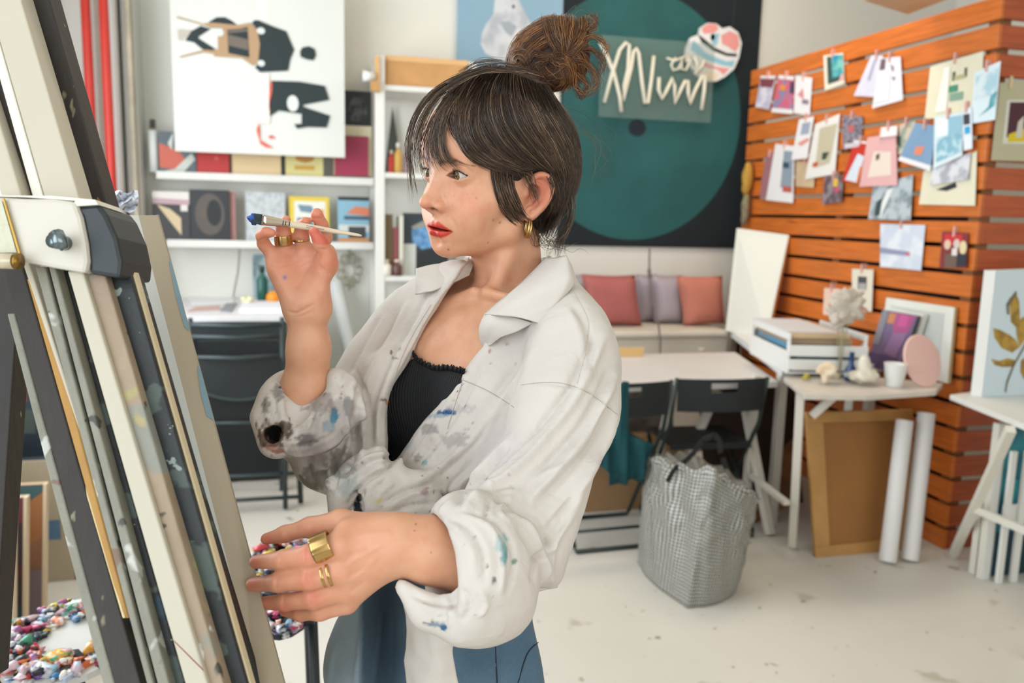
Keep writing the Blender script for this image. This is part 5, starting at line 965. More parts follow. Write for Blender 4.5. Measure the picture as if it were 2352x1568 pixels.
class Model:
    def __init__(s): s.ops = []
    def u(s, g, k=.01): s.ops.append(('u', g, k)); return s
    def s(s, g, k=.004): s.ops.append(('s', g, k)); return s
    def i(s, g, k=.004): s.ops.append(('i', g, k)); return s
    def __call__(s, X):
        f = np.full(X.shape[:-1], 1e3)
        for o, g, k in s.ops:
            if o == 'c': f = cover_clip(f, X); continue
            v = g(X); f = smin(f, v, k) if o == 'u' else (smax(f, -v, k) if o == 's' else smax(f, v, k))
        return f
    def mesh(s, lo, hi, h, B=8):
        lo = np.array(lo, float); nb = np.ceil((np.array(hi)-lo)/(h*B)).astype(int); S = h*B; R = S*math.sqrt(3)/2
        I = np.stack(np.meshgrid(*[np.arange(n) for n in nb], indexing='ij'), -1).reshape(-1, 3); cen = lo+(I+.5)*S
        fc = s(cen); act = np.abs(fc) < R*1.22+.0012; I = I[act]; cen = cen[act]
        g1 = np.arange(B+1); G = np.stack(np.meshgrid(g1, g1, g1, indexing='ij'), -1).reshape(-1, 3)
        nA = len(I); F = np.full((nA, len(G)), 1e3, np.float64); fcr = np.full(nA, 1e3); base = lo+I*S
        Xall = (base[:, None, :]+G[None]*h)
        for o, g, k in s.ops:
            if o == 'c':
                gc = np.minimum(SM0(cen), jm(cen))+.012; bm_k = (gc > -1.6*R-.004) & (fcr < .03) & (fcr > -.12)
                if bm_k.any(): F[bm_k] = cover_clip(F[bm_k], Xall[bm_k])
                continue
            dc = g(cen)
            if o == 'u': m = dc < fcr+k+2.4*R
            elif o == 's': m = dc < -fcr+k+2.4*R
            else: m = dc > fcr-k-2.4*R
            if m.any():
                v = g(Xall[m]); F[m] = smin(F[m], v, k) if o == 'u' else (smax(F[m], -v, k) if o == 's' else smax(F[m], v, k))
            fcr = smin(fcr, dc, k) if o == 'u' else (smax(fcr, -dc, k) if o == 's' else smax(fcr, dc, k))
        F = F.reshape(nA, B+1, B+1, B+1).astype(np.float32); inside = F < 0
        c = inside[:, :-1, :-1, :-1].astype(np.int8)*0
        for dx in (0, 1):
            for dy in (0, 1):
                for dz in (0, 1): c += inside[:, dx:dx+B, dy:dy+B, dz:dz+B]
        cell = (c > 0) & (c < 8); ci = np.argwhere(cell); b = ci[:, 0]; l = ci[:, 1:]
        gcell = I[b]*B+l; N_ = nb*B+2; key = (gcell[:, 0]*N_[1]+gcell[:, 1])*N_[2]+gcell[:, 2]
        acc = np.zeros((len(ci), 3)); cnt = np.zeros(len(ci)); cor = [(x, y, z) for x in (0, 1) for y in (0, 1) for z in (0, 1)]
        val = {q: F[b, l[:, 0]+q[0], l[:, 1]+q[1], l[:, 2]+q[2]] for q in cor}
        for q in cor:
            for ax in range(3):
                if q[ax] == 0:
                    r = list(q); r[ax] = 1; r = tuple(r); v0, v1 = val[q], val[r]; m = (v0 < 0) != (v1 < 0); t = np.where(m, v0/(v0-v1+1e-20), 0)
                    p = np.array(q, float)[None].repeat(len(ci), 0); p[:, ax] += t; acc[m] += p[m]; cnt[m] += 1
        V = lo+(gcell+acc/cnt[:, None])*h
        order = np.argsort(key); ks = key[order]; first = np.ones(len(ks), bool); first[1:] = ks[1:] != ks[:-1]; V = V[order][first]; ks = ks[first]
        faces = []
        for ax in range(3):
            a1, a2 = (ax+1) % 3, (ax+2) % 3; sl0 = [slice(0, B)]*3; sl1 = [slice(0, B)]*3; sl1[ax] = slice(1, B+1)
            s0 = inside[:, sl0[0], sl0[1], sl0[2]]; s1 = inside[:, sl1[0], sl1[1], sl1[2]]
            e = np.argwhere(s0 != s1); flip = s0[tuple(e.T)]; g = I[e[:, 0]]*B+e[:, 1:]; ks4 = []; ok = np.ones(len(e), bool)
            for o1, o2 in ((0, 0), (-1, 0), (-1, -1), (0, -1)):
                q = g.copy(); q[:, a1] += o1; q[:, a2] += o2; ok &= (q >= 0).all(1); kk = (q[:, 0]*N_[1]+q[:, 1])*N_[2]+q[:, 2]; ix = np.clip(np.searchsorted(ks, kk), 0, len(ks)-1); ok &= ks[ix] == kk; ks4.append(ix)
            Q_ = np.stack(ks4, 1)[ok]; fl = flip[ok]; Q_[~fl] = Q_[~fl][:, ::-1]; faces.append(Q_)
        Fc = np.concatenate(faces); Fc = np.unique(Fc, axis=0) if False else Fc
        return V, Fc
def cover_clip(F, X):
    vis = CV.zone(X); need = (~vis) & (F < .010)
    if need.any():
        Y = X[need]; g = np.minimum(SM0(Y), jm(Y))+.012; F = F.copy(); F[need] = np.maximum(F[need], g)
    return F
def v_normals(V, F):
    n = np.cross(V[F[:, 2]]-V[F[:, 0]], V[F[:, 3]]-V[F[:, 1]]); N = np.zeros_like(V)
    for c_ in range(3): N[:, c_] = sum(np.bincount(F[:, i], n[:, c_], len(V)) for i in range(4))
    return N/(np.linalg.norm(N, axis=1)[:, None]+1e-12)
def relax(V, F, it=1, lam=.5, mask=None):
    E = np.concatenate([F[:, [0, 1]], F[:, [1, 2]], F[:, [2, 3]], F[:, [3, 0]]]); E = np.concatenate([E, E[:, ::-1]])
    c = np.bincount(E[:, 0], minlength=len(V))
    for _ in range(it):
        A = np.stack([np.bincount(E[:, 0], V[E[:, 1], k], len(V)) for k in range(3)], 1); D = A/np.maximum(c, 1)[:, None]-V
        V = V+D*lam*(1 if mask is None else mask[:, None])
    return V
def to_world(V): return C0+V@CM.T
def pix(V): return np.stack([V[:, 0]/V[:, 2]*FPX+1176, V[:, 1]/V[:, 2]*FPX+784], 1)
def seg_dist(q, pts):
    """distance of 2D pts q to polyline, and parameter 0..1, side"""
    P = np.asarray(pts, float); d = np.full(len(q), 1e9); t = np.zeros(len(q)); n = len(P)-1
    for i in range(n):
        a, b = P[i], P[i+1]; e = b-a; w = q-a; h = np.clip((w@e)/(e@e+1e-9), 0, 1); dd = np.sqrt(((w-h[:, None]*e)**2).sum(1)); m = dd < d; d[m] = dd[m]; t[m] = (i+h[m])/n
    return d, t
def strokes(V, F, lst, front=0.15, soft=0):
    """sculpt ridges (+) / creases (-): (pixel polyline, width px, height mm[, dmin, dmax])"""
    Nall = v_normals(relax(V, F, soft, .6), F) if soft else None
    for si, st in enumerate(lst):
        pts, w, hgt = st[0], st[1], st[2]; q = pix(V); P = catmull(pts, 5); lo, hi = P.min(0)-3*w, P.max(0)+3*w
        m = (q[:, 0] > lo[0]) & (q[:, 0] < hi[0]) & (q[:, 1] > lo[1]) & (q[:, 1] < hi[1])
        if len(st) > 3: m &= (V[:, 2] > st[3]) & (V[:, 2] < st[4])
        if not soft and si % 6 == 0: Nall = v_normals(V, F)
        if not m.any(): continue
        ix = np.nonzero(m)[0]; N = Nall[ix]; Vi = V[ix]; vd = Vi/np.linalg.norm(Vi, axis=1)[:, None]; fac = -(N*vd).sum(1); g_ = fac > front; ix, N, fac = ix[g_], N[g_], fac[g_]
        if not len(ix): continue
        d, t = seg_dist(q[ix], P); taper = np.clip(np.minimum(t, 1-t)*5, 0, 1)**.7; a = np.exp(-(d/w)**2*1.4)*hgt*.001*taper*np.clip((fac-front)*3, 0, 1)
        V[ix] += N*a[:, None]
    return V
def np_obj(name, V, F, mat, parent, smooth=True, world=False, col=None):
    Wv = V if world else to_world(V)
    if parent is not None: Wv = Wv-np.array(worldloc(parent))
    me = bpy.data.meshes.new(name); F = np.asarray(F); k = F.shape[1]
    me.vertices.add(len(Wv)); me.vertices.foreach_set('co', Wv.astype(np.float32).ravel()); me.loops.add(F.size); me.loops.foreach_set('vertex_index', F.astype(np.int32).ravel())
    me.polygons.add(len(F)); me.polygons.foreach_set('loop_start', np.arange(0, F.size, k, dtype=np.int32)); me.polygons.foreach_set('loop_total', np.full(len(F), k, np.int32))
    me.update(calc_edges=True); me.validate()
    if smooth: me.polygons.foreach_set('use_smooth', [True]*len(me.polygons))
    if col is not None:
        ca = me.color_attributes.new('Col', 'FLOAT_COLOR', 'POINT'); ca.data.foreach_set('color', np.concatenate([col, np.ones((len(col), 1))], 1).astype(np.float32).ravel())
    me.materials.append(mat); o = bpy.data.objects.new(name, me); C.objects.link(o); o.parent = parent; return o
def vnoise(X, s, seed=0):
    """cheap smooth value noise"""
    rs = np.random.RandomState(seed); T_ = rs.uniform(-1, 1, 4096); P = X*s+seed*7.3; i = np.floor(P).astype(int); f = P-i; f = f*f*(3-2*f); r = 0
    for dx in (0, 1):
        for dy in (0, 1):
            for dz in (0, 1):
                hsh = ((i[:, 0]+dx)*73856093 ^ (i[:, 1]+dy)*19349663 ^ (i[:, 2]+dz)*83492791) & 4095
                w = (f[:, 0] if dx else 1-f[:, 0])*(f[:, 1] if dy else 1-f[:, 1])*(f[:, 2] if dz else 1-f[:, 2]); r = r+w*T_[hsh]
    return r
# ---------------------------------------------------------------- the woman: pose
HO = np.array([-.0896, -.2144, 1.0604]); HM = np.array([[.66293, .24307, -.70812], [-.74635, .14008, -.65064], [.05896, -.95984, -.27428]])
def hl(x, y, z): return HO+np.array([x, y, z])*.001@HM     # head-local mm (left, front, up)
def hs(c, r): return sp(hl(*c), r*.001)
def hc(a, b, ra, rb): return rc(hl(*a), hl(*b), ra*.001, rb*.001)
def he(c, r, rot=None):
    A = HM if rot is None else rot@HM
    return el(hl(*c), np.array(r)*.001, A)
def rotz(a): c, s = math.cos(a), math.sin(a); return np.array([[c, s, 0], [-s, c, 0], [0, 0, 1.0]])
def rotx(a): c, s = math.cos(a), math.sin(a); return np.array([[1, 0, 0], [0, c, s], [0, -s, c]])
def almond(cx, cz, w, h_up, h_dn, y0, y1, tilt=0.0):
    """lens shaped prism along the face's forward axis"""
    def f(X):
        p = (X-HO)@HM.T*1000; x = p[..., 0]-cx; z = p[..., 2]-cz-tilt*x; u = np.clip(np.abs(x)/(w/2), 0, 1.3); prof = (1-u**2.2)
        up_ = z-h_up*prof; dn = -z-h_dn*prof; s = np.maximum(up_, dn); return np.maximum(s, np.maximum(y0-p[..., 1], p[..., 1]-y1))*.001
    return f
EYES = ((30.5, 0.0), (-33.5, -3.0))
def build_body():
    m = Model()
    # torso
    Sx = pc(1345, 765, 1.0)-pc(905, 745, 1.20); Sx /= np.linalg.norm(Sx); Uz = -CM[2]; Uz = -np.array([CM[2][0], CM[2][1], CM[2][2]])*-1
    Uz = Uz-Sx*(Uz@Sx); Uz /= np.linalg.norm(Uz); Fy = np.cross(Uz, Sx); Fy = Fy if Fy[2] < 0 else -Fy
    A = np.array([Sx, Fy, Uz])
    m.u(el(pc(1130, 862, 1.158), (.145, .086, .122), A), .02)
    m.u(el(pc(1085, 960, 1.160), (.125, .088, .150), A), .05)
    m.u(el(pc(1050, 1160, 1.160), (.112, .085, .120), A), .05)
    m.u(el(pc(1040, 1400, 1.165), (.150, .100, .140), A), .05)
    for s_, r in ((-1, .052), (1, .052)): m.u(sp(pc(1085, 905, 1.160)+Sx*.068*s_+Fy*.060, r), .03)
    m.u(rc(pc(905, 765, 1.215), pc(1150, 742, 1.165), .036, .036), .04); m.u(rc(pc(1160, 742, 1.155), pc(1320, 780, 1.03), .036, .038), .04)
    # neck, throat, collar bones
    m.u(rc(hl(0, -108, -46), pc(1172, 735, 1.168), .0460, .050), .012)
    m.u(chain([(pc(1088, 668, 1.105), .0055), (pc(1030, 700, 1.135), .006), (pc(985, 712, 1.15), .006)]), .016)
    m.u(chain([(pc(1118, 672, 1.090), .0055), (pc(1200, 690, 1.05), .006)]), .016)
    m.u(chain([(hl(46, -100, -52), .009), (pc(1134, 668, 1.105), .006)]), .024)
    m.u(rc(pc(1130, 660, 1.205), pc(960, 735, 1.225), .030, .030), .03)
    # arms (upper, hidden in the sleeves)
    m.u(rc(pc(1312, 790, 1.02), pc(1205, 1262, .91), .042, .038), .02)
    m.u(rc(pc(905, 765, 1.21), pc(712, 1025, 1.08), .044, .038), .02)
    # right forearm (raised)
    m.u(chain([(pc(700, 1010, 1.06), .037), (pc(703, 900, 1.035), .0285), (pc(709, 800, 1.02), .0228), (pc(706, 722, 1.01), .0218)], .02), .02)
    m.u(rc(pc(688, 716, 1.012), pc(724, 714, 1.008), .0175, .0175), .010)
    # left forearm
    m.u(chain([(pc(1215, 1300, .90), .039), (pc(1080, 1280, .862), .0338), (pc(985, 1262, .845), .0302), (pc(915, 1243, .835), .0262)], .02), .02)
    # ---- head
    m.u(he((0, -89, 30), (73, 93, 86)), .01)
    m.u(he((0, -46, -28), (59, 42, 62)), .022)
    m.u(he((0, -38, -72), (42, 38, 34)), .03)
    for s_ in (-1, 1):
        m.u(hc((s_*50, -76, -68), (s_*12, -14, -91), 11, 11), .018)
        m.u(hc((s_*56, -82, -20), (s_*51, -74, -68), 14, 12), .02)
        m.u(hc((s_*59, -64, -22), (s_*40, -24, -33), 10, 14), .022)
        m.u(hc((s_*36, -15, 18), (s_*9, -3.5, 14), 8.5, 7.5), .016)
        m.u(hs((s_*30, -20, -55), 18), .025)
    m.u(hs((0, -9, -92), 12.5), .018); m.u(he((0, -10, 42), (52, 15, 34)), .03)
    for ex, ez in EYES: m.s(hs((ex*1.08, 15.5, ez+3), 13.5), .012)
    for s_ in (-1, 1): m.u(hc((s_*10, 0, -10), (s_*17, -4, -33), 7.5, 9), .014)
    # nose
    m.u(hc((0, 0, 4), (0, 21, -33), 5.0, 6.2), .011); m.u(hs((0, 24, -36.5), 8.0), .007); m.u(hc((0, -5, -2), (0, 7, -34), 7.5, 11), .008); m.u(hc((0, 3, -6), (0, 14, -34), 6, 8.5), .006)
    for s_ in (-1, 1): m.u(he((s_*12.8, 9.5, -39.5), (7.2, 11.5, 7.6)), .004)
    m.u(hc((0, 17, -44), (0, 7, -49), 4.6, 4.5), .005)
    for s_ in (-1, 1): m.s(hc((s_*5.8, 22.0, -45.0), (s_*12.5, 17.5, -44.6), 2.3, 2.7), .0014); m.s(hc((s_*9, 17, -44), (s_*9, 11, -41), 2.6, 2.4), .0014)
    # muzzle and lips
    m.u(he((2, -10, -66), (28, 17.5, 23)), .014)
    m.u(hc((-2.2, 6.2, -64.6), (6.2, 6.2, -64.6), 3.8, 3.8), .005)
    for s_ in (-1, 1):
        m.u(hc((3+s_*4.2, 6.2, -64.6), (4.5+s_*26, -7.5, -69.5), 3.8, 1.8), .005)
        m.u(hc((3+s_*7, 4.6, -76.5), (4.5+s_*25, -7.5, -70.6), 5.6, 1.8), .005)
    m.u(hc((-5, 4.6, -76), (9, 4.6, -76), 5.1, 5.1), .005)
    m.s(almond(4.5, -70.1, 48, 1.9, 1.7, -12, 30), .0012)
    m.s(hs((2, 11, -86.5), 5), .014)
    # eyelids
    for ex, ez in EYES:
        m.u(he((ex, -12.0, ez), (14.6, 12.9, 12.6)), .004)
        m.s(almond(ex, ez+.1, 26.5, 5.7, 4.6, -14, 12, .05*np.sign(ex)), .0009)
    # ear (left) and a simpler one on the right
    for s_ in (1, -1):
        def e(x, y, z): return hl(s_*(x*.66+24.2), y*.9-8, z*.92-7.5)
        m.u(chain(smooth_path([(e(70, -80, -16), .003), (e(73, -84, -2), .0028), (e(80, -91, 10), .0034), (e(86, -102, 14), .0037), (e(92, -112, 8), .0038), (e(94, -116, -5), .0037), (e(91, -113, -20), .0034), (e(83, -105, -34), .0034), (e(75, -96, -44), .0048), (e(71, -89, -46), .0048), (e(68, -84, -40), .004)]), .0025), .0022)
        q = np.array([[.80, .60, 0], [-.60, .80, 0], [0, 0, 1.0]]) if s_ == 1 else np.array([[.80, -.60, 0], [.60, .80, 0], [0, 0, 1.0]])
        m.u(el(e(78, -100, -15), np.array((2.4, 15, 24))*.001, q@rotx(-.16*1)@HM), .004)
        m.u(chain([(e(79, -93, 1), .002), (e(85, -104, -4), .0024), (e(84, -106, -18), .0024), (e(77, -97, -31), .0026), (e(72, -89, -34), .0028)], .003), .004)
        m.u(hs((s_*70.5, -82, -19), 4.2), .005)
        m.s(el(hl(s_*81.5, -95, -15), np.array((4.2, 9, 15.5))*.001, q@HM), .002); m.s(el(hl(s_*79, -89, -27), np.array((7, 6, 8.5))*.001, q@HM), .0025); m.u(chain(smooth_path([(hl(s_*77.5, -86, -6), .0016), (hl(s_*79.5, -97, -8), .0021), (hl(s_*80, -101, -20), .0021), (hl(s_*77, -94, -33), .0024)]), .002), .003)
    # ---- right hand (raised, palm to the viewer) -- zoomed pixel units /4.356
    def z(x, y, d): return pc(x/4.356+540, y/4.356+440, d)
    r_ = lambda v, d=1.0: v/4.356/FPX*d
    m.u(rc(z(700, 1150, 1.008), z(470, 640, 1.008), r_(125), r_(80)), .018)
    m.u(rc(z(760, 1150, 1.008), z(700, 620, 1.010), r_(120), r_(85)), .018)
    m.u(rc(z(640, 1120, 1.008), z(390, 720, 1.004), r_(110), r_(72)), .018)
    m.u(rc(z(800, 1110, 1.006), z(850, 640, 1.012), r_(115), r_(80)), .018)
    m.u(rc(z(600, 1060, 1.000), z(440, 800, .998), r_(85), r_(70)), .018)          # hypothenar pad
    m.u(rc(z(780, 1010, .996), z(890, 740, .992), r_(105), r_(92)), .016)            # thenar pad
    m.s(sp(z(640, 800, .962), .024), .02)
    # thumb
    m.u(chain([(z(905, 760, .998), r_(98)), (z(915, 640, .990), r_(74)), (z(858, 520, .980), r_(60)), (z(792, 405, .975), r_(52))], .008), .010)
    m.u(rc(z(955, 720, 1.004), z(935, 580, 1.0), r_(62), r_(50)), .012)
    # index
    m.u(chain([(z(850, 600, 1.018), r_(72)), (z(905, 455, 1.022), r_(62)), (z(865, 330, 1.010), r_(58)), (z(818, 222, .998), r_(58))], .006), .008)
    # middle
    m.u(chain([(z(690, 560, 1.016), r_(72)), (z(662, 440, 1.014), r_(68)), (z(668, 345, 1.008), r_(60)), (z(705, 300, .998), r_(48))], .006), .007)
    # ring
    m.u(chain([(z(505, 575, 1.010), r_(72)), (z(480, 440, 1.002), r_(68)), (z(478, 340, 1.0), r_(60)), (z(512, 285, .994), r_(48))], .006), .007)
    # little
    m.u(chain([(z(375, 640, 1.004), r_(66)), (z(285, 520, .994), r_(58)), (z(268, 440, .984), r_(54)), (z(310, 410, .978), r_(48)), (z(365, 412, .976), r_(42))], .005), .007)
    for a, b in (((560, 500), (590, 430)),): m.s(rc(z(575, 480, .985), z(572, 560, .990), r_(14), r_(8)), .006)
    # ---- left hand (lower), back of the hand to the viewer
    P = pc; q_ = lambda v, d=.82: v/FPX*d
    m.u(rc(P(905, 1236, .838), P(800, 1222, .832), q_(50), q_(32)), .016)
    m.u(rc(P(905, 1250, .838), P(792, 1262, .824), q_(50), q_(30)), .016)
    m.u(rc(P(900, 1262, .838), P(795, 1310, .824), q_(48), q_(30)), .016)
    m.u(rc(P(892, 1272, .840), P(802, 1350, .830), q_(44), q_(27)), .016)
    m.u(rc(P(885, 1275, .842), P(800, 1380, .838), q_(38), q_(25)), .016)
    m.u(chain([(P(860, 1216, .846), q_(38)), (P(782, 1198, .858), q_(29)), (P(712, 1210, .868), q_(23)), (P(655, 1226, .872), q_(19)), (P(612, 1237, .873), q_(14))], .006), .014)
    m.u(chain([(P(782, 1250, .820), q_(32)), (P(712, 1276, .814), q_(26)), (P(650, 1286, .824), q_(21.5)), (P(588, 1290, .838), q_(16))], .005), .006)
    m.u(chain([(P(785, 1312, .822), q_(30)), (P(712, 1328, .814), q_(25)), (P(640, 1337, .826), q_(21)), (P(580, 1342, .840), q_(16))], .005), .006)
    m.u(chain([(P(790, 1354, .829), q_(27)), (P(722, 1374, .822), q_(23.5)), (P(655, 1382, .834), q_(19.5)), (P(606, 1384, .846), q_(15))], .005), .006)
    m.u(chain([(P(795, 1386, .838), q_(24)), (P(735, 1404, .834), q_(20.5)), (P(690, 1408, .846), q_(17)), (P(655, 1402, .856), q_(14))], .005), .006)
    return m
SKIN = bpy.data.materials.new('skin'); SKIN.use_nodes = True; nt = SKIN.node_tree; N = nt.nodes; L = nt.links; b = N['Principled BSDF']
ca = N.new('ShaderNodeVertexColor'); ca.layer_name = 'Col'; tc = N.new('ShaderNodeTexCoord'); no = N.new('ShaderNodeTexNoise'); no.inputs['Scale'].default_value = 55; no.inputs['Detail'].default_value = 6; L.new(tc.outputs['Object'], no.inputs['Vector'])
mx = N.new('ShaderNodeMix'); mx.data_type = 'RGBA'; mx.blend_type = 'MULTIPLY'; rmp = N.new('ShaderNodeMapRange'); rmp.inputs[1].default_value = .4; rmp.inputs[2].default_value = .75; L.new(no.outputs[0], rmp.inputs[0]); L.new(rmp.outputs[0], mx.inputs[0]); L.new(ca.outputs[0], mx.inputs[6]); mx.inputs[7].default_value = (.93, .84, .80, 1)
L.new(mx.outputs[2], b.inputs['Base Color']); b.inputs['Roughness'].default_value = .46; b.inputs['Subsurface Weight'].default_value = .35; b.inputs['Subsurface Radius'].default_value = (.009, .004, .002); b.inputs['Subsurface Scale'].default_value = 1
n2 = N.new('ShaderNodeTexNoise'); n2.inputs['Scale'].default_value = 900; n2.inputs['Detail'].default_value = 3; L.new(tc.outputs['Object'], n2.inputs['Vector']); bp = N.new('ShaderNodeBump'); bp.inputs['Strength'].default_value = .12; bp.inputs['Distance'].default_value = .001; L.new(n2.outputs[0], bp.inputs['Height']); L.new(bp.outputs[0], b.inputs['Normal'])
wroot = W(1020, 1500, 1.16); woman = thing('person', 'woman in a paint stained white shirt knotted over jeans, holding up a paintbrush', 'person', (wroot[0], wroot[1], 0))
BM = build_body()
HB = float(os.environ.get('HB', '.0016'))
# ================================================================ clothes
def ck(pts, k=.02):
    """chain from pixel specs (px, py, d, r_px)"""
    return chain([(pc(x, y, d), r*d/FPX) for x, y, d, r in pts], k)
def torus(c, ax, R_, r, sq=1.0, e1=None):
    """ring around c with axis ax; R_ may be (Ra, Rb)"""
    c = np.asarray(c, float); ax = np.asarray(ax, float); ax = ax/np.linalg.norm(ax); e1 = np.array([0, 1.0, 0]) if e1 is None else np.asarray(e1, float); e1 = e1-ax*(e1@ax); e1 /= np.linalg.norm(e1); e2 = np.cross(ax, e1)
    Ra, Rb = (R_, R_) if np.isscalar(R_) else R_
    def f(X):
        p = X-c; a, u, v = p@ax, p@e1, p@e2; rr_ = np.sqrt((u/Ra)**2+(v/Rb)**2)+1e-9; d = (rr_-1)*min(Ra, Rb); return (np.sqrt((a/sq)**2+d**2)-r)*min(1, sq)
    return f
Sx = pc(1345, 765, 1.0)-pc(905, 745, 1.20); Sx /= np.linalg.norm(Sx); Uz = -CM[2]*-1; Uz = Uz-Sx*(Uz@Sx); Uz /= np.linalg.norm(Uz); Fy = np.cross(Uz, Sx); Fy = Fy if Fy[2] < 0 else -Fy; BA = np.array([Sx, Fy, Uz])
def build_shirt():
    m = Model()
    m.u(el(pc(1165, 790, 1.16), (.172, .112, .150), BA), .02)
    m.u(el(pc(1120, 960, 1.165), (.158, .116, .170), BA), .05)
    m.u(ck([(1110, 960, 1.15, 190), (1090, 1090, 1.13, 195), (1090, 1190, 1.11, 165)]), .05)
    m.u(ck([(1215, 960, 1.10, 150), (1190, 1130, 1.09, 140), (1165, 1290, 1.10, 112)]), .05)
    # shoulders and the near sleeve
    m.u(ck([(1205, 690, 1.08, 70), (1318, 745, 1.03, 84), (1330, 800, 1.01, 96)]), .03)
    m.u(ck([(1322, 810, 1.0, 104), (1300, 960, .97, 124), (1262, 1100, .94, 132), (1215, 1240, .90, 120), (1165, 1320, .875, 98)]), .03)
    m.u(ck([(1160, 1150, .91, 90), (1120, 1260, .885, 100)]), .04)
    m.u(ck([(1180, 1235, .88, 90), (1110, 1300, .858, 96), (1075, 1310, .850, 92)]), .02)
    # far shoulder, sleeve hanging at the elbow
    m.u(ck([(1040, 690, 1.18, 60), (930, 745, 1.215, 85), (880, 850, 1.20, 100), (830, 960, 1.17, 100), (775, 1045, 1.11, 84)]), .03)
    m.u(ck([(700, 1000, 1.08, 66), (728, 1058, 1.09, 74), (770, 1070, 1.10, 70), (830, 1040, 1.13, 70)]), .03)
    m.u(ck([(900, 860, 1.12, 60), (880, 980, 1.10, 66), (860, 1070, 1.09, 60)]), .03)
    m.i(outline([(1070,596),(1062,640),(1120,700),(1200,690),(1235,640),(1262,592),(1304,592),(1322,640),(1352,676),(1392,722),(1418,790),(1434,870),(1430,940),(1418,985),(1398,1030),(1368,1078),(1352,1140),(1330,1210),(1305,1285),(1283,1348),(1225,1350),(1160,1385),(1115,1432),(1040,1452),(960,1420),(900,1350),(880,1300),(860,1200),(780,1190),(763,1150),(748,1136),(712,1122),(682,1096),(664,1062),(640,1050),(606,1020),(592,990),(596,945),(618,895),(655,855),(700,850),(764,838),(800,790),(845,735),(890,682),(930,642),(960,612)], 0, 9, 3), .012)
    # rolled cuffs
    axr = pc(703, 760, 1.02)-pc(690, 960, 1.055)
    m.u(torus(pc(704, 935, 1.045), axr+np.array([-.006, 0, -.012]), (.047, .042), .0185, 1.9), .010)
    m.u(ck([(625, 905, 1.02, 24), (608, 960, 1.005, 24), (634, 1010, 1.0, 34), (690, 1002, .99, 30)]), .012)
    m.u(ck([(768, 862, 1.03, 20), (800, 905, 1.03, 24), (812, 950, 1.03, 26)]), .012)
    m.u(ck([(780, 880, 1.02, 26), (792, 940, 1.01, 34), (745, 990, .995, 38), (690, 1018, .99, 28)]), .014)
    axl = np.array([-.90, .02, -.42])
    m.u(torus(pc(1080, 1304, .846), axl, (.059, .053), .0175, 1.9), .010)
    m.u(torus(pc(1120, 1305, .862), axl, (.054, .050), .019, 1.7), .012)
    m.u(ck([(930, 1348, .825, 26), (985, 1400, .822, 36), (1060, 1410, .828, 40), (1120, 1385, .84, 44)]), .016)
    # knot
    m.u(ck([(905, 1052, 1.01, 22), (870, 1062, 1.0, 30), (822, 1090, .995, 34), (790, 1130, .99, 28), (776, 1172, .985, 22)]), .012)
    m.u(ck([(905, 1090, 1.0, 26), (862, 1120, .985, 28), (846, 1160, .98, 24), (842, 1195, .98, 18)]), .008)
    m.u(ck([(1010, 1100, 1.02, 30), (940, 1120, 1.0, 32), (885, 1150, .985, 28), (860, 1185, .98, 20)]), .012)
    m.u(ck([(1000, 1170, .99, 34), (930, 1180, .98, 32), (880, 1200, .975, 20)]), .014)
    # openings: neckline V and the cuffs
    m.s(ck([(816, 1215, .955, 8), (824, 1160, .97, 8), (836, 1122, .98, 4)]), .004)
    m.s(outline([(1010,560),(1075,594),(1062,622),(1030,664),(1000,712),(968,768),(940,826),(905,880),(888,935),(889,1000),(893,1058),(915,1052),(950,1000),(1000,935),(1050,872),(1094,812),(1112,790),(1104,760),(1140,716),(1240,628),(1262,560)], 0, 1.19, 3), .009)
    m.s(ck([(703, 820, 1.025, 44), (700, 930, 1.045, 47), (702, 985, 1.06, 40)]), .004)
    m.s(ck([(705, 800, .985, 46), (694, 880, .985, 38), (682, 935, .985, 24), (674, 968, .98, 9)]), .008)
    m.s(ck([(950, 1255, .835, 70), (1030, 1282, .850, 86), (1120, 1292, .870, 84)]), .004)
    m.s(ck([(615, 990, .965, 15), (640, 1002, 1.0, 19), (660, 1004, 1.03, 15)]), .006)
    return m
jm = Model(); U_ = -CM[2]*-1; up_c = CM[2]; dn = lambda c, h: c-up_c*h
hipc = pc(1010, 1440, 1.165); zh = float(to_world(hipc[None])[0][2])
jm.u(el(pc(1005, 1450, 1.165), (.158, .112, .120), BA), .02); jm.u(el(pc(1005, 1560, 1.165), (.172, .125, .130), BA), .05)
hipL = hipc+Sx*.085; hipR = hipc-Sx*.085
for hp in (hipL, hipR): jm.u(chain([(dn(hp, .08), .092), (dn(hp, .40), .072), (dn(hp, zh-.10), .062)], .03), .05)
jm.i(outline([(700,1700),(735,1520),(760,1450),(790,1395),(850,1340),(900,1310),(1100,1300),(1222,1360),(1222,1420),(1240,1500),(1252,1575),(1260,1700),(1300,2400),(1300,9000),(400,9000),(650,2400)], 0, 9, 2), .01)

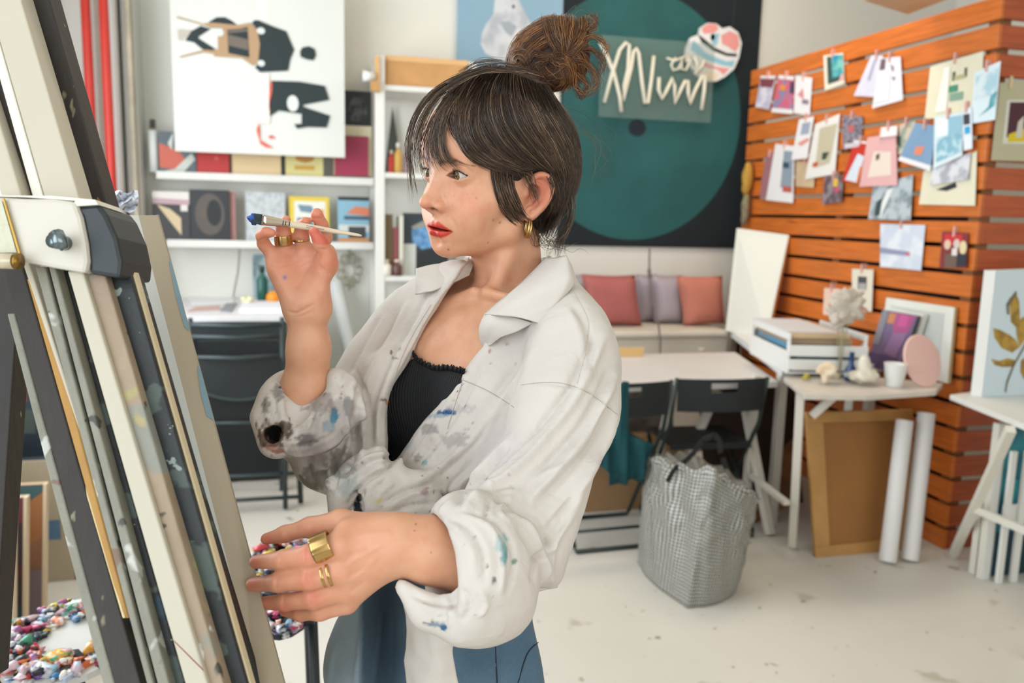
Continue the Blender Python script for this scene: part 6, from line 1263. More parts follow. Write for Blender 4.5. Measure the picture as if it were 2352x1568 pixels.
SM = build_shirt(); SM0 = Model(); SM0.ops = [o for o in SM.ops if o[0] != 's']
_v1 = np.array([(930,590),(1075,560),(1050,622),(1018,658),(986,706),(952,764),(924,824),(890,880),(870,935),(868,1072),(922,1078),(966,1010),(1016,947),(1066,884),(1110,824),(1130,796),(1160,772),(1260,660),(1310,590),(1200,560)], float)
_v1s = raster(_v1)
class Covered:
    """keeps the covered parts of the body a few millimetres inside the clothes"""
    def __init__(s, base): s.base = base
    def zone(s, X):
        z = X[..., 2]; px = X[..., 0]/z*FPX+1176; py = X[..., 1]/z*FPX+784; vis = py < 596; vis |= (py < 665) & (z < 1.13) & (px > 985) & (px < 1262); vis |= _v1s(px, py) < 0; vis |= (px < 830) & (py < 1000) & (z < 1.075) & (px+.35*(py-700) < 880); vis |= (py > 1150) & (z < .905) & (px < 1120)
        return vis
CV = Covered(BM)
BM.ops.append(('c', None, 0))
V, F_ = BM.mesh((-.36, -.47, .78), (.22, .45, 1.30), HB)
V = relax(V, F_, 1, .5)
z_ = lambda l: zs(l, 4.356, 540, 440)
V = strokes(V, F_, [
    # palm creases, wrist lines, finger creases of the raised hand
    (z_([(340,745),(450,745),(600,700),(740,640),(830,600)]), 5, -1.3), (z_([(600,760),(700,700),(790,660),(840,600)]), 5, -1.1), (z_([(560,1010),(640,900),(700,790),(830,690),(850,620)]), 6, -1.3),
    (z_([(520,1195),(600,1215),(700,1175),(790,1120)]), 4, -1.6), (z_([(560,1250),(660,1245),(780,1190)]), 4, -.7), (z_([(800,960),(860,1000),(920,1030)]), 3, -1.0), (z_([(820,1000),(870,1040),(915,1060)]), 3, -.8), (z_([(840,735),(900,790),(960,830)]), 3, -1.0), (z_([(830,760),(880,810),(940,850)]), 3, -.7),
    (z_([(600,470),(660,490),(730,470)]), 4, -1.4), (z_([(410,395),(470,405),(530,395)]), 4, -1.2), (z_([(420,520),(480,535),(560,505)]), 4, -1.0), (z_([(235,500),(290,470),(330,455)]), 3, -1.2), (z_([(750,270),(810,265),(870,275)]), 3, -.9), (z_([(835,575),(900,580),(930,560)]), 3, -1.2), (z_([(760,430),(820,400),(850,385)]), 3, -.9),
    # tendons and knuckles of the lower hand
    ([(900,1222),(840,1228),(800,1240)], 9, .9), ([(890,1245),(830,1275),(795,1300)], 8, .9), ([(880,1265),(830,1315),(800,1340)], 8, .7), ([(850,1262),(800,1275)], 8, -1.0), ([(845,1300),(800,1325)], 8, -.9), ([(840,1335),(800,1362)], 7, -.9),
    ([(706,1256),(704,1276),(708,1296)], 5, -.8), ([(700,1256),(698,1290)], 3, .4), ([(708,1308),(706,1330),(710,1350)], 5, -.8), ([(716,1358),(714,1376),(718,1392)], 5, -.7), ([(645,1268),(643,1302)], 4, -.7), ([(636,1320),(634,1354)], 4, -.7), ([(652,1366),(650,1398)], 4, -.6), ([(655,1210),(660,1240)], 4, -.6),
    # face: lid creases, under-eye, nose wing, lip line, philtrum, jaw
    ([(1024,398),(1034,384),(1052,380),(1072,386),(1088,400)], 3.2, -1.5), ([(1034,414),(1054,421),(1080,414)], 4, -.5), ([(966,396),(972,386),(982,384),(990,392)], 3, -1.2),
    ([(1020,462),(1027,475),(1026,488),(1018,492)], 3.2, -1.5), ([(996,490),(994,502)], 3, -.7), ([(1036,500),(1046,520),(1050,532)], 6, -.6), ([(1000,556),(1020,560),(1036,554)], 6, -.8),
], front=.05)
V = relax(V, F_, 1, .25)
# skin colours, with shade painted into the nostrils and ear hollows
lc = (V-HO)@HM.T*1000; q = pix(V); base = np.array(lin('d6a180')); col = np.tile(base, (len(V), 1))
def blend(mask, c, col=col):
    m = np.clip(mask, 0, 1)[:, None]; col[:] = col*(1-m)+np.array(lin(c))*m
def gs(c, r): return np.exp(-(((lc-np.array(c))/np.array(r))**2).sum(1))
for s_ in (-1, 1): blend(gs((s_*42, -12, -36), (20, 22, 17))*.55, 'd98a6c'); blend(gs((s_*30, 0, 8), (14, 14, 6))*.35, 'c98a70'); blend(gs((s_*31, 0, -10), (13, 14, 5))*.25, 'c98d7c')
blend(gs((0, 22, -40), (12, 12, 9))*.5, 'd8876c'); blend(gs((80, -100, -12), (22, 22, 32))*.85, 'cc7256'); blend(gs((0, 2, -100), (16, 18, 12))*.3, 'd8906f')
xx = np.abs(lc[:, 0]-4)
cup = -60.6-1.2*np.exp(-(xx/3.0)**2)+1.0*np.exp(-((xx-6)/3.5)**2); top_ = np.where(xx < 27, cup+(-69.6-cup)*np.clip((xx-5)/21.5, 0, 1)**1.25, -70); bot_ = -81.4+(11.2)*np.clip(xx/26.5, 0, 1)**2.3
lm = np.clip((top_-lc[:, 2])/2.2+.5, 0, 1)*np.clip((lc[:, 2]-bot_)/2.2+.5, 0, 1)*np.clip((28-xx)/1.5, 0, 1)*(lc[:, 1] > -13); blend(lm, 'c23a28')
blend(lm*np.exp(-((lc[:, 2]+70.2)/1.6)**2)*(lc[:, 1] < 5.5)*.6, '5a1814')
for s_ in (-1, 1): blend(gs((s_*9.5, 18, -43.8), (4.6, 6, 2.0))*1.5, '3c140c'); blend(gs((s_*77, -92, -26), (5, 9, 11))*.8, 'a04c38')  # dark nostrils and redder ear hollows, their shade laid into the colour
for s_ in (-1, 1):     # brow
    x = s_*lc[:, 0]; zc_ = 15.5+3.2*np.clip((x-12)/22, 0, 1)-5*np.clip((x-36)/16, 0, 1); hw = 3.8*np.clip((54-x)/26, .2, 1); blend(np.clip(1.2-np.abs(lc[:, 2]-zc_)/hw, 0, 1)*((x > 11) & (x < 52) & (lc[:, 1] > -42))*(.85+.2*vnoise(lc*np.array([.25, .25, 1.2]), 1.0, 3)), '4c3022')
for s_ in (-1, 1):     # lid margins
    ex, ez = EYES[0] if s_ > 0 else EYES[1]; x = s_*(lc[:, 0]-ex); u = np.clip(np.abs(x)/13.25, 0, 1.3); up_ = ez+.1+5.7*(1-u**2.2); dn_ = ez+.1-4.6*(1-u**2.2); near = np.minimum(np.abs(lc[:, 2]-up_-.05*x), np.abs(lc[:, 2]-dn_-.05*x)*1.8); blend(np.clip(1.15-near/1.0, 0, 1)*(np.abs(x) < 13.6)*(lc[:, 1] > -11)*.75, '5c3226')
for px_, py_, r in ((1133, 505, 2.0), (1148, 511, 2.6), (1094, 455, 1.6), (1030, 573, 2.2), (1121, 557, 1.6), (955, 1203, 2.2), (952, 1218, 1.6), (990, 1268, 1.8), (1082, 860, 1.5)):
    blend(np.exp(-(((q-np.array([px_, py_]))**2).sum(1))/r**2)*.8, '4a2a20')
fre = vnoise(V, 420, 5); blend(np.clip((fre-.45)*3, 0, 1)*(gs((36, -8, -26), (26, 30, 18))+gs((0, 18, -26), (12, 14, 14)))*.45, 'b8765a')
# hands are redder; finger tips and knuckles pink
hand = ((q[:, 0] < 800) & (q[:, 1] < 740)); blend(hand*np.clip((735-q[:, 1])/120, 0, 1)*.5, 'd0826a'); zz = z_([(270, 430), (480, 350), (690, 300), (815, 230), (780, 390), (960, 700)])
for c in zz: blend(hand*np.exp(-((q-np.array(c))**2).sum(1)/24**2)*.38, 'd4745c')
blend(np.exp(-(((q-np.array([654, 637]))/np.array([5, 5]))**2).sum(1))*hand*.8, '5a5a9c')
hand2 = ((q[:, 1] > 1150) & (V[:, 2] < .90) & (q[:, 0] < 960)); blend(hand2*np.clip((930-q[:, 0])/250, 0, 1)*.45, 'cf8568')
for c in ((585, 1290), (578, 1342), (603, 1384), (650, 1402), (612, 1238), (706, 1272), (708, 1328), (718, 1374), ): blend(hand2*np.exp(-((q-np.array(c))**2).sum(1)/20**2)*.5, 'c9624e')
body = np_obj('body', V, F_, SKIN, woman, col=col)
HS = float(os.environ.get('HS', '.0026'))
SV, SF = SM.mesh((-.38, -.18, .74), (.24, .42, 1.36), HS)
SV = relax(SV, SF, 2, .5)
folds = [
 # near sleeve, long diagonal drapes
 ([(1392,760),(1330,900),(1250,1010),(1170,1090),(1090,1150)], 13, 7), ([(1370,760),(1300,900),(1215,1000),(1130,1080),(1060,1120)], 11, -6),
 ([(1418,850),(1372,960),(1300,1060),(1215,1150)], 12, 6), ([(1400,850),(1345,960),(1270,1050),(1190,1130)], 10, -5.5), ([(1428,930),(1385,1030),(1330,1110),(1260,1190)], 12, 6), ([(1418,900),(1362,1010),(1300,1090),(1225,1165)], 9, -5),
 ([(1380,1040),(1330,1130),(1270,1210)], 11, 5), ([(1362,1060),(1310,1150),(1250,1225)], 8, -5), ([(1340,1130),(1290,1220),(1240,1290)], 10, 4.5), ([(1322,1140),(1270,1230),(1222,1300)], 8, -4.5),
 ([(1240,790),(1180,880),(1120,980),(1050,1060)], 14, 5), ([(1215,800),(1150,890),(1090,980),(1020,1050)], 11, -4.5), ([(1300,700),(1330,760),(1340,830),(1320,890)], 8, 3.5), ([(1320,700),(1352,770),(1360,850)], 9, -4),
 ([(1200,880),(1290,885),(1360,900),(1420,950)], 4, -2.2), ([(1200,886),(1290,892),(1360,908),(1415,958)], 4, 1.6), ([(1316,668),(1352,740),(1345,800),(1325,880)], 3, -2),
 ([(1060,1175),(1120,1110),(1190,1040),(1250,960)], 9, 4.5), ([(1045,1160),(1105,1095),(1170,1020)], 8, -4.5), ([(1010,1185),(1060,1120),(1110,1070)], 8, 4.5), ([(1000,1170),(1040,1110),(1085,1060)], 6, -4),
 ([(1150,1180),(1210,1200),(1250,1290),(1240,1350)], 9, 5), ([(1170,1160),(1235,1200),(1270,1290)], 8, -5), ([(1190,1210),(1225,1270),(1222,1340)], 7, -5), ([(1290,1200),(1265,1290),(1270,1345)], 8, 4),
 # front panel creases
 ([(1060,880),(1010,960),(960,1040),(930,1070)], 9, 3.5), ([(1110,830),(1060,930),(990,1030),(930,1090)], 9, -3.5), ([(1150,900),(1090,990),(1020,1070),(950,1110)], 11, 4.5), ([(1130,960),(1080,1030),(1010,1090)], 8, -4.5),
 ([(1180,990),(1110,1070),(1040,1120),(960,1140)], 10, 4.5), ([(1170,1020),(1110,1090),(1040,1140),(970,1160)], 7, -4.5), ([(1000,1200),(1040,1150),(1100,1130)], 8, 4), ([(1062,892),(1130,905),(1190,930)], 3, -1.2),
 # far side panel
 ([(1000,670),(950,760),(905,840),(870,940),(868,1040)], 9, 4.5), ([(980,680),(928,770),(885,850),(852,950),(850,1030)], 8, -4.5), ([(945,690),(895,780),(850,870),(830,960),(835,1040)], 9, 4.5), ([(925,695),(870,790),(825,880),(808,980)], 8, -4.5), ([(890,720),(840,810),(800,900)], 9, 4), ([(870,730),(815,820),(782,890)], 8, -3.5), ([(1030,660),(985,740),(935,830),(900,900)], 8, -3),
 ([(800,850),(830,930),(838,1020),(820,1070)], 8, 5), ([(812,840),(846,930),(852,1020)], 6, -5), ([(790,940),(800,1020),(770,1090),(760,1130)], 8, 6), ([(812,980),(812,1040),(790,1090)], 6, -7), ([(720,1040),(735,1090),(748,1128)], 7, 4), ([(700,1050),(712,1090),(725,1120)], 5, -5), ([(760,1040),(770,1080),(765,1125)], 6, -7), ([(745,1040),(752,1090),(752,1128)], 5, 4),
 # knot wraps
 ([(905,1062),(865,1078),(820,1110),(790,1150)], 5, 3.5), ([(905,1075),(862,1092),(822,1122),(800,1160)], 4, -4), ([(895,1050),(850,1062),(805,1098),(775,1140)], 4, -3.5), ([(890,1100),(860,1122),(845,1160)], 4, -4), ([(905,1110),(872,1135),(855,1180)], 4, 3), ([(990,1112),(930,1126),(880,1156)], 4, -4), ([(1000,1128),(940,1140),(890,1168)], 5, 3.5), ([(1010,1150),(945,1158),(895,1180)], 4, -4),
 ([(800,1190),(815,1160),(838,1128)], 6, -9), ([(905,1050),(880,1044),(845,1052),(812,1078)], 5, 4), ([(1125,1145),(1118,1180),(1112,1200)], 4, -6), ([(1130,1140),(1160,1130),(1180,1125)], 5, 4), ([(1140,1150),(1170,1150)], 6, -5), ([(1180,1200),(1150,1165),(1240,1090),(1310,1060)], 6, 4),
 # cuffs
 ([(620,900),(612,950),(620,985)], 4, 3), ([(640,880),(632,930),(640,965)], 4, -3.5), ([(655,870),(648,920),(655,960)], 4, 2.5), ([(770,860),(788,910),(770,960)], 5, -3), ([(790,850),(810,910),(795,965),(740,1010)], 6, 3), ([(735,925),(745,950),(730,985)], 5, 3.5), ([(720,940),(716,965),(700,990)], 4, -4), ([(760,930),(765,955),(745,985)], 4, -3.5), ([(640,1030),(700,1022),(760,1000),(805,950)], 4, -4), ([(650,1046),(720,1042),(790,1010)], 5, 3),
 ([(1000,1192),(1050,1215),(1085,1265),(1090,1330)], 6, 3), ([(1020,1185),(1075,1210),(1110,1265),(1112,1345)], 5, -3.5), ([(1050,1180),(1120,1205),(1155,1280),(1150,1370)], 7, 3.5), ([(1080,1176),(1150,1205),(1180,1285),(1165,1370)], 5, -4), ([(1060,1350),(1080,1390),(1060,1430)], 6, -4), ([(1020,1370),(1040,1410),(1030,1440)], 6, 4), ([(960,1380),(1000,1400),(1060,1405)], 6, 3.5), ([(940,1360),(990,1384),(1050,1385)], 5, -4.5), ([(1100,1350),(1120,1385),(1100,1420)], 6, 4), ([(985,1195),(1030,1222),(1058,1265),(1066,1320)], 4, 2)]
folds = [(f[0], f[1]*.85, f[2]*(2.0 if (f[1] <= 5 and max(p[0] for p in f[0]) < 1015 and min(p[1] for p in f[0]) > 1030 and min(p[0] for p in f[0]) > 770) else 1.25)) for f in folds]; SV = strokes(SV, SF, folds, front=.12, soft=14); SV = relax(SV, SF, 2, .5)
Nn = v_normals(SV, SF); SV = SV+Nn*(.0014*vnoise(SV*np.array([1.2, .5, 1]), 30, 11)+.0005*vnoise(SV, 80, 12))[:, None]
sq = pix(SV); scol = np.tile(np.array(lin('d0c9c0')), (len(SV), 1))
def sblend(mask, c): m = np.clip(mask, 0, 1)[:, None]; scol[:] = scol*(1-m)+np.array(lin(c))*m
nz = vnoise(SV, 120, 21); nz2 = vnoise(SV, 45, 22); nz3 = vnoise(SV, 240, 23); front_ = (Nn*(SV/np.linalg.norm(SV, axis=1)[:, None])).sum(1) < .2
def stain_and_shade(c, r, colr, a=.8, th=.0, n=None): g_ = np.exp(-(((sq-np.array(c))/np.array(r))**2).sum(1)); sblend(front_*np.clip((g_*1.35+((nz*.5+nz3*.5) if n is None else n*.8+nz3*.3)*.75-.62-th*.35)*3.6, 0, 1)*a*np.clip(g_*3, 0, 1), colr)
stain_and_shade((860, 1010), (180, 110), 'b3aba4', .35, .2, nz2); stain_and_shade((760, 1000), (90, 90), '8c837d', .5, .15, nz2); stain_and_shade((700, 1060), (70, 60), '7b726c', .5, .1, nz2)
for c, r, cc, a, th in (((1028, 948), (26, 9), '14527c', 1.0, -.2), ((1010, 955), (40, 7), '6e8aa0', .6, .1), ((985, 985), (26, 16), '74706e', .6, .2), ((1040, 1010), (50, 24), '8e8886', .5, .35), ((960, 1050), (24, 16), '7d7068', .6, .25), ((975, 1062), (9, 10), '5c9a98', .7, .0), ((1060, 940), (40, 20), '9a95a0', .4, .3), ((975, 1130), (12, 14), '8a5560', .6, .2), ((935, 1020), (20, 14), '8fa3b8', .5, .2),
  ((768, 955), (11, 22), '2f6c84', .95, -.1), ((755, 975), (20, 24), '5c7f8c', .5, .15), ((890, 925), (8, 6), 'c47f2c', .9, -.3), ((880, 918), (10, 5), '4c4a50', .8, 0), ((898, 810), (5, 6), '4a5228', .9, -.3), ((905, 822), (10, 5), '5a5a3c', .6, 0), ((640, 900), (22, 26), '3c3a44', .55, .35), ((612, 930), (16, 24), '4c4644', .6, .35), ((643, 890), (6, 4), '1c3060', .95, -.3),
  ((628, 995), (34, 26), '4a3428', .95, -.15), ((632, 990), (20, 13), '140f10', 1.0, -.6), ((622, 1028), (22, 11), 'a0562c', .7, .1), ((700, 1010), (60, 20), '3c3638', .6, .38), ((740, 930), (50, 40), '6a5c54', .5, .42), ((870, 1150), (14, 10), 'd0c23c', .5, .3), ((800, 1120), (40, 30), '8fa0a0', .55, .2), ((790, 1090), (50, 40), 'a8b0ac', .4, .1),  # near-black entry paints the shaded inside of the cuff hole
  ((1158, 1270), (9, 34), '5f8f94', .9, -.1), ((1150, 1245), (18, 30), '8fb0ac', .6, .15), ((1182, 1290), (9, 12), '4a7a60', .8, .0), ((1020, 1440), (10, 12), '14527c', .95, -.2), ((1000, 1434), (26, 7), '2f6480', .7, .05), ((1135, 1330), (8, 12), '3c3a38', .8, .2), ((1120, 1300), (6, 8), '5a4c48', .7, .1), ((1262, 622), (9, 7), '5a564c', .8, .0), ((1246, 614), (6, 5), '6a665c', .6, .0), ((973, 660), (12, 6), '93a8b8', .6, -.1), ((1125, 805), (5, 8), '9a4a4c', .6, .2), ((1150, 1030), (60, 60), 'c9c2c4', .5, .0), ((900, 1050), (30, 30), '8a7c70', .5, .3)):
    stain_and_shade(c, r, cc, a, th)
stain_and_shade((822, 1165), (9, 38), '141c24', 1.0, -.8); stain_and_shade((655, 985), (22, 30), '3a2a22', .8, .0); stain_and_shade((602, 1005), (12, 22), '4a3226', .8, .05); stain_and_shade((640, 1036), (26, 9), '8a4a2a', .8, .05); stain_and_shade((800, 930), (16, 50), '3c4048', .45, .35); stain_and_shade((720, 1100), (50, 40), '57504c', .6, .1); stain_and_shade((780, 1060), (40, 50), '6a625c', .55, .15)  # first patch is the dark of the gap between knot tails, painted on
stain_and_shade((628, 998), (50, 40), '5a4334', .85, -.1); stain_and_shade((630, 992), (27, 17), '120d0e', 1.0, -.7)  # brown stain around the cuff hole, then its shaded inside painted near black
rs = np.random.RandomState(31)
for _ in range(110):
    c = np.array([rs.choice([rs.uniform(600, 830), rs.uniform(830, 1100), rs.uniform(930, 1200)]), 0]); c[1] = rs.uniform(850, 1060) if c[0] < 830 else rs.uniform(760, 1440); r = np.array([rs.uniform(1.5, 5), rs.uniform(1.2, 2.4)]); an = rs.uniform(0, 3.14); ca_, sa_ = math.cos(an), math.sin(an); cc = ['2a2828', '4a3430', '24405c', '5c5c38', '6a3038'][rs.randint(5)]
    dq = sq-c; dq = np.stack([dq[:, 0]*ca_+dq[:, 1]*sa_, -dq[:, 0]*sa_+dq[:, 1]*ca_], 1)/r; d2 = (dq**2).sum(1); sblend((d2 < 6)*front_*np.exp(-d2)*rs.uniform(.35, .95)*(nz3 > -.5), cc)
CLOTH = bpy.data.materials.new('linen'); CLOTH.use_nodes = True; nt = CLOTH.node_tree; N = nt.nodes; L = nt.links; b = N['Principled BSDF']; vc = N.new('ShaderNodeVertexColor'); vc.layer_name = 'Col'
tc = N.new('ShaderNodeTexCoord'); n1 = N.new('ShaderNodeTexNoise'); n1.inputs['Scale'].default_value = 9; n1.inputs['Detail'].default_value = 4; L.new(tc.outputs['Object'], n1.inputs['Vector']); r1 = N.new('ShaderNodeMapRange'); r1.inputs[1].default_value = .42; r1.inputs[2].default_value = .7; L.new(n1.outputs[0], r1.inputs[0])
mx = N.new('ShaderNodeMix'); mx.data_type = 'RGBA'; mx.blend_type = 'MULTIPLY'; L.new(r1.outputs[0], mx.inputs[0]); L.new(vc.outputs[0], mx.inputs[6]); mx.inputs[7].default_value = (.93, .915, .92, 1); L.new(mx.outputs[2], b.inputs['Base Color']); b.inputs['Roughness'].default_value = .8
n2 = N.new('ShaderNodeTexNoise'); n2.inputs['Scale'].default_value = 700; L.new(tc.outputs['Object'], n2.inputs['Vector']); n3 = N.new('ShaderNodeTexNoise'); n3.inputs['Scale'].default_value = 26; n3.inputs['Detail'].default_value = 5; n3.inputs['Distortion'].default_value = 1.2; L.new(tc.outputs['Object'], n3.inputs['Vector'])
b1 = N.new('ShaderNodeBump'); b1.inputs['Strength'].default_value = .12; b1.inputs['Distance'].default_value = .0006; L.new(n2.outputs[0], b1.inputs['Height']); b2 = N.new('ShaderNodeBump'); b2.inputs['Strength'].default_value = .35; b2.inputs['Distance'].default_value = .008; L.new(n3.outputs[0], b2.inputs['Height']); L.new(b1.outputs[0], b2.inputs['Normal']); L.new(b2.outputs[0], b.inputs['Normal'])
shirt = np_obj('shirt', SV, SF, CLOTH, woman, col=scol)
CL2 = M('d0c9c0', .8, var=.05, vs=9, bump=.3, bs=26)
# thick cloth patch from a grid of (px, py, d)
def patch(name, rows, parent, mat, th=.0016, n=10, wav=0.0):
    G = np.array([[pc(*p) for p in r] for r in rows]); G = np.array([catmull(r, n) for r in G]); G = np.array([catmull(G[:, j], n) for j in range(G.shape[1])])
    nu, nv = G.shape[:2]; V = G.reshape(-1, 3); idx = np.arange(nu*nv).reshape(nu, nv); F = np.stack([idx[:-1, :-1], idx[1:, :-1], idx[1:, 1:], idx[:-1, 1:]], -1).reshape(-1, 4)
    Nv = v_normals(V, F); 
    if (Nv*V).sum() > 0: F = F[:, ::-1]; Nv = -Nv
    V = V+Nv*(wav*vnoise(V, 60, 3))[:, None]; k = len(V); V2 = np.concatenate([V, V-Nv*th]); F2 = [F, F[:, ::-1]+k]
    rim = np.concatenate([idx[:, 0], idx[-1, 1:], idx[-2::-1, -1], idx[0, -2:0:-1]]); r2 = np.roll(rim, -1); F2.append(np.stack([rim, r2, r2+k, rim+k], 1))
    if np.dot(np.cross(V2[F2[2][0][1]]-V2[F2[2][0][0]], V2[F2[2][0][3]]-V2[F2[2][0][0]]), V2[F2[2][0][0]]-V.mean(0)) < 0: F2[2] = F2[2][:, ::-1]
    return np_obj(name, V2, np.concatenate(F2), mat, parent)
# near collar leaf, its stand and the lapel under it
patch('collar', [[(1256,592,1.045),(1200,648,1.035),(1150,690,1.03),(1114,722,1.035)], [(1280,590,1.02),(1235,650,.995),(1190,695,.99),(1140,722,1.00)], [(1303,588,1.01),(1300,640,.985),(1262,700,.985),(1180,726,.985)], [(1312,622,1.015),(1318,652,.995),(1280,700,.99),(1243,743,.985)]], shirt, CL2, .0022, 8, .001)
patch('collar_stand', [[(1262,588,1.10),(1240,630,1.075),(1180,690,1.06),(1120,735,1.05)], [(1256,594,1.05),(1200,650,1.04),(1150,692,1.035),(1112,724,1.04)]], shirt, CL2, .002, 8)
patch('lapel', [[(1112,724,1.03),(1140,722,1.01),(1180,728,1.0),(1225,742,1.0)], [(1100,752,1.04),(1122,748,1.012),(1155,748,1.002),(1190,760,1.002)], [(1102,782,1.05),(1118,776,1.025),(1135,772,1.012),(1152,774,1.010)], [(1110,800,1.06),(1116,796,1.045),(1122,794,1.03),(1128,792,1.025)]], shirt, CL2, .002, 6, .001)
# far collar leaf
patch('collar', [[(1078,590,1.16),(1040,600,1.15),(1000,606,1.15),(955,616,1.16)], [(1074,600,1.13),(1042,622,1.115),(1000,640,1.11),(955,640,1.13)], [(1060,622,1.12),(1030,650,1.105),(990,668,1.10),(952,676,1.125)]], shirt, CL2, .0022, 8, .001)
patch('collar_stand', [[(1082,592,1.17),(1090,600,1.15),(1078,630,1.13)], [(1074,600,1.135),(1060,622,1.125),(1030,655,1.115)]], shirt, CL2, .002, 6)
patch('collar_stand', [[(1264,588,1.10),(1240,592,1.20),(1160,596,1.25),(1084,592,1.19)], [(1262,640,1.11),(1236,640,1.215),(1160,645,1.265),(1076,632,1.20)], [(1262,700,1.12),(1236,700,1.23),(1160,700,1.275),(1060,680,1.21)]], shirt, CL2, .002, 8)
# placket edge on the far side and along the V
def hem(name, pts, r=.0016, mat=CL2, par=None): return np_obj(name, *tube_np([pc(*p) for p in catmull(pts, 6)], r), mat, par or shirt)
def tube_np(P, r, n=6):
    v, f = tube_geo(P, r, n, False); return np.array(v), np.array(f)
# tail hanging below the knot
patch('shirt_tail', [[(925,1372,.90),(960,1380,.875),(1000,1390,.87),(1035,1420,.875)], [(932,1420,.905),(965,1430,.89),(1000,1440,.88),(1046,1462,.885)], [(930,1490,.915),(960,1496,.90),(1000,1500,.888),(1040,1496,.895)], [(932,1580,.925),(965,1585,.91),(1005,1590,.90),(1054,1575,.91)], [(936,1640,.93),(968,1650,.92),(1010,1655,.91),(1062,1645,.92)]], shirt, CL2, .002, 7, .003)
patch('shirt_hem', [[(1190,1290,.95),(1230,1290,.96),(1275,1285,.98)], [(1185,1340,.96),(1232,1335,.97),(1281,1318,.985)], [(1165,1382,.975),(1225,1362,.98),(1281,1349,.99)]], shirt, CL2, .002, 7, .002)
bt = pc(1029, 1467, .868); nb_ = -bt/np.linalg.norm(bt)
bmat = M('cfc8b4', .3)
o = MB().lathe((0, 0, 0), [(.0045, 0), (.0056, .0006), (.0056, .0018), (.0042, .0020), (.0038, .0012), (.0008, .0012)], 20); e1_ = np.cross(nb_, [0, 1.0, 0]); e1_ /= np.linalg.norm(e1_); e2_ = np.cross(nb_, e1_)
vv = np.array(o.v)@np.array([e1_, e2_, nb_])+bt; o.v = [tuple(p) for p in to_world(vv)]; obj('button', o, bmat, shirt, smooth=True)
from mathutils.bvhtree import BVHTree
TS = BVHTree.FromPolygons(SV.tolist(), SF.tolist())
def seam(pts, r=.0004, mat=M('b0a79c', .85), parent=shirt):
    P = []
    for x, y in catmull(pts, 14):
        v_ = Vector(((x-1176)/FPX, (y-784)/FPX, 1.0)); h = TS.ray_cast(Vector((0, 0, 0)), v_.normalized())
        if h[0] is not None: P.append(np.array(h[0])*(1-.0003/h[0].length))
    if len(P) > 3:
        P = np.array(P); k = np.array([.25, .5, .25]); P[1:-1] = P[:-2]*.25+P[1:-1]*.5+P[2:]*.25; np_obj('seam', *tube_np(P, r, 5), mat, parent)
seam([(1318,672),(1350,735),(1346,800),(1326,880)], .0007, M('c9c1b6', .85)); seam([(1196,884),(1250,878),(1300,882),(1355,904),(1418,952)]); seam([(1064,868),(1058,890),(1040,945),(1028,985)], .0005); seam([(1062,872),(1110,892),(1150,915),(1180,935)], .0005)
seam([(990,700),(945,775),(912,850),(892,930),(886,1000)], .0005, M('b9b0a6', .85)); seam([(938,905),(905,975),(893,1050)], .0005) if False else None
# ---------------------------------------------------------------- ribbed black top
tm_ = Model(); BMo = lambda X: BM(X)-.0028
tm_.u(BMo, .001); tm_.i(outline([(952,822),(975,836),(1000,850),(1025,848),(1056,850),(1082,862),(1030,945),(975,1030),(930,1095),(880,1105),(868,1000),(880,900),(915,850)], .95, 1.2, 2), .001)
TV, TF = tm_.mesh((-.20, .00, .98), (.06, .22, 1.20), .0022); TV = relax(TV, TF, 1, .5)
ribm = M('101317', .85, name='rib').copy(); nt = ribm.node_tree; N = nt.nodes; vcn = N.new('ShaderNodeVertexColor'); vcn.layer_name = 'Col'; wv = N.new('ShaderNodeMath'); wv.operation = 'SINE'; nt.links.new(vcn.outputs[0], wv.inputs[0]); bb_ = N.new('ShaderNodeBump'); bb_.inputs['Strength'].default_value = .8; bb_.inputs['Distance'].default_value = .0012; nt.links.new(wv.outputs[0], bb_.inputs['Height']); nt.links.new(bb_.outputs[0], N['Principled BSDF'].inputs['Normal'])
ph_ = (TV@(Sx*.9-np.array([0, .05, 0])))*2*math.pi/.0034; top = np_obj('camisole', TV, TF, ribm, woman, col=np.stack([ph_, ph_, ph_], 1))
# ruffled edge: follow the body surface
def on_surface(px, py, fn, d0=.9, d1=1.35):
    r = ray_c(px, py); t = d0
    for _ in range(60):
        v = float(fn((r*t)[None])[0])
        if v < .0004: break
        t += max(v*.9, .0006)
        if t > d1: return None
    return r*t
def ray_c(px, py): return np.array([(px-1176)/FPX, (py-784)/FPX, 1.0])
rp = catmull([(948,818),(958,832),(975,842),(1000,852),(1025,851),(1052,856),(1066,860)], 14); rows = []
for i, (x, y) in enumerate(rp):
    p = on_surface(x, y, BMo); 
    if p is None: p = rows[-1][0] if rows else pc(x, y, 1.08)
    w_ = math.sin(i*1.15); w2 = math.sin(i*2.9+1)
    rows.append((p, p+np.array([.0012*w_, -.0045-.0012*w2, -.0035-.0026*w_]), p+np.array([.002*w_, -.0075-.0018*w2, -.001-.0045*w_])))
mb = MB(); mb.grid([[tuple(to_world(np.array(a)[None])[0]) for a in r] for r in rows]); o = obj('ruffle', mb, M('101216', .8), top, smooth=True); sd_ = o.modifiers.new('s', 'SOLIDIFY'); sd_.thickness = .001
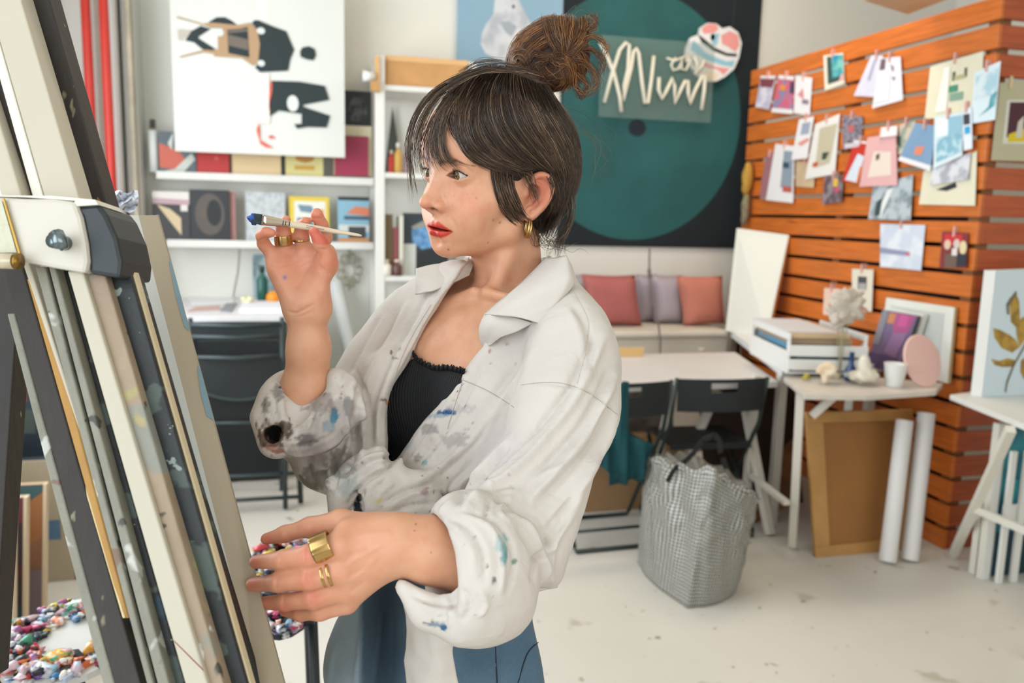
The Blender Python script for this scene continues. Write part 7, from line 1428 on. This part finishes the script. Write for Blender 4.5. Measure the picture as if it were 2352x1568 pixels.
# ---------------------------------------------------------------- jeans down to the floor
JV, JF = jm.mesh((-.42, .20, .92), (.22, 1.35, 1.52), .005)
JV = relax(JV, JF, 1, .5)
JV = strokes(JV, JF, [([(1045,1470),(1110,1440),(1200,1420)], 4, 2), ([(1050,1480),(1115,1450),(1205,1430)], 3, -2), ([(1140,1400),(1136,1480),(1140,1568)], 4, 2.4), ([(1148,1400),(1146,1480),(1150,1568)], 3, -2), ([(1215,1480),(1195,1520),(1190,1568)], 4, 2), ([(830,1420),(824,1500),(815,1568)], 6, 3), ([(880,1400),(870,1500),(860,1568)], 6, -3), ([(770,1480),(752,1568)], 8, 3), ([(905,1400),(900,1568)], 5, -2)], .02)
jn = bpy.data.materials.new('denim'); jn.use_nodes = True; nt = jn.node_tree; N = nt.nodes; L = nt.links; b = N['Principled BSDF']; b.inputs['Roughness'].default_value = .85; vc = N.new('ShaderNodeVertexColor'); vc.layer_name = 'Col'; tc = N.new('ShaderNodeTexCoord'); n1 = N.new('ShaderNodeTexNoise'); n1.inputs['Scale'].default_value = 240; n1.inputs['Detail'].default_value = 4; L.new(tc.outputs['Object'], n1.inputs['Vector'])
mx = N.new('ShaderNodeMix'); mx.data_type = 'RGBA'; mx.blend_type = 'MULTIPLY'; L.new(n1.outputs[0], mx.inputs[0]); L.new(vc.outputs[0], mx.inputs[6]); mx.inputs[7].default_value = (.74, .78, .82, 1); L.new(mx.outputs[2], b.inputs['Base Color']); bq = N.new('ShaderNodeBump'); bq.inputs['Strength'].default_value = .3; bq.inputs['Distance'].default_value = .001; L.new(n1.outputs[0], bq.inputs['Height']); L.new(bq.outputs[0], b.inputs['Normal'])
jq = pix(JV); jc = np.tile(np.array(lin('4f6a7e')), (len(JV), 1)); nzj = vnoise(JV, 30, 41)
m_ = np.clip(.5+nzj*.6, 0, 1)[:, None]; jc = jc*(1-m_*.45)+np.array(lin('6d8799'))*m_*.45
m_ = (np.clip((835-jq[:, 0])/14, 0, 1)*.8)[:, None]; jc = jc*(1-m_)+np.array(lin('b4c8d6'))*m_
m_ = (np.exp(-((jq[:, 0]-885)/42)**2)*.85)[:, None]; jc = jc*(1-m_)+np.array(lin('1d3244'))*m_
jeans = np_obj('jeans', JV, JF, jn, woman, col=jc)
th_ = M('1c2c3a', .8)
def surf_line(name, pts, r, mat, fn, parent, off=.0008, n=7):
    P = []
    for x, y in catmull(pts, n):
        p = on_surface(x, y, fn, .7, 1.5)
        if p is not None: P.append(p*(1-off/np.linalg.norm(p)))
    if len(P) > 2: return np_obj(name, *tube_np(P, r, 5), mat, parent)
surf_line('seam', [(1052,1462),(1120,1436),(1212,1418)], .0007, th_, jm, jeans); surf_line('seam', [(1140,1385),(1138,1470),(1142,1568)], .0008, th_, jm, jeans); surf_line('pocket_edge', [(1243,1470),(1212,1500),(1190,1568)], .0008, th_, jm, jeans); surf_line('waistband', [(1080,1400),(1150,1392),(1218,1366)], .0009, th_, jm, jeans)
for k, hp in enumerate((hipL, hipR)):
    f = to_world(dn(hp, zh-.10)[None])[0]; fwd = Fy@CM.T; fwd = np.array([fwd[0], fwd[1], 0]); fwd /= np.linalg.norm(fwd)
    mb = MB(); a = np.array([f[0], f[1], 0])
    mb.tube([a-fwd*.05+np.array([0, 0, .045]), a+np.array([0, 0, .06]), a+fwd*.07+np.array([0, 0, .045]), a+fwd*.14+np.array([0, 0, .032]), a+fwd*.17+np.array([0, 0, .025])], [.038, .048, .042, .034, .02], 12)
    mb.v = [(x, y, max(z, .001)) for x, y, z in mb.v]; obj('shoe', mb, M('2a2a2c', .6), woman, smooth=True)
# ================================================================ eyes, teeth
def lookat_sphere(c, axis, r, parent):
    ax = axis/np.linalg.norm(axis); e1 = np.cross(ax, [0, 1.0, 0]); e1 /= np.linalg.norm(e1); e2 = np.cross(ax, e1)
    sc, ir, ir2, pu = M('b9ada2', .15, sss=.1), M('5f4a2a', .1, col2='7d6a42', vs=900), M('33261a', .1), M('060606', .05)
    mb = MB(); rings = [0, 8, 12, 22, 25, 28, 40, 60, 80, 100, 130, 180]; n = 32; 
    for k, a in enumerate(rings):
        a = math.radians(a); 
        for i in range(n):
            t = 2*math.pi*i/n; bulge = 1+.035*max(0, math.cos(a)-.85)/.15; mb.v.append(tuple(to_world(((c+ax*math.cos(a)*r*bulge+(e1*math.cos(t)+e2*math.sin(t))*math.sin(a)*r))[None])[0]))
    for k in range(len(rings)-1):
        m_ = pu if k < 1 else (ir if k < 3 else (ir2 if k < 4 else sc))
        for i in range(n): mb.f.append((k*n+i, (k+1)*n+i, (k+1)*n+(i+1) % n, k*n+(i+1) % n)); mb.m.append(mb.mi(m_))
    return obj('eye', mb, None, parent, smooth=True)
gaze = HM[1]*1.0+HM[0]*(-.02)+HM[2]*(-.03)
for ex, ez in EYES: lookat_sphere(hl(ex, -12.2, ez), gaze, .0119, body)
lash = M('1c120e', .6)
for ex, ez in EYES:
    pts = []
    V_, F_ = [], []
    for i in range(15):
        x = -13+26*i/14; u = abs(x)/13.25; z_up = ez+.1+5.7*(1-u**2.2)+.05*np.sign(ex)*x-.3; yy = -12+math.sqrt(max(1, 13.1**2-min(13, abs(x))**2*.92-(z_up-ez)**2*.9)); pts.append(hl(ex+x, yy+.1, z_up))
    P = catmull(pts, 2); np_obj('eyelashes', *tube_np(P, .00042, 5), lash, body)
    allv, allf = [], []; rs = np.random.RandomState(5)
    for i in range(3, len(P)-1):
        for j in range(2):
            p = P[i]+(P[min(i+1, len(P)-1)]-P[i])*rs.rand(); s_ = (i/len(P)-.5)*2; d = HM[1]*.8+HM[2]*.45+HM[0]*(s_*.55*np.sign(1)); q0 = p; q1 = p+d*.0026; q2 = q1+d*.0012+HM[2]*.0018
            v, f = tube_np(np.array([q0, q1, q2]), np.array([.00016, .00012, .00004]), 3); 
            if len(allv) == 0 or True: allf.append([[a+sum(len(z) for z in allv) for a in q] for q in f if len(q) == 4]); allv.append(v)
    o = np_obj('eyelashes', np.concatenate(allv), np.array([q for f in allf for q in f]), lash, body); o['kind'] = 'stuff'

mb = MB(); c = hl(2, -3.5, -68.4); t_ = []
for i in range(7):
    x = 2+(i-3)*4.4; cc = hl(x, -2.2-.16*(i-3)**2, -68.2); A_ = HM*.001
    P = [cc+A_[0]*sx*1.9+A_[1]*sy*1.6+A_[2]*sz*2.6 for sx, sy, sz in ((-1,-1,-1),(1,-1,-1),(1,1,-1),(-1,1,-1),(-1,-1,1),(1,-1,1),(1,1,1),(-1,1,1))]
    mb.add([tuple(to_world(p[None])[0]) for p in P], [(0,3,2,1),(4,5,6,7),(0,1,5,4),(1,2,6,5),(2,3,7,6),(3,0,4,7)])
obj('teeth', mb, M('d2c8b8', .25), body, bevel=.0006)
# ================================================================ hair
hm_ = Model()
hm_.u(he((0, -106, 36), (85, 120, 93)), .01); hm_.u(he((0, -138, -8), (80, 92, 80)), .02)
hm_.i(outline([(1003,228),(1022,196),(1052,172),(1090,150),(1130,143),(1165,150),(1205,172),(1248,200),(1288,235),(1314,268),(1334,312),(1342,362),(1339,412),(1322,458),(1300,498),(1276,532),(1256,562),(1236,566),(1216,540),(1212,505),(1222,470),(1228,440),(1228,412),(1214,404),(1200,412),(1190,424),(1160,412),(1130,392),(1095,368),(1062,340),(1034,308),(1012,272)], .0, 9, 3), .012)
hm_.s(he((0, 6, -40), (90, 60, 66)), .01); hm_.s(he((92, -92, -22), (25, 25, 40)), .008)
HV, HF = hm_.mesh((-.14, -.42, .86), (.13, -.10, 1.30), .0026); HV = relax(HV, HF, 1, .5)
def hairmat(c, rough=.38): 
    m = M(c, rough, var=.35, vs=30, name='hair'); return m
HD, HMm, HLt, HRd, HRl = hairmat('3d2f24'), hairmat('644e3c'), hairmat('9c8268'), hairmat('683e24'), hairmat('b07a48')
hair = np_obj('hair', HV, HF, hairmat('241a14', .6), woman)
# bun base
bd = 1.135
def bp_(x, y, d=bd): return pc(x, y, d)
bm2 = Model(); pr = lambda v: v/FPX*bd
bm2.u(el(bp_(1208, 132), (pr(42), pr(44), pr(48))), .01); bm2.u(el(bp_(1262, 100), (pr(58), pr(58), pr(56))), .015); bm2.u(el(bp_(1300, 92), (pr(48), pr(50), pr(48))), .015); bm2.u(el(bp_(1262, 168), (pr(62), pr(42), pr(55))), .02); bm2.u(el(bp_(1320, 130), (pr(36), pr(45), pr(40))), .01)
BV, BF = bm2.mesh((-.03, -.46, 1.02), (.14, -.28, 1.26), .0026)
bun = np_obj('bun', BV, BF, hairmat('3a2416', .6), hair)
from mathutils.bvhtree import BVHTree
def bvh(Vs, Fs):
    v = np.concatenate(Vs); off = 0; f = []
    for a, b_ in zip(Vs, Fs): f.append(b_+off); off += len(a)
    return BVHTree.FromPolygons(v.tolist(), np.concatenate(f).tolist(), all_triangles=False)
T1 = bvh([V, HV], [F_, HF]) if False else None
BODYV, BODYF = np.array([v.co for v in body.data.vertices])+np.array(worldloc(body.parent)), None
bc = (BODYV-C0)@CM; 
sel = (bc[:, 1]/bc[:, 2]*FPX+784 < 640) & (bc[:, 0]/bc[:, 2]*FPX+1176 > 900)
bf = np.empty(len(body.data.loops), np.int32); body.data.loops.foreach_get('vertex_index', bf); bf = bf.reshape(-1, 4); bf = bf[sel[bf].all(1)]; ui, inv = np.unique(bf, return_inverse=True)
T1 = bvh([bc[ui], HV], [inv.reshape(-1, 4), HF]); T2 = bvh([BV, HV], [BF, HF])
def depth_at(tree, px, py, default):
    r = Vector(ray_c(px, py).tolist()); l = r.length; h = tree.ray_cast(Vector((0, 0, 0)), r/l)
    return h[0].z if h[0] is not None else default
def strand_set(name, guides, n, mats, parent, tree=None, r=.00030, lift=(.001, .004), jit=3.0, wave=1.5, dflt=1.0, lift_end=None, kp=16, seed=1, tips=.15, spread=None, rvar=.5):
    """hairs interpolated between successive guide curves (pixel polylines with the same number of points)"""
    rs = np.random.RandomState(seed); G = [catmull(g, 6) for g in guides]; tt = np.linspace(0, 1, kp); G = [np.stack([np.interp(tt*(len(g)-1), np.arange(len(g)), g[:, c]) for c in range(2)], 1) for g in G]
    groups = {}
    for s in range(n):
        u = rs.rand()*(len(G)-1) if len(G) > 1 else 0; i = min(int(u), len(G)-2) if len(G) > 1 else 0; f = u-i
        g = G[i]*(1-f)+(G[i+1] if len(G) > 1 else G[i])*f
        j0 = rs.normal(size=2)*jit; j1 = rs.normal(size=2)*jit*1.6; ph = rs.rand(2)*6.3; fr = rs.uniform(1, 2.6)
        g = g+np.outer(1-tt, j0)+np.outer(tt, j1)+wave*np.stack([np.sin(tt*fr*6.3+ph[0])*tt**.5, np.cos(tt*fr*6.3+ph[1])*tt**.5], 1)
        end = 1-tips*rs.rand()**2; st_ = tips*.5*rs.rand(); g = np.stack([np.interp(np.linspace(st_, end, kp), tt, g[:, c]) for c in range(2)], 1)
        lf = rs.uniform(*lift); ds = np.array([depth_at(tree, x, y, np.nan) if tree is not None else np.nan for x, y in g[::3]]); td = tt[::3]
        ok = ~np.isnan(ds)
        if ok.sum() >= 1: d = np.interp(tt, td[ok], ds[ok])
        else: d = np.full(kp, dflt)
        if (~ok).any() and ok.any() and dflt is not None:
            m_ = np.interp(tt, td, (~ok).astype(float)); d = d*(1-m_*.7)+dflt*m_*.7
        k_ = np.array([.25, .5, .25]); dp = np.pad(d, 1, mode='edge'); d = np.convolve(dp, k_, 'valid')
        lfe = lf if lift_end is None else lf+(rs.uniform(*lift_end)-lf)*tt; d = d-lfe
        P = np.stack([(g[:, 0]-1176)/FPX*d, (g[:, 1]-784)/FPX*d, d], 1)
        rr_ = r*rs.uniform(1-rvar, 1+rvar)*np.clip(np.minimum(1, (1-tt)*5+.12), 0, 1); mi = rs.choice(len(mats), p=[m[1] for m in mats]); groups.setdefault(mi, []).append((P, rr_))
    for mi, L_ in groups.items():
        vs, fs, off = [], [], 0; P = np.array([p for p, _ in L_]); R_ = np.array([q for _, q in L_])
        Tn = np.gradient(P, axis=1); Tn /= np.linalg.norm(Tn, axis=2)[..., None]+1e-12; vw = P/np.linalg.norm(P, axis=2)[..., None]; a = np.cross(Tn, vw); a /= np.linalg.norm(a, axis=2)[..., None]+1e-12; b_ = np.cross(Tn, a)
        ns, k, _ = P.shape; Q_ = np.stack([P+R_[..., None]*(math.cos(t)*a+math.sin(t)*b_) for t in (0, 2.094, 4.189)], 2).reshape(-1, 3)
        base_ = (np.arange(ns)*k*3)[:, None, None]+(np.arange(k-1)*3)[None, :, None]; j = np.arange(3)[None, None]; jn_ = (j+1) % 3
        Fq = np.stack([base_+j, base_+jn_, base_+3+jn_, base_+3+j], -1).reshape(-1, 4); o = np_obj(name, Q_, Fq, mats[mi][0], parent); o['kind'] = 'stuff'
dark = [(HD, .55), (HMm, .33), (HLt, .12)]; light = [(HD, .3), (HMm, .45), (HLt, .25)]
hd_ = float(hl(-20, 18, 40)[2])
ss = lambda *a, **k: strand_set('hair_strands', *a, parent=hair, tree=T1, **k)
# crown swept down and back across the side of the head
ss([[(1120,150),(1060,190),(1030,240),(1035,300),(1075,350)], [(1135,150),(1090,190),(1070,250),(1095,320),(1150,372)], [(1150,152),(1120,200),(1115,270),(1155,340),(1215,385)], [(1165,155),(1150,210),(1160,280),(1210,345),(1262,390)]], 620, dark, seed=2, lift=(.0005, .005))
ss([[(1163,158),(1154,215),(1172,285),(1215,345),(1262,388)], [(1175,160),(1180,220),(1205,290),(1250,350),(1285,400)], [(1200,172),(1220,230),(1250,290),(1285,350),(1305,420)], [(1225,185),(1255,240),(1290,290),(1312,345),(1318,410)]], 560, dark, seed=3, lift=(.0005, .004))
ss([[(1250,190),(1290,250),(1322,310),(1334,370),(1325,430)], [(1235,190),(1270,260),(1300,330),(1312,400),(1290,480)], [(1215,185),(1240,270),(1275,350),(1292,430),(1268,510)]], 360, [(HD, .8), (HMm, .2)], seed=4, lift=(.0003, .003))
ss([[(1040,180),(1085,160),(1130,152),(1180,160),(1230,178)], [(1020,215),(1075,185),(1130,175),(1190,178),(1240,190)], [(1030,240),(1090,215),(1150,200),(1200,195),(1245,196)]], 200, dark, seed=5, lift=(.0003, .0022), jit=7, wave=2)
# curtain fringe
ss([[(1092,160),(1030,182),(975,222),(942,280),(931,345),(938,410)], [(1096,165),(1042,196),(1000,240),(972,300),(962,350),(972,398)]], 85, light, seed=6, dflt=hd_, lift=(.003, .010), lift_end=(.006, .014), jit=2.5, tips=.35)
ss([[(1096,162),(1050,190),(1012,240),(992,300),(990,345),(1008,382)], [(1105,165),(1062,205),(1030,265),(1022,320),(1036,362),(1066,390)]], 105, light, seed=7, dflt=hd_, lift=(.003, .008), lift_end=(.004, .009), jit=3, tips=.4)
ss([[(1090,168),(1040,210),(1000,262),(975,320),(968,370),(978,398)], [(1100,168),(1050,215),(1012,270),(996,330),(1010,372),(1030,392)]], 60, light, seed=71, dflt=hd_, lift=(.003, .008), lift_end=(.004, .009), jit=5, wave=3, tips=.4)
ss([[(1108,165),(1068,210),(1046,270),(1056,330),(1090,370),(1140,392)], [(1120,168),(1085,220),(1070,280),(1090,335),(1135,372),(1195,395)], [(1130,168),(1105,225),(1100,290),(1130,345),(1180,380),(1235,398)]], 430, dark, seed=8, dflt=hd_, lift=(.002, .007), jit=3, tips=.2)
ss([[(1060,172),(990,212),(950,270),(936,340),(938,420),(940,480)], [(1070,170),(1005,205),(960,260),(942,330),(950,390),(965,440)]], 26, light, seed=9, dflt=hd_, lift=(.006, .014), jit=2, tips=.3)
ss([[(1070,172),(1010,210),(975,270),(960,330),(968,380),(990,430)]], 12, light, seed=10, dflt=hd_, lift=(.006, .012), jit=4, tips=.3)
# strands beside the cheek and ear
ss([[(1128,372),(1130,410),(1140,455),(1162,500),(1206,530)], [(1150,380),(1152,420),(1165,460),(1185,495),(1214,520)], [(1180,390),(1182,425),(1192,460),(1205,490),(1216,505)]], 120, dark, seed=11, lift=(.001, .004), jit=2, tips=.3)
ss([[(1195,392),(1208,420),(1222,445),(1232,470)], [(1215,395),(1225,410),(1232,430),(1236,455)]], 30, light, seed=12, lift=(.004, .010), jit=3)
# nape and wisps
ss([[(1300,440),(1310,490),(1290,530),(1262,560),(1248,590)], [(1320,440),(1312,500),(1300,540),(1290,575),(1300,600)]], 75, dark, seed=13, lift=(.0, .004), jit=5, wave=4, dflt=1.16, tips=.5, r=.00022)
ss([[(1262,398),(1272,440),(1262,490),(1240,540)], [(1282,398),(1296,440),(1284,490),(1255,545)]], 240, [(HD, .8), (HMm, .2)], seed=73, lift=(.0003, .002), jit=5)
ss([[(1225,500),(1222,530),(1226,552),(1240,560),(1252,545)], [(1235,505),(1240,540),(1255,560),(1275,556),(1285,540)], [(1262,530),(1275,560),(1300,575),(1325,570),(1340,580)]], 30, light, seed=14, lift=(.0, .006), jit=5, wave=5, dflt=1.14, tips=.4)
# bun
sb = lambda *a, **k: strand_set('bun_strands', *a, parent=bun, tree=T2, **k)
red = [(HRd, .42), (HMm, .28), (HRl, .3)]; redd = [(HRd, .5), (HD, .25), (HMm, .15), (HRl, .1)]
def spiral(cx, cy, r0, r1, a0, turns, sq=1.0): return [(cx+(r0+(r1-r0)*k/9)*math.cos(a0+turns*6.283*k/9), cy+sq*(r0+(r1-r0)*k/9)*math.sin(a0+turns*6.283*k/9)) for k in range(10)]
sb([spiral(1190, 140, 3, 8, 0, 1.1), spiral(1190, 140, 12, 18, .3, 1.0), spiral(1192, 140, 24, 32, .6, .9, 1.05)], 300, red, seed=20, dflt=bd, lift=(.001, .007), jit=1.6, kp=20)
sb([[(1166,150),(1180,95),(1215,62),(1262,42),(1310,50)], [(1180,160),(1200,110),(1235,78),(1275,62),(1310,75)], [(1200,172),(1225,130),(1255,105),(1285,92),(1308,100)]], 330, red, seed=21, dflt=bd, lift=(.001, .007), jit=3)
sb([[(1242,40),(1246,62),(1258,90),(1280,118)], [(1270,33),(1275,58),(1284,88),(1296,118)], [(1305,34),(1305,58),(1304,88),(1304,120)], [(1345,38),(1345,62),(1332,92),(1312,120)], [(1358,62),(1352,90),(1335,112),(1312,125)]], 420, red, seed=22, dflt=bd, lift=(.002, .009), jit=3)
sb([[(1200,185),(1235,192),(1275,185),(1310,160)], [(1170,165),(1215,178),(1262,170),(1300,140)], [(1215,205),(1250,205),(1280,190),(1300,165)]], 260, redd, seed=23, dflt=bd, lift=(.001, .006), jit=3)
sb([[(1176,160),(1190,186),(1215,200)], [(1190,150),(1212,185),(1245,205)], [(1215,150),(1240,180),(1275,200)], [(1250,150),(1275,175),(1300,178)]], 300, redd, seed=25, dflt=bd, lift=(.001, .006), jit=4, wave=2)
sb([[(1200,200),(1205,185),(1215,165),(1235,150)], [(1230,205),(1238,185),(1255,165),(1280,150)], [(1262,205),(1275,185),(1295,165),(1312,150)]], 200, redd, seed=26, dflt=bd, lift=(.001, .006), jit=4, wave=2)
sb([[(1300,110),(1332,118),(1350,148),(1338,182)], [(1290,120),(1314,145),(1322,175),(1304,205)], [(1270,130),(1288,165),(1288,195),(1265,215)]], 300, red, seed=27, dflt=bd, lift=(.001, .006), jit=4, wave=2)
sb([[(1240,150),(1262,135),(1282,120),(1300,112)], [(1225,120),(1250,128),(1268,150),(1280,175)]], 120, redd, seed=24, dflt=bd, lift=(.004, .009), jit=5, wave=4)
for k, g in enumerate(([(1315,120),(1345,108),(1370,120),(1384,145),(1378,175)], [(1312,135),(1340,140),(1362,165),(1366,195),(1350,214)], [(1308,150),(1325,170),(1345,190),(1340,210),(1322,205)], [(1330,95),(1355,80),(1378,92),(1390,110),(1380,130)], [(1310,140),(1318,175),(1322,200),(1335,218),(1345,205)], [(1340,70),(1360,60),(1364,40),(1350,34)])):
    sb([g, [(x+6, y+7) for x, y in g]], 42, red, seed=30+k, dflt=bd-.01, lift=(-.012, .012), jit=4, wave=5, tips=.35)
sb([[(1260,60),(1300,20),(1330,5)], [(1330,60),(1375,30),(1400,40)]], 14, light, seed=40, dflt=bd, lift=(-.01, .01), jit=8, wave=6, r=.00014, tips=.5)
ss([[(1290,230),(1340,300),(1362,360),(1350,430)], [(1300,300),(1380,330),(1398,380),(1380,430)], [(1250,185),(1320,220),(1372,240),(1388,280)]], 26, light, seed=41, dflt=1.17, lift=(-.01, .01), jit=8, wave=7, r=.00013, tips=.5)
ss([[(1060,165),(1100,135),(1150,138),(1190,160)], [(1050,170),(1100,150),(1160,145),(1230,190)]], 40, light, seed=42, dflt=1.08, lift=(.0, .01), jit=4, wave=3, r=.00016, tips=.4)
# ================================================================ jewellery
gold = M('c4a168', .25, 1.0)
def wtube(P, r, n=8, closed=False):
    v, f = tube_geo([p for p in P], r, n, False, closed); return np.array(v), np.array(f)
def ringband(name, a, b, R_, wdt, mat, parent, th=.0011, ribs=0, sq=1.0, upv=None):
    """band around the axis a->b, half way"""
    a, b = np.asarray(a), np.asarray(b); ax = (b-a)/np.linalg.norm(b-a); c = (a+b)/2; e1 = np.cross(ax, [0, 0, 1.0]); e1 /= np.linalg.norm(e1); e2 = np.cross(ax, e1); mb = MB(); n = 64; prof = [(-.5, 0), (-.5, 1), (-.42, 1.12), (.42, 1.12), (.5, 1), (.5, 0)]
    for i in range(n):
        t = 2*math.pi*i/n; rb = (.0006*abs(math.cos(t*ribs/2))**.5 if ribs else 0)
        for w_, h_ in prof: rad = R_+th*h_+rb*(h_ > 0); mb.v.append(tuple(to_world((c+ax*w_*wdt+e1*math.cos(t)*rad+e2*math.sin(t)*rad*sq)[None])[0]))
    k = len(prof)
    for i in range(n):
        for j in range(k): mb.f.append((i*k+j, i*k+(j+1) % k, ((i+1) % n)*k+(j+1) % k, ((i+1) % n)*k+j)); mb.m.append(0)
    return obj(name, mb, mat, parent, smooth=True)
ringband('ring', pc(764, 1246, .816), pc(716, 1266, .8135), .0126, .0185, gold, body, ribs=14)
ringband('ring', pc(762, 1314, .8185), pc(752, 1317, .818), .0118, .0028, gold, body); ringband('ring', pc(748, 1318, .8185), pc(738, 1321, .818), .0116, .0028, gold, body)
zp = lambda x, y, d: pc(x/4.356+540, y/4.356+440, d)
ringband('ring', zp(484, 520, 1.004), zp(478, 440, 1.001), .0092, .0118, gold, body); ringband('ring', zp(666, 500, 1.015), zp(662, 470, 1.014), .0090, .0022, gold, body)
ec = pc(1209, 527, 1.012+.0); eg_ = np.array([.80, .1, -.55])
def hoop(c, ax, R_, r):
    ax = ax/np.linalg.norm(ax); e1 = np.array([0, 1.0, 0]); e1 = e1-ax*(e1@ax); e1 /= np.linalg.norm(e1); e2 = np.cross(ax, e1); P = [c+R_*(math.cos(t)*e1+.82*math.sin(t)*e2) for t in np.linspace(0, 2*math.pi, 33)[:-1]]; rad = [r*(1+.45*math.cos(t)) for t in np.linspace(0, 2*math.pi, 33)[:-1]]; return wtube(P, rad, 8, True)
lobe = hl(71.5, -88, -47); ec = lobe+np.array([-.001, .0165, -.002])
np_obj('earring', *hoop(ec, np.array([.97, .1, .24]), .0122, .0016), gold, body); np_obj('earring', *hoop(ec+np.array([.002, .001, -.001]), np.array([.95, .1, .34]), .0118, .0013), gold, body)
# ================================================================ paintbrush
bA, bB = pc(574, 500, .974), pc(831, 541, .996); bx = (bB-bA)/np.linalg.norm(bB-bA); Lb = np.linalg.norm(bB-bA); nrm = np.cross(bx, [0, 0, 1.0]); nrm /= np.linalg.norm(nrm); dep = np.cross(bx, nrm)
c = to_world(((bA+bB)/2)[None])[0]; br = thing('paintbrush', 'flat paintbrush with blue tipped bristles and a pale handle in the raised hand', 'paintbrush', c)
def loft(name, secs, mat, n=20, rnd=1.0):
    mb = MB()
    for t, wv_, dv_ in secs:
        for i in range(n):
            a = 2*math.pi*i/n; cx, cy = math.cos(a), math.sin(a); p = bA+bx*Lb*t+nrm*wv_*np.sign(cx)*abs(cx)**rnd+dep*dv_*np.sign(cy)*abs(cy)**rnd; mb.v.append(tuple(to_world(p[None])[0]))
    for k in range(len(secs)-1):
        for i in range(n): mb.f.append((k*n+i, k*n+(i+1) % n, (k+1)*n+(i+1) % n, (k+1)*n+i)); mb.m.append(0)
    mb.f += [tuple(range(n-1, -1, -1)), tuple(range((len(secs)-1)*n, len(secs)*n))]; mb.m += [0, 0]; return obj(name, mb, mat, br, smooth=True)
loft('bristles', [(.012, .0052, .0012), (.03, .0060, .0016), (.07, .0062, .002), (.105, .0063, .0024)], M('3c4c50', .7, var=.4, vs=300, stretch=(1, 1, 1), bump=.6, bs=900), rnd=.7)
mb = MB(); bmz = spiky(np.zeros(3), .0046, 10, 4, None); zz0 = np.mean([v[2] for v in bmz.v]); pt_ = to_world((bA+bx*Lb*.02)[None])[0]; bmz.v = [(x*.9+pt_[0], y*.6+pt_[1], (z-zz0)*1.2+pt_[2]) for x, y, z in bmz.v]; obj('blue_paint', bmz, M('1c4fa8', .35), br, smooth=True)
loft('ferrule', [(.106, .0064, .0028), (.15, .0062, .0030), (.25, .0050, .0036), (.33, .0040, .0038), (.335, .0040, .0038)], M('c9b8a4', .22, .9), rnd=.75)
loft('handle', [(.3355, .0036, .0034), (.36, .0038, .0036), (.45, .0041, .0040), (.6, .0036, .0034), (.8, .0025, .0024), (.97, .0017, .0017), (1.0, .0009, .0009)], M('d8c6ac', .35))
for t in (.29, .312, .345): loft('band', [(t, .0047-.003*(t-.25)*4, .0043), (t+.010, .0046-.003*(t-.25)*4, .0043)], M('4c4a48', .4))
mb = MB()
def mark(t0, t1, h0, h1):
    rad = lambda t: np.interp(t, [.36, .45, .6, .8], [.0036, .0040, .0034, .0024]); P = []
    for t, h in ((t0, h0), (t1, h0), (t1, h1), (t0, h1)): r_ = rad(t); P.append(bA+bx*Lb*t+nrm*h*r_-(dep if dep[2] > 0 else -dep)*(r_*math.sqrt(1-h*h)+.00015))
    mb.add([tuple(to_world(p[None])[0]) for p in P], [(0, 1, 2, 3)])
sg = 1 if nrm[1] > 0 else -1
for k, (a, b_) in enumerate(((.500, .508), (.510, .517), (.520, .525), (.528, .534), (.537, .541), (.544, .552), (.555, .560), (.563, .572))): mark(a, b_, -.35*sg, .35*sg)
for k in range(9): mark(.585+k*.0085, .590+k*.0085, -.12*sg, .2*sg)
obj('lettering', mb, M('4a403a', .5), br)
